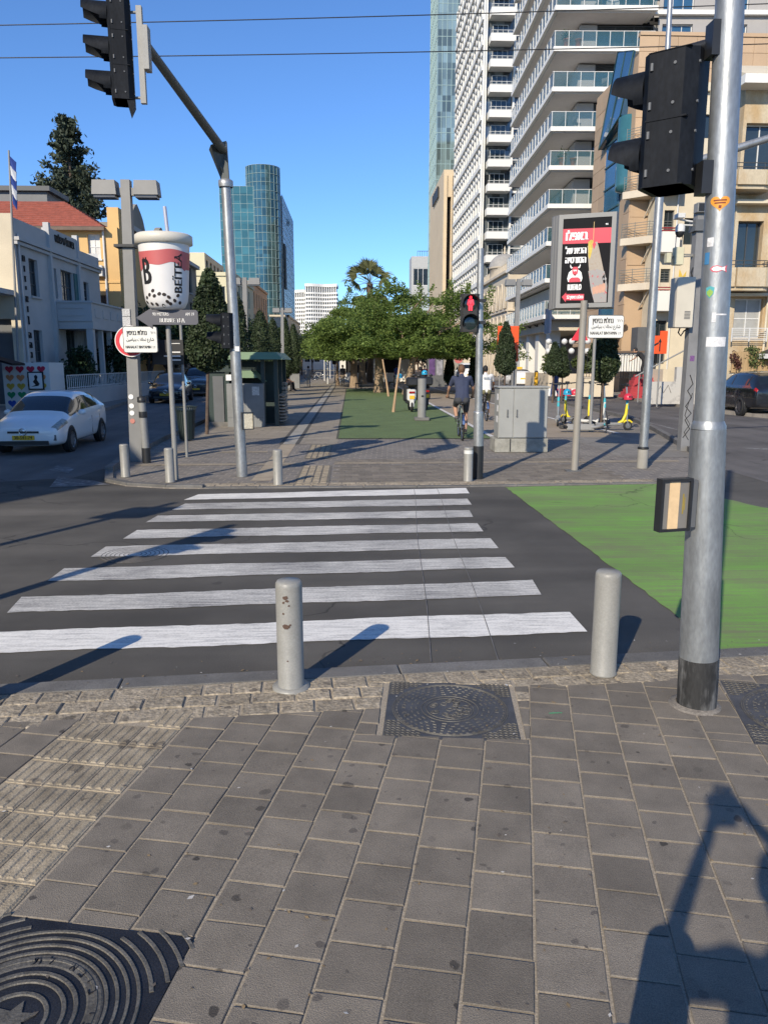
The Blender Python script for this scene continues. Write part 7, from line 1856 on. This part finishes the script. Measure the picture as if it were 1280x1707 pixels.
# ---- two-wheelers
def wheel_mb(r, tr=.02, c=(0,0,0), spokes=14):
    t_ = MB().tube([(c[0], c[1]+r*math.cos(2*math.pi*k/32), c[2]+r*math.sin(2*math.pi*k/32)) for k in range(32)], tr, n=8, closed=True)
    s_ = MB().tube([(c[0], c[1]+(r-.03)*math.cos(2*math.pi*k/32), c[2]+(r-.03)*math.sin(2*math.pi*k/32)) for k in range(32)], .010, n=5, closed=True)
    for k in range(spokes): a = 2*math.pi*k/spokes; s_.cyl((c[0]+(.03 if k % 2 else -.03),c[1],c[2]), (c[0],c[1]+(r-.03)*math.cos(a),c[2]+(r-.03)*math.sin(a)), .0025, n=3, caps=False)
    s_.cyl((c[0]-.04,c[1],c[2]),(c[0]+.04,c[1],c[2]),.022,n=8)
    return t_, s_
def bicycle(label, loc, rz, col, group=None, steer=0.):
    t = thing('bicycle', label, 'bicycle', loc, rz, group); r = .335
    for y in (-.52, .53):
        a, s_ = wheel_mb(r, .022, (0,y,r)); w_ = obj('wheel', a, RUBBER, t); obj('spokes', s_, CHROME, w_)
    f = MB(); bb_ = Vector((0,-.06,.30)); st = Vector((0,-.22,.80)); hd_ = Vector((0,.36,.84)); hl = Vector((0,.40,.66))
    for p, q, rr in ((bb_,st,.017),(bb_,hl,.02),(st,hd_,.018),(hd_,hl,.02)): f.cyl(p, q, rr, n=8)
    for sx in (-.05,.05):
        f.cyl(bb_+Vector((sx*.8,0,0)), (sx,-.52,r), .010, n=6); f.cyl(st+Vector((sx*.4,0,-.06)), (sx,-.52,r), .009, n=6); f.cyl(hl+Vector((sx,0,-.02)), (sx,.53,r), .013, n=6)
    obj('frame', f, col, t)
    h = MB(); h.cyl(hd_, hd_+Vector((0,-.02,.16)), .014, n=8); h.tube([(-.32,.24,1.05),(-.18,.34,1.02),(0,.36,1.0),(.18,.34,1.02),(.32,.24,1.05)], .013, n=8); obj('handlebar', h, BLACK, t)
    s2 = MB(); s2.ball((0,-.26,.93), .13, 12, sc=(.62,1.1,.32)); s2.cyl(st, (0,-.24,.92), .013, n=8); obj('saddle', s2, BLACK, t)
    c = MB(); c.lathe([(.0,.05),(.09,.05),(.095,.045),(.09,.04)], (0,-.06,.30), n=20, axis='x'); c.cyl((.06,-.06,.30),(.08,-.06,.14),.010,n=6).cyl((-.06,-.06,.30),(-.08,-.06,.46),.010,n=6).box(.06,-.10,.12,.16,-.02,.14).box(-.16,-.10,.45,-.06,-.02,.47); obj('crank', c, BLACK, t)
    g = MB()
    for k in range(11): a = rad(15+14*k); a2 = rad(29+14*k); g.quad((-.03,-.52+math.cos(a)*-.375,r+math.sin(a)*.375),(.03,-.52+math.cos(a)*-.375,r+math.sin(a)*.375),(.03,-.52+math.cos(a2)*-.375,r+math.sin(a2)*.375),(-.03,-.52+math.cos(a2)*-.375,r+math.sin(a2)*.375))
    obj('mudguard', g, CHROME, t)
    return t
def scooter(label, loc, rz, deck, stem, group='rental electric scooters', lay=0.):
    t = thing('electric_scooter', label, 'scooter', loc, rz, group); t.scale = (1.13,1.13,1.13)
    if lay: t.rotation_euler = (0, rad(lay), rz)
    for y in (-.48,.46): 
        w_ = obj('wheel', MB().tube([(0,y+.095*math.cos(2*math.pi*k/20),.12+.095*math.sin(2*math.pi*k/20)) for k in range(20)], .028, n=8, closed=True), RUBBER, t); obj('hub', MB().cyl((-.025,y,.12),(.025,y,.12),.07,n=16), GREYD, w_)
    obj('deck', MB().bbox(-.085,-.42,.13,.085,.28,.20,.02), GREYP if deck is None else deck, t)
    obj('rear_guard', MB().add([(-.04,-.42,.2),(.04,-.42,.2),(.04,-.52,.27),(-.04,-.52,.27),(.04,-.62,.23),(-.04,-.62,.23)], [(0,1,2,3),(3,2,4,5),(3,2,1,0),(5,4,2,3)]), BLACK, t)
    s = MB(); s.tube([(0,.20,.18),(0,.32,.24),(0,.40,.42),(0,.42,.70)], [.035,.042,.042,.034], n=10); obj('neck', s, stem, t)
    s = MB(); s.tube([(0,.43,.22),(0,.42,.7),(0,.37,1.13)], [.028,.026,.022], n=8).cyl((-.03,.46,.12),(-.03,.43,.3),.014,n=6).cyl((.03,.46,.12),(.03,.43,.3),.014,n=6); obj('stem', s, CARS, t)
    obj('front_guard', MB().tube([(0,.34,.20),(0,.40,.25),(0,.50,.25),(0,.57,.2)], .03, n=6), stem, t)
    h = MB(); h.tube([(-.27,.32,1.17),(-.1,.36,1.16),(.1,.36,1.16),(.27,.32,1.17)], .016, n=8).bbox(-.05,.33,1.13,.05,.42,1.21,.01).cyl((-.13,.35,1.14),(-.17,.42,1.15),.008,n=5).cyl((.13,.35,1.14),(.17,.42,1.15),.008,n=5); obj('handlebar', h, BLACK, t)
    obj('battery_sleeve', MB().cyl((0,.425,.55),(0,.41,.80),.034,n=10), M('turquoise plastic', (.05,.42,.50), rough=.4), t)
    return t
YEL = M('yellow scooter plastic', (.72,.56,.02), rough=.4, var=.05); WHS = M('white scooter plastic', (.62,.62,.58), rough=.4); GRS = M('grey scooter plastic', (.25,.26,.27), rough=.4); TQ = M('turquoise plastic', (.05,.42,.50))
def helmet(label, loc, mat):
    t = thing('helmet', label, 'helmet', loc, 0, 'helmets hanging on scooters')
    obj('shell', MB().lathe([(.125,-.06),(.13,0),(.115,.06),(.07,.11),(0,.13)], n=18), mat, t); obj('vents', MB().box(-.02,-.132,.0,.02,-.10,.05).box(.05,-.12,.0,.08,-.09,.05), BLACK, t)
RH = M('red helmet', (.55,.03,.06), rough=.35); BH = M('blue helmet', (.02,.30,.50), rough=.35)
scooter('yellow electric scooter with a red helmet, standing side on and rightmost of the group', (7.62,22.5,.02), rad(-88), None, YEL)
helmet('red helmet hanging on the rightmost scooter', (8.07,22.42,.98), RH)
scooter('yellow electric scooter standing left of the round headed tree trunk', (7.15,24.6,.02), rad(25), None, YEL)
scooter('yellow electric scooter just left of that trunk with its stem towards the road', (7.75,25.0,.02), rad(-15), None, YEL)
scooter('white electric scooter leaning behind the street name sign pole', (7.35,23.6,.02), rad(-140), WHS, WHS)
scooter('grey electric scooter with a blue helmet, leftmost of the group', (6.55,24.4,.02), rad(165), None, GRS)
helmet('blue helmet on the leftmost grey scooter', (6.70,23.97,1.06), BH); helmet('red helmet beside the blue one behind the billboard pole', (7.0,24.2,1.04), RH)
scooter('fallen electric scooter lying on the pavement before the others', (6.62,22.0,.13), rad(-95), None, GRS, lay=78)
scooter('yellow electric scooter behind the big electrical cabinet, by the taxi', (6.55,38.5,.02), rad(150), None, YEL)
bicycle('bicycle with silver mudguards ridden by the navy shirted man', (2.86,20.25,.02), rad(-3), M('pale green bicycle frame', (.22,.28,.24), rough=.4))
bicycle('black bicycle ridden by the man in a white tank top', (4.60,26.75,.02), rad(-2), BLACK)
for k, (x, y, l) in enumerate(((-3.6,87,'white parked bicycle at the far end of the walkway'),(-4.5,88.5,'dark parked bicycle next to the white one far along the walkway'))): bicycle(l, (x,y,.02), rad(80), FRAMEW if k == 0 else BLACK)
# parked motor scooter seen from behind
ms = thing('motor_scooter', 'parked black motor scooter with a white rear cover on the turf', 'motorcycle', (2.4,31.6,.03))
for y in (-.45,.75): w_ = obj('wheel', MB().tube([(0,y+.22*math.cos(2*math.pi*k/24),.28+.22*math.sin(2*math.pi*k/24)) for k in range(24)], .06, n=8, closed=True), RUBBER, ms); obj('hub', MB().cyl((-.05,y,.28),(.05,y,.28),.14,n=14), GREYD, w_)
obj('rear_cover', MB().bbox(-.17,-.62,.42,.17,.1,.92,.06), FRAMEW, ms); obj('rear_guard', MB().bbox(-.09,-.70,.2,.09,-.55,.55,.03), FRAMEW, ms); obj('seat', MB().bbox(-.17,-.55,.90,.17,.35,1.02,.05), BLACK, ms)
obj('front_shield', MB().bbox(-.28,.45,.35,.28,.62,1.1,.08), BLACK, ms); obj('floorboard', MB().bbox(-.2,.05,.3,.2,.55,.42,.03), BLACK, ms)
obj('handlebar', MB().tube([(-.36,.42,1.18),(-.15,.5,1.15),(.15,.5,1.15),(.36,.42,1.18)], .02, n=8).cyl((0,.72,.3),(0,.5,1.15),.04,n=8), BLACK, ms); obj('top_box', MB().bbox(-.24,-.85,1.02,.24,-.42,1.38,.07), BLACK, ms)
for sx in (-1,1): obj('mirror', MB().ball((sx*.36,.42,1.42), .07, 10, sc=(1.2,.4,.8)).cyl((sx*.28,.45,1.18),(sx*.34,.42,1.40),.008,n=5), BLACK, ms)
obj('tail_light', MB().bbox(-.12,-.66,.74,.12,-.60,.82,.02), TLAMP, ms); obj('number_plate', MB().bbox(-.1,-.72,.52,.1,-.70,.66,.004), PLATE, ms)
m2 = again(ms, (3.05,32.8,.03), rad(4), label='second black motor scooter parked right of the white covered one, behind the stubby post')
for ch_ in m2.children:
    if ch_.name.startswith('rear_'): ch_.data = ch_.data.copy(); ch_.data.materials[0] = BLACK
helmet('blue helmet left of the parked motor scooters', (1.95,31.9,1.42), BH); helmet('blue helmet on the right-hand parked motor scooter', (3.02,32.3,1.55), BH)

# ================================================================ PEOPLE
SKIN = M('skin', (.42,.24,.155), rough=.55, var=.06); SKIND = M('darker skin', (.24,.125,.075), rough=.55, var=.06)
def cloth(n, c): return M('cloth '+n, c, rough=.9, var=.15, sc=7, bump=.15, bsc=30)
HAIRB = M('brown hair', (.12,.06,.03), rough=.7, var=.3, sc=40); HAIRK = M('black hair', (.012,.011,.010), rough=.7, var=.3, sc=40)
def person(label, loc, rz, mats, J=None, scale=1., vox=.022, hair=HAIRK, skin=None, longsleeve=False, shorts=False, group=None, long_hair=False):
    skin = skin or SKIN
    j = dict(pel=(0,0,.94), wai=(0,0,1.10), che=(0,.0,1.30), nec=(0,.0,1.475), hea=(0,.02,1.615), shL=(-.185,0,1.41), shR=(.185,0,1.41), elL=(-.235,-.02,1.13), elR=(.235,-.02,1.13), wrL=(-.235,.06,.88), wrR=(.235,.06,.88),
             hiL=(-.09,0,.92), hiR=(.09,0,.92), knL=(-.10,.02,.50), knR=(.10,.02,.50), anL=(-.10,-.02,.085), anR=(.10,-.02,.085), toL=(-.11,.14,.04), toR=(.11,.14,.04))
    if J: j.update(J)
    j = {k: Vector(v) for k, v in j.items()}
    t = thing('person', label, 'person', loc, rz, group); t.scale = (scale,)*3
    up_ = (j['che']-j['pel']).normalized(); sx = (j['shR']-j['shL']).normalized()*.07; hx = (j['hiR']-j['hiL']).normalized()*.06
    sh, tr, sk, fo = 0, 1, 2, 3
    seg = [('pel','wai',.125,.115,sh),('wai','che',.115,.135,sh),('che','nec',.125,.06,sh),('nec','hea',.052,.055,sk)]
    caps = [(j[a],j[b],r0,r1,m) for a, b, r0, r1, m in seg]
    for o in (-1,1):
        caps.append((j['wai']+hx*o, j['che']+sx*o*1.1, .105, .115, sh)); caps.append((j['pel']+hx*o*1.1, j['wai']+hx*o, .115, .105, sh)); caps.append((j['pel']+hx*o*1.2-up_*.04, j['pel']+hx*o-up_*.0, .115, .115, tr))
    for s in 'LR':
        caps.append((j['che'], j['sh'+s], .09, .068, sh)); mid = j['sh'+s].lerp(j['el'+s], .62)
        caps.append((j['sh'+s], mid, .066, .056, sh)); caps.append((mid, j['el'+s], .046, .040, sh if longsleeve else sk)); caps.append((j['el'+s], j['wr'+s], .040, .027, sh if longsleeve else sk))
        d = (j['wr'+s]-j['el'+s]).normalized(); caps.append((j['wr'+s], j['wr'+s]+d*.09, .030, .036, sk))
        caps.append((j['hi'+s], j['kn'+s].lerp(j['hi'+s], .25), .098, .072, tr)); caps.append((j['kn'+s].lerp(j['hi'+s], .25), j['kn'+s], .066, .056, sk if shorts else tr))
        caps.append((j['kn'+s], j['kn'+s].lerp(j['an'+s], .35), .055, .056, sk if shorts else tr)); caps.append((j['kn'+s].lerp(j['an'+s], .35), j['an'+s], .055, .038, sk if shorts else tr))
        caps.append((j['an'+s], j['to'+s], .042, .036, fo)); hl = j['an'+s]+(j['an'+s]-j['to'+s]).normalized()*.05-Vector((0,0,.03)); caps.append((hl, j['to'+s], .04, .036, fo))
    mb = MB()
    for a, b_, r0, r1, m in caps: mb.cyl(a, b_, r0, r1, n=12); mb.ball(a, r0, 10); mb.ball(b_, r1, 10)
    hc = j['hea']; fd = Vector((0,1,0)); fd = (fd-up_*fd.dot(up_)*.5).normalized()
    if J and 'face' in J: fd = Vector(J['face']).normalized()
    mb.ball(hc+Vector((0,0,.02)), .098, 16, sc=(.80,.98,1.18)); mb.ball(hc+fd*.03-Vector((0,0,.055)), .065, 12, sc=(.85,.95,1.0)); mb.ball(hc+fd*.098-Vector((0,0,.01)), .018, 8)
    ear = fd.cross(Vector((0,0,1)))*.078
    for o in (-1,1): mb.ball(hc+ear*o, .024, 8, sc=(.6,.8,1.2))
    me = mb.mesh('tmp', [SKIN]); o = bpy.data.objects.new('tmp', me); COL.objects.link(o)
    rm = o.modifiers.new('r', 'REMESH'); rm.mode = 'VOXEL'; rm.voxel_size = vox; rm.use_smooth_shade = True
    sm = o.modifiers.new('s', 'SMOOTH'); sm.factor = .5; sm.iterations = 4
    bpy.context.view_layer.update()
    bm2 = bpy.data.meshes.new_from_object(o.evaluated_get(bpy.context.evaluated_depsgraph_get())); bpy.data.objects.remove(o); bpy.data.meshes.remove(me)
    bm2.name = 'body'; bm2.materials.clear()
    for m in (mats[0], mats[1], skin, mats[2]): bm2.materials.append(m)
    n = len(bm2.polygons); C_ = np.zeros(n*3); bm2.polygons.foreach_get('center', C_); C_ = C_.reshape(-1,3)
    best = np.full(n, 9.); idx = np.full(n, 2, dtype=np.int32)
    for a, b_, r0, r1, m in caps+[(hc, hc+Vector((0,0,.01)), .12, .12, sk)]:
        a_, d = np.array(a), np.array(b_-a); L2 = max(1e-9, d@d); u = np.clip(((C_-a_)@d)/L2, 0, 1); ds = np.linalg.norm(C_-a_-u[:,None]*d, axis=1)-(r0+(r1-r0)*u)
        w_ = ds < best-.001; best = np.where(w_, ds, best); idx = np.where(w_, m, idx)
    bm2.polygons.foreach_set('material_index', idx); bm2.polygons.foreach_set('use_smooth', [True]*n); bm2.update()
    b = obj('body', bm2, parent=t)
    fg = MB()
    for s in 'LR':
        d = (j['wr'+s]-j['el'+s]).normalized(); q = d.cross(Vector((0,0,1)) if abs(d.z) < .9 else Vector((0,1,0))).normalized(); p0 = j['wr'+s]+d*.10; cu = q.cross(d)
        for k, L_ in enumerate((.058,.070,.075,.066)):
            c = p0+q*(.022*(k-1.5)); fg.tube([c-d*.02, c+d*L_*.5+cu*.004, c+d*L_*.85+cu*.022, c+d*L_*.9+cu*.036], [.010,.009,.008,.007], n=6)
        c = j['wr'+s]+d*.045-q*.03; fg.tube([c, c-q*.02+d*.03, c-q*.018+d*.06+cu*.01], [.012,.010,.008], n=6)
    obj('fingers', fg, skin, b)
    hb = MB(); t_ = MB().ball((0,0,0), .108, 16, sc=(.84,1.02,1.14))
    vs = [Vector(p) for p in t_.v]; keep = []
    for f in t_.f:
        c = sum((vs[i] for i in f), Vector())/len(f)
        if c.z > -.025-.0*c.z and (c.dot(fd) < .045 or c.z > .062) or (c.dot(fd) < -.03 and c.z > (-.085 if not long_hair else -.2)): keep.append(f)
    hb.add([v+hc+Vector((0,0,.022))-fd*.004 for v in vs], keep, 0, True); hb.m = [0]*len(hb.f)
    obj('hair', hb, hair, t)
    ey = MB()
    for o in (-1,1): ey.ball(hc+fd*.088+fd.cross(Vector((0,0,1)))*.032*o+Vector((0,0,.012)), .010, 6)
    ey.add([hc+fd*.090+fd.cross(Vector((0,0,1)))*.022*a+Vector((0,0,-.062+.006*c)) for a, c in ((-1,0),(0,-1),(1,0),(0,1))], [(0,1,2,3)]); obj('features', ey, M('dark eyes', (.03,.015,.012)), t)
    return t
ride = dict(pel=(0,-.24,1.00), wai=(0,-.20,1.17), che=(0,-.10,1.38), nec=(0,-.02,1.54), hea=(0,.04,1.675), shL=(-.195,-.06,1.48), shR=(.195,-.06,1.48), elL=(-.30,.08,1.23), elR=(.30,.08,1.23), wrL=(-.31,.24,1.075), wrR=(.31,.24,1.075),
            hiL=(-.10,-.22,.97), hiR=(.10,-.22,.97), knL=(-.14,.14,.80), knR=(.13,.10,.62), anL=(-.115,-.08,.53), anR=(.115,-.10,.215), toL=(-.125,.06,.49), toR=(.125,.05,.175))
CN = cloth('navy', (.035,.045,.085)); CWt = cloth('white', (.62,.62,.60)); CK = cloth('black', (.02,.02,.022)); COl = cloth('olive', (.16,.15,.085)); CLB = cloth('light blue jeans', (.26,.32,.38)); CGR = cloth('grey', (.30,.31,.33)); CRD = cloth('red', (.40,.03,.05)); CBL = cloth('blue', (.05,.08,.2))
SHOE = cloth('shoe', (.10,.09,.085))
person('man in a navy T-shirt riding away on a bicycle', (2.86,20.25,.02), rad(-3), [CN, cloth('dark grey', (.05,.052,.058)), SHOE], ride, scale=1.06, vox=.016, hair=HAIRB, shorts=True)
p2 = person('man in a white tank top and olive shorts riding away on a black bicycle', (4.60,26.75,.02), rad(-2), [CWt, COl, cloth('white shoe', (.6,.6,.6))], ride, scale=1.03, vox=.018, shorts=True, skin=SKIND)
obj('shirt_print', MB().tube([(.10*math.cos(2*math.pi*k/20), -.285, 1.40+.032*math.sin(2*math.pi*k/20)) for k in range(20)], .007, n=5, closed=True).box(-.07,-.292,1.392,.07,-.28,1.408), M('blue print', (.10,.16,.22)), p2)
walk = dict(knL=(-.10,.14,.52), anL=(-.10,.20,.11), toL=(-.11,.35,.09), knR=(.10,.02,.50), anR=(.10,-.22,.13), toR=(.11,-.10,.05), wrL=(-.24,-.10,.92), wrR=(.24,.14,.90))
person('man in a pale grey shirt and light jeans walking away along the walkway', (-3.5,63.5,.02), 0, [CGR, CLB, SHOE], walk, vox=.03, longsleeve=True, scale=.96)
person('person in grey standing by the closed parasol near the end of the drain strip', (-.75,66,.02), rad(160), [cloth('dark grey top', (.10,.10,.11)), cloth('beige trousers', (.4,.33,.25)), SHOE], None, vox=.035)
sit = dict(pel=(0,0,.52), wai=(0,.0,.68), che=(0,.06,.90), nec=(0,.09,1.06), hea=(0,.13,1.19), shL=(-.185,.07,1.0), shR=(.185,.07,1.0), elL=(-.22,.14,.74), elR=(.22,.14,.74), wrL=(-.12,.36,.64), wrR=(.12,.36,.64), hiL=(-.09,.0,.50), hiR=(.09,.0,.50), knL=(-.11,.44,.50), knR=(.11,.44,.50), anL=(-.11,.46,.09), anR=(.11,.50,.09), toL=(-.11,.62,.04), toR=(.11,.66,.04))
bench0 = thing('bench', 'dark bench by the walkway with three people sitting on it', 'bench', (-4.55,54.5,.02), rad(-90))
def bench_parts(t):
    for k in range(4): obj('seat_slat', MB().bbox(-1.6,-.22+.12*k,.40,1.6,-.12+.12*k,.43,.006), BLACK, t)
    for k in range(3): obj('back_slat', MB().bbox(-1.6,-.30,.52+.13*k,1.6,-.26,.62+.13*k,.006), BLACK, t)
    for x in (-1.4,1.4): obj('leg', MB().box(x-.04,-.25,0,x+.04,-.19,.92).box(x-.04,.16,0,x+.04,.22,.4).box(x-.04,-.25,.36,x+.04,.22,.40), BLACK, t)
bench_parts(bench0)
for k, (dy, mt, lb) in enumerate(((-1.0,[CWt,CK,SHOE],'seated person in a white top and dark trousers on the walkway bench'), (0.,[cloth('peach', (.5,.25,.18)),CK,SHOE],'seated person in a peach top on the walkway bench'), (1.0,[CBL,CK,SHOE],'seated person in a dark blue top at the far end of the walkway bench'))):
    person(lb, (-4.55,54.5+dy,.02), rad(-90), mt, sit, vox=.03, long_hair=k == 1, hair=HAIRB if k else HAIRK)
for k, (x, y, rz, lb) in enumerate(((.5,58.8,0,'empty black bench left of the thick trunk'), (3.2,62.5,0,'empty black bench right of the thick trunk'))): 
    q = again(bench0, (x,y,.02), rad(90), label=lb); q.scale = (.35,1,1)
person('person in red walking by the dark poster column', (5.6,60,.02), 0, [CRD, CK, SHOE], walk, vox=.035)
person('person in dark blue walking past the planter wall behind the billboard pole', (10.4,39.5,.13), rad(30), [CBL, CBL, SHOE], walk, vox=.03, longsleeve=True)
bend = dict(pel=(0,-.1,.93), wai=(0,-.02,1.06), che=(0,.12,1.22), nec=(0,.26,1.33), hea=(0,.36,1.42), shL=(-.18,.2,1.29), shR=(.18,.2,1.29), elL=(-.2,.34,1.05), elR=(.2,.34,1.05), wrL=(-.1,.5,.95), wrR=(.1,.5,.95), hiL=(-.09,-.1,.91), hiR=(.09,-.1,.91))
person('person in dark clothes bending forward behind the orange lane arrow board', (14.5,38.6,1.15), rad(70), [CK, CK, SHOE], bend, vox=.025)
person('group member in black standing by the right-hand motor scooter', (3.6,41,.02), 0, [CK, CK, SHOE], None, vox=.03)
person('person in a blue top standing among the far tree trunks', (3.8,66,.02), rad(20), [CBL, CLB, SHOE], None, vox=.035)
ua = thing('closed_parasol', 'tall closed dark parasol near the end of the drain strip', 'parasol', (-1.5,70,.02))
obj('pole', MB().cyl((0,0,0),(0,0,4.0),.04), BLACK, ua); obj('canopy', MB().lathe([(.05,4.2),(.16,3.4),(.26,2.2),(.22,1.8),(.05,1.75)], n=12), CK, ua); obj('base', MB().box(-.4,-.4,0,.4,.4,.12), KERB, ua)
wk = thing('white_kiosk', 'low white kiosk with dark openings behind the closed parasol', 'kiosk', (-1.2,80,.02))
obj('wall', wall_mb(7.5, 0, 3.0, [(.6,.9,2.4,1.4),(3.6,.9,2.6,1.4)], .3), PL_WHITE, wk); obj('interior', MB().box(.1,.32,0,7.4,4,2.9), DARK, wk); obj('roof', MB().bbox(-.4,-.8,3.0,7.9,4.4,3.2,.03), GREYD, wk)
for k, (x, y, h_) in enumerate(((-2.2,72,6.5),(-2.9,84,7),(-2.6,95,7),(-2.3,106,7.5))): 
    q = thing('flag_mast', 'bare white mast, %s in the row at the far end of the walkway' % ('nearest','second','third','farthest')[k], 'pole', (x,y,.02), group='white masts far along the walkway'); obj('tube', MB().cyl((0,0,0),(0,0,h_),.06,.04,n=8), FRAMEW, q)
nb = thing('notice_board', 'small white notice board beside the walking man', 'notice board', (-5.0,62,.02)); obj('board', MB().box(0,0,.9,.8,.06,1.9), M('notice board print', (.45,.45,.42), rough=.7, var=.5, sc=14), nb); obj('leg', MB().box(.05,0,0,.1,.05,.9), GREYD, nb); obj('leg', MB().box(.7,0,0,.75,.05,.9), GREYD, nb)
cabg = thing('utility_cabinet', 'small grey utility cabinet at the far end of the walkway bench', 'cabinet', (-4.9,60.2,.02)); obj('body', MB().bbox(0,0,0,.9,.4,1.05,.01), UG, cabg); obj('lid', MB().box(-.02,-.02,1.05,.92,.42,1.09), UG, cabg)

# ---- the photographer, behind the camera, whose shadow falls into the lower right corner
hold = dict(elL=(-.38,.06,1.36), elR=(.36,.06,1.36), wrL=(-.20,.19,1.76), wrR=(-.03,.19,1.76), hea=(0,.03,1.615))
ph_ = person('person in a dark T-shirt holding a phone high with both hands, standing behind the view', (.14,-.30,.02), rad(-2), [CN, CLB, SHOE], hold, scale=1.09, vox=.02, hair=HAIRB)
pm = thing('phone', 'phone held up in both hands of the photographer', 'phone', (.015,-.055,1.985), rad(-2.4)); obj('case', MB().bbox(-.04,-.005,-.08,.04,.003,.075,.003), BLACK, pm)
